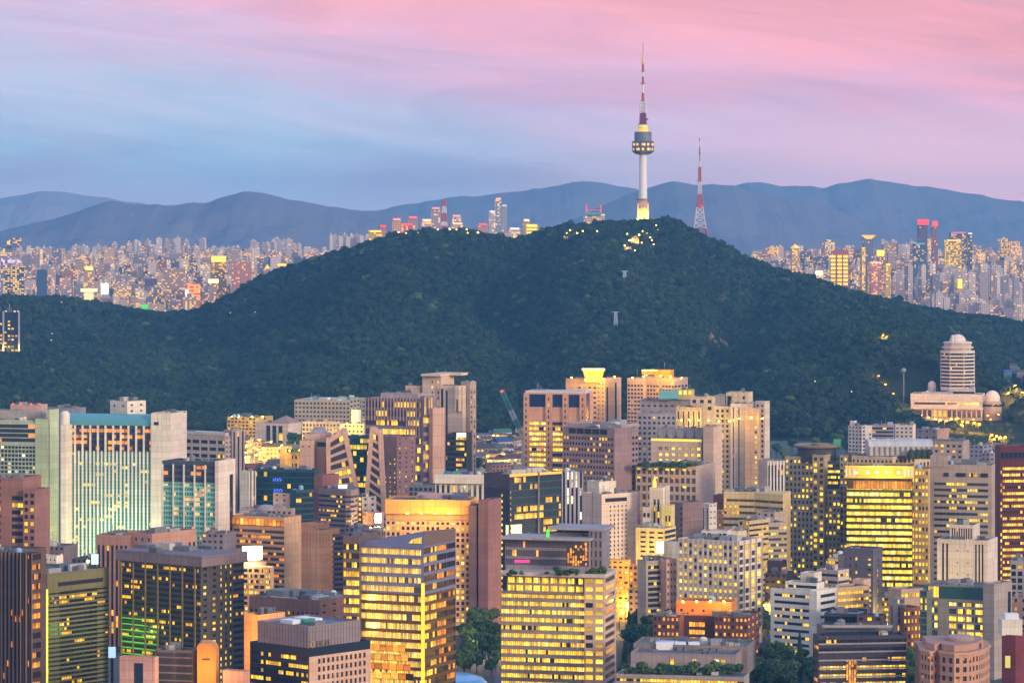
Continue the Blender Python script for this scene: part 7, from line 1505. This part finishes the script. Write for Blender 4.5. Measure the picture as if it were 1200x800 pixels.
# roof garden shrubs (one mesh each)
def shrub(px, py, D, s_, lab, grp, k):
    p = at(px, py, D); me = SHRUB[k % 3]; o = bpy.data.objects.new('roof_shrub', me); col.objects.link(o); o.location = p; o.scale = (s_, s_, s_ * .8); o.rotation_euler = (0, 0, k * 1.3); props(o, lab, 'shrub', grp)
SHRUB = [crown_mesh('roof_shrub', 1.6, 4, .26, 420, 30 + i, LEAF[i % 2]) for i in range(3)]
for k, (px, py, s_) in enumerate(((598, 671, 1.2), (604, 671, 1), (611, 671.3, .8), (655, 669.8, 1.7), (661, 670, 1.3), (669, 670.6, 1.5), (676, 671, 1.2), (690, 671, 1.2), (698, 670.6, 1.6), (704, 670, 1.9), (641, 671, .8))): shrub(px, py, 1300, s_, 'dark shrub on the roof terrace of the banded office', 'roof shrubs on the banded office', k)
for k in range(20): shrub(736 + k * 6.6 + (k % 3), 786 - (k * 5 % 4), 1232, 1.2 + (k % 4) * .35, 'shrub on the planted ledge of the grey terrace block', 'shrubs on the terrace block', k)
for k in range(16): shrub(748 + k * 4.4, 544.5, 1852, 1.1 + (k * 7 % 5) * .22, 'small shrub along the roof edge of the beige grid office', 'roof edge shrubs on the beige grid office', k)
for k in range(12): shrub(337 + k * 4.4, 528, 2058, 1.2, 'lamp lit shrub on the roof of the yellow washed block', 'roof shrubs on the yellow washed block', k)
# ================================================================== the far city beyond the hill
def far_mat(name, cols, fr):
    m, t = mat_new(name); tc = t.n('ShaderNodeTexCoord'); u, v, _ = t.sep(tc.outputs['UV'])
    rnd = t.n('ShaderNodeObjectInfo').outputs['Random']; isl = t.n('ShaderNodeNewGeometry').outputs['Random Per Island']
    sd = t.m('FRACT', t.m('ADD', t.m('MULTIPLY', rnd, 7.31), t.m('MULTIPLY', isl, 3.7)))
    base = t.ramp(sd, cols, 'CONSTANT')
    cu, cv = t.m('FLOOR', t.m('DIVIDE', u, 4.2)), t.m('FLOOR', t.m('DIVIDE', v, 3.6))
    w1 = t.n('ShaderNodeTexWhiteNoise', noise_dimensions='3D', i_Vector=t.comb(cu, cv, t.m('MULTIPLY', sd, 91.0)))
    fu, fv = t.m('FRACT', t.m('DIVIDE', u, 4.2)), t.m('FRACT', t.m('DIVIDE', v, 3.6))
    win = t.m('MULTIPLY', t.m('MULTIPLY', t.m('GREATER_THAN', fu, .2), t.m('GREATER_THAN', fv, .35)), t.m('GREATER_THAN', u, 0.01))
    share = t.m('MULTIPLY', t.m('FRACT', t.m('MULTIPLY', sd, 13.7)), fr)
    litm = t.m('MULTIPLY', t.m('LESS_THAN', w1.outputs[0], share), win)
    r_, g_, b_ = t.sep(w1.outputs[1])
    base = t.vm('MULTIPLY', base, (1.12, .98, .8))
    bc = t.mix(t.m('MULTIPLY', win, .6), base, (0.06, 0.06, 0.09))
    p = t.n('ShaderNodeBsdfPrincipled', i_Base_Color=bc, i_Roughness=.8, i_Emission_Color=t.ramp(r_, PAL['gold']), i_Emission_Strength=t.m('MULTIPLY', litm, t.m('ADD', .8, t.m('MULTIPLY', g_, 1.3))))
    out(t, p.outputs[0]); m.cycles.emission_sampling = 'NONE'; return m
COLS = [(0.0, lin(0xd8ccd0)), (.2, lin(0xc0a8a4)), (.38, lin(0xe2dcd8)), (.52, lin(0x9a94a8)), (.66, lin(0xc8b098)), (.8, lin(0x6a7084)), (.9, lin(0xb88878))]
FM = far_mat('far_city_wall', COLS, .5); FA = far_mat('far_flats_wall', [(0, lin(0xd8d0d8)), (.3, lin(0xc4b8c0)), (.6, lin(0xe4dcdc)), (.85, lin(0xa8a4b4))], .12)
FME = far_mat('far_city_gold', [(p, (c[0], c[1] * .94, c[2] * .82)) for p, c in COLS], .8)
FROOF = wall(0x8a8690, .9)
rf = random.Random(21)
def tower(px, D, w_, top, mat, lab, grp, dp=None, yaw=None, cap=None, name='far_tower'):
    x = X(px, D); z0 = far_z(x, D); dp = dp or rf.uniform(12, 22); yaw = rf.uniform(-.5, .5) if yaw is None else yaw
    zt = Z(top, D)
    if zt < z0 + 8: zt = z0 + rf.uniform(8, 16)
    u = Vector((math.cos(yaw), math.sin(yaw))); c = Vector((x, D)); q = MB()
    v = Vector((-u.y, u.x)); a, b_, c_, d_ = c - u * w_ / 2, c + u * w_ / 2, c + u * w_ / 2 + v * dp, c - u * w_ / 2 + v * dp
    h_ = zt - z0 + 4
    for p0, p1 in ((a, b_), (b_, c_), (c_, d_), (d_, a)):
        L2 = (p1 - p0).length; s0 = .02; q.face([(*p0, z0 - 4), (*p1, z0 - 4), (*p1, zt), (*p0, zt)], [(s0, 0), (s0 + L2, 0), (s0 + L2, h_), (s0, h_)])
    q.face([(*p, zt) for p in (a, b_, c_, d_)])
    if cap == 'box':      # lift house
        k = rf.uniform(.2, .5); e, f = c - u * w_ * k / 2 + v * dp * .3, c + u * w_ * k / 2 + v * dp * .3; q.prism([e, f, f + v * dp * .4, e + v * dp * .4], zt + .01, zt + rf.uniform(3, 6))
    o = q.build(name, mat, None, org=(x, D, z0)); props(o, lab, 'building', grp, 'thing'); return o
SILF = SIL
def edge(px): return interp(SIL, px)
# rows of flats on the western plain, far row first
def flats(x0, x1, D, n_, t0, t1, wm, lab, grp, mat=FA):
    for i in range(n_): tower(x0 + (x1 - x0) * (i + rf.random() * .6) / n_, D + rf.uniform(-150, 150), wm * rf.uniform(.75, 1.25), rf.uniform(t0, t1), mat, lab, grp, cap='box')
WL, WG_ = 'pale tall block of flats on the western plain below the long mountain', 'pale flats on the western plain'
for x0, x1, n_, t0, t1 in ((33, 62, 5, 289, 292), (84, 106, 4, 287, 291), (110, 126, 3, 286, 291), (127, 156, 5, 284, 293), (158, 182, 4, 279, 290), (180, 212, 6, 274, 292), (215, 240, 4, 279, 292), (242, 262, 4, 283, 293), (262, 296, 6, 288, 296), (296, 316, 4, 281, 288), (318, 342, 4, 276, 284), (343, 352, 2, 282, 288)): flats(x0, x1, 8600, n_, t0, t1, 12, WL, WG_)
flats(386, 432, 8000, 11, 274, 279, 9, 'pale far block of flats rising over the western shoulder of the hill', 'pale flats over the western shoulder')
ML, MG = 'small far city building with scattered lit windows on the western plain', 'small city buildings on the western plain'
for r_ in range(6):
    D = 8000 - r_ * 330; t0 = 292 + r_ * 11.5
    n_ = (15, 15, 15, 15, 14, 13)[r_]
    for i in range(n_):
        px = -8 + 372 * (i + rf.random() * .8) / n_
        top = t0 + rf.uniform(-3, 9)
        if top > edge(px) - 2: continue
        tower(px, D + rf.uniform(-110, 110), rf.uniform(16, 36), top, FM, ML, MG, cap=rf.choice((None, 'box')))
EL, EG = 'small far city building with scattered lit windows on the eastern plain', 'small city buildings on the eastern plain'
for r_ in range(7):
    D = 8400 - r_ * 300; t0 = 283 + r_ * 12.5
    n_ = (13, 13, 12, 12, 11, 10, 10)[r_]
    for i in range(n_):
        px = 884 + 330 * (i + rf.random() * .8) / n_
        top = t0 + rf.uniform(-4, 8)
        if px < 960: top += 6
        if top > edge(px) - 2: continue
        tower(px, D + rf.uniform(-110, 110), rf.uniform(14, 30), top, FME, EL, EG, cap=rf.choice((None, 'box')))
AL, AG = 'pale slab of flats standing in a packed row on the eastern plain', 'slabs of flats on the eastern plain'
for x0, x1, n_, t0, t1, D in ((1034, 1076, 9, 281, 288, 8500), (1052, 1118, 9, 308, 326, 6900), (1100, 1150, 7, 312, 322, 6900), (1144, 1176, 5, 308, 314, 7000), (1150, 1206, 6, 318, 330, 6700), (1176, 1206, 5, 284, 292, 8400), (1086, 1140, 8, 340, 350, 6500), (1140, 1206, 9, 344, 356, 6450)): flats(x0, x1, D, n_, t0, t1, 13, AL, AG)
# eye-catching single ones
S1 = lambda px, D, w_, top, mat, lab, **k: tower(px, D, w_, top, mat, lab, None, yaw=k.pop('yaw', .1), **k)
def crown_on(o, px, D, w_, y0_, y1_, mat, nm='lit_crown'):
    q = MB(); q.box(X(px, D) - w_ / 2, X(px, D) + w_ / 2, D - 1.5, D + 8, Z(y1_, D), Z(y0_, D)); q.build(nm, mat, o)
far = lambda c, fr: far_mat('far_wall_%06x' % c, [(0, lin(c)), (.9, lin(c))], fr)
o = S1(6, 6350, 26, 290, far(0x8a90b0, .6), 'far glass tower with violet lamp row at the western frame edge'); crown_on(o, 10, 6345, 8, 281, 290, far(0x5a6490, .5), 'upper_storeys'); crown_on(o, 10, 6343, 5, 282.5, 285.5, lit(0xffb060, 1.4)); crown_on(o, 20, 6345, 16, 279, 290, far(0x6a7098, .5), 'upper_storeys')
for px in (4, 10, 15, 21): crown_on(o, px, 6346, 3, 304.5, 308, lit(0xb0a0ff, 1.5), 'lamp')
o = S1(20, 6340, 26, 312, far(0x404c78, .9), 'dark far office with bright yellow floors beside the violet lamp tower')
o = S1(49, 6600, 20, 316, far(0x2c5078, .02), 'plain dark blue far block'); 
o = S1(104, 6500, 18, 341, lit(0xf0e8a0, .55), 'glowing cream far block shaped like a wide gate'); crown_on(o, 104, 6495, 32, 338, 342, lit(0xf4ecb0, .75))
o = S1(104, 6900, 22, 312, far(0xc0a890, .8), 'far block with a glowing yellow crown above the cream gate block'); crown_on(o, 104, 6893, 15, 312, 316.5, lit(0xffe060, 1.1))
o = S1(122, 6520, 16, 331, far(0x9098b0, .5), 'far block carrying a dazzling white sign'); crown_on(o, 122.5, 6512, 13, 332.5, 344, lit(0xf0fff8, 2.4), 'sign')
o = S1(226, 6560, 30, 332, far(0xe08848, .35), 'orange far block with a white sign on its corner'); crown_on(o, 219, 6550, 5, 339, 347, lit(0xe8f0ff, 1.6), 'sign')
for k in range(5): crown_on(o, 227, 6552, 24, 333.5 + k * 4, 335.5 + k * 4, lit(0xffa030, .8), 'lit_floor')
o = S1(204, 6900, 46, 314, far(0xb09890, .9), 'broad brown far block with yellow floors')
o = S1(283, 6900, 42, 307, far(0xc88a78, .12), 'plain salmon far block of two joined slabs')
o = S1(256, 6950, 34, 300, far(0xc0a050, .3), 'far block with a wide glowing yellow sign'); crown_on(o, 256, 6940, 30, 300, 307, lit(0xf0d848, 1.0), 'sign')
o = S1(313, 6900, 14, 314, far(0xb09080, .4), 'small far building with a glowing golden peak'); q = MB(); q.lathe((X(313, 6900), 6905, Z(315, 6900)), [(8, 0), (4, 4), (.01, 10)], 8); q.build('peak', lit(0xf0c030, .9), o)
o = S1(176, 6450, 30, 359, far(0x50a050, .3), 'low far hall with a glowing green roof band'); crown_on(o, 176, 6440, 34, 357, 362, lit(0x50d848, .9))
o = S1(331, 6900, 20, 309, far(0xb0a098, .5), 'far block with a thin yellow roof light'); crown_on(o, 331, 6892, 20, 309, 311.5, lit(0xffd040, 1.0))
o = S1(250, 6600, 16, 328, far(0xb0a0a0, .5), 'far block topped with a pale shining panel'); crown_on(o, 250, 6590, 20, 327, 331.5, lit(0xf4f0a0, 1.6))
# over the western shoulder
KL = lambda s_: s_
for px, D, w_, top, c, fr, lab, cap in ((440, 5700, 24, 270, 0xd8c060, 1.0, 'yellow lit far block on the hill shoulder', 0xf0d848), (449, 6000, 12, 264, 0xc09098, .3, 'small far block with a red roof light', 0xff4a40), (465, 6000, 16, 256, 0xd8b0a8, .5, 'far block topped by a pale pink light', 0xff9a80), (477, 6200, 22, 262, 0xc87880, .5, 'wide far block with red lit top floors', 0xff5048), (484, 6300, 18, 254, 0xb098a8, .5, 'far block crowned by a red beam', 0xff6a60), (500, 6100, 18, 257, 0xd8c8c8, .6, 'cream far block with a pale lit cap', 0xffd8b0), (511, 6400, 18, 243, 0xa8a0b8, .4, 'tall far block with a pink roof beam', 0xe08a90), (535, 6400, 18, 252, 0xb0a8b8, .4, 'grey far block with thin roof rails', 0xd0a0a8), (536, 6300, 22, 261, 0xd0c0c0, .6, 'low cream far block below the thin roof rails', 0xe8c8b0), (566, 6300, 18, 262, 0xc89898, .5, 'far block with a bright red double roof light', 0xff5a50),
                                      (577, 6800, 12, 247, 0xc0c0d0, .6, 'left pale tower of the tall far trio', 0xd8d8e8), (584, 7000, 13, 232, 0x90a0c0, .5, 'tallest tower of the far trio with a warm tip', 0xffa890), (591, 6800, 12, 240, 0xa0a8c4, .5, 'right grey tower of the tall far trio', 0xb0b8d0), (603, 6200, 22, 267, 0xd0c8c8, .5, 'low pale far block beside the trio', 0xe8e0d8), (617, 6000, 12, 257, 0xc0a8a0, .5, 'far block with a white lamp on top', 0xffe8b0), (623, 5900, 24, 263, 0xe0c860, 1.0, 'rounded far block with glowing yellow floors', 0xe8d050)):
    o = S1(px, D, w_, top, far(c, fr), lab); crown_on(o, px, D - 3, w_ * .8, top - .2, top + 2.2, lit(cap, .8), 'roof_light')
for k in range(3): q = MB(); q.box(X(617, 5896), X(629, 5896), 5894, 5897, Z(266 + k * 4, 5896), Z(264 + k * 4, 5896)); q.build('lit_floor', lit(0xffdc40, 1.0), o)
o = S1(697, 5900, 36, 251, far(0xd0c8c0, .5), 'white building with two red roof masts behind the summit terrace')
crown_on(o, 695, 5894, 30, 249, 252, paint(0x5aa0a8), 'roof_edge')
for px in (687.5, 704): q = MB(); q.box(X(px, 5898) - 1.6, X(px, 5898) + 1.6, 5898, 5901, Z(251, 5898), Z(240, 5898)); q.build('roof_mast', lit(0xd05a68, .55), o)
q = MB(); q.box(X(687, 5898), X(705, 5898), 5898.5, 5900.5, Z(247, 5898), Z(245.8, 5898)); q.build('roof_beam', lit(0xc05068, .5), o)
# eastern landmarks
for px, D, w_, top, c, fr, lab, cp in ((985, 6900, 34, 293, 0xb05058, 1.0, 'red framed far block with bright yellow floors', None), (1018, 7300, 22, 279, 0x707898, .6, 'far tower with a fan shaped glowing crown', 'fan'), (1012, 7100, 8, 290, 0xc8a850, .9, 'thin far tower with a yellow lit face', 0xf0c838), (1033, 7200, 18, 294, 0x9080a0, .5, 'far block with a wide yellow sign', 'sign'), (1082, 7700, 20, 262, 0x685878, .4, 'dark far tower crowned by a long red light bar', 0xff4038), (1096, 7900, 14, 264, 0x906878, .4, 'far tower with a smaller red roof light', 0xff4a40), (1078, 7100, 26, 285, 0x3a6488, .3, 'dark teal far office before the red crowned tower', 0x5a94a0), (1124, 7500, 38, 272, 0x606888, .5, 'wide dark far block with a pink roof line', 0xc06880), (1137, 7450, 10, 273, 0x505878, .6, 'thin dark far tower with white lamps', 0xd8e0f0),
                                      (932, 7300, 16, 290, 0xc8a878, .7, 'far block with a small golden pyramid roof', 'pyr'), (1026, 6800, 26, 307, 0xd89890, .5, 'pink far block with a bright gate shaped front', 0xf8c8a0), (1041, 6750, 10, 309, 0xe0c040, .9, 'narrow far block with a glowing yellow face', 0xf8d840), (960, 7000, 18, 318, 0xe0d8b0, .6, 'low far block with a shining pale sign', 'sign2'), (1118, 7100, 34, 281, 0xb0a048, 1.0, 'far office full of bright yellow floors', 0xf0d848), (1108, 6700, 12, 330, 0xb09098, .3, 'far block with an orange lamp on its roof', 0xffa030), (1125, 6600, 10, 328, 0xd0b050, .6, 'far block with a tall glowing yellow sign', 'tall')):
    o = S1(px, D, w_, top, far(c, fr), lab)
    if px == 985:
        for k in range(8):
            for x_ in (976.5, 984, 991): crown_on(o, x_, D - 4, 9, 299 + k * 4.6, 302 + k * 4.6, lit(0xf8d838, .9), 'lit_floor')
    if cp == 'fan': q = MB(); x_ = X(px, D); q.hexa([(x_ - 6, D - 1, Z(280, D)), (x_ + 6, D - 1, Z(280, D)), (x_ + 6, D + 6, Z(280, D)), (x_ - 6, D + 6, Z(280, D))], [(x_ - 16, D - 2, Z(275.5, D)), (x_ + 16, D - 2, Z(275.5, D)), (x_ + 16, D + 7, Z(275.5, D)), (x_ - 16, D + 7, Z(275.5, D))]); q.build('fan_crown', lit(0xf0b838, 1.0), o)
    elif cp == 'sign': crown_on(o, px - 1, D - 5, 16, 293, 300, lit(0xf8d838, 1.2), 'sign')
    elif cp == 'sign2': crown_on(o, px, D - 5, 14, 317, 322.5, lit(0xfff4a8, 1.8), 'sign')
    elif cp == 'tall': crown_on(o, px, D - 5, 8, 327, 338, lit(0xf8dc48, 1.2), 'sign')
    elif cp == 'pyr': q = MB(); q.lathe((X(px, D), D + 5, Z(291, D)), [(11, 0), (9, 3), (1.5, 8), (.01, 11)], 4); q.build('pyramid_roof', lit(0xf0c038, 1.0), o)
    elif cp: crown_on(o, px, D - 3, w_ * (1.25 if cp in (0xff4038,) else .85), top - (5 if cp in (0xff4038, 0xff4a40) else .2), top + 1.5, lit(cp, .9), 'roof_light')
# everything smaller: one mass
q = MB()
for i in range(3300):
    east = rf.random() < .48
    px = rf.uniform(884, 1330) if east else rf.uniform(-130, 385)
    D = rf.uniform(6350, 9400); x = X(px, D); z0 = far_z(x, D); w_ = rf.uniform(8, 20); dp = rf.uniform(8, 16); h_ = rf.uniform(7, 24) * (1.6 if rf.random() < .2 else 1)
    if z0 + h_ < Z(edge(px) + 6, D) - 20: pass
    for p0, p1 in (((x - w_ / 2, D), (x + w_ / 2, D)), ((x + w_ / 2, D), (x + w_ / 2, D + dp)), ((x - w_ / 2, D + dp), (x - w_ / 2, D))):
        L2 = w_ if p0[1] == p1[1] else dp; q.face([(*p0, z0 - 3), (*p1, z0 - 3), (*p1, z0 + h_), (*p0, z0 + h_)], [(.02, 0), (.02 + L2, 0), (.02 + L2, h_ + 3), (.02, h_ + 3)])
    q.face([(x - w_ / 2, D, z0 + h_), (x + w_ / 2, D, z0 + h_), (x + w_ / 2, D + dp, z0 + h_), (x - w_ / 2, D + dp, z0 + h_)])
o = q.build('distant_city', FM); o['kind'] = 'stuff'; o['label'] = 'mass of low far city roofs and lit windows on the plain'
plant_wood()
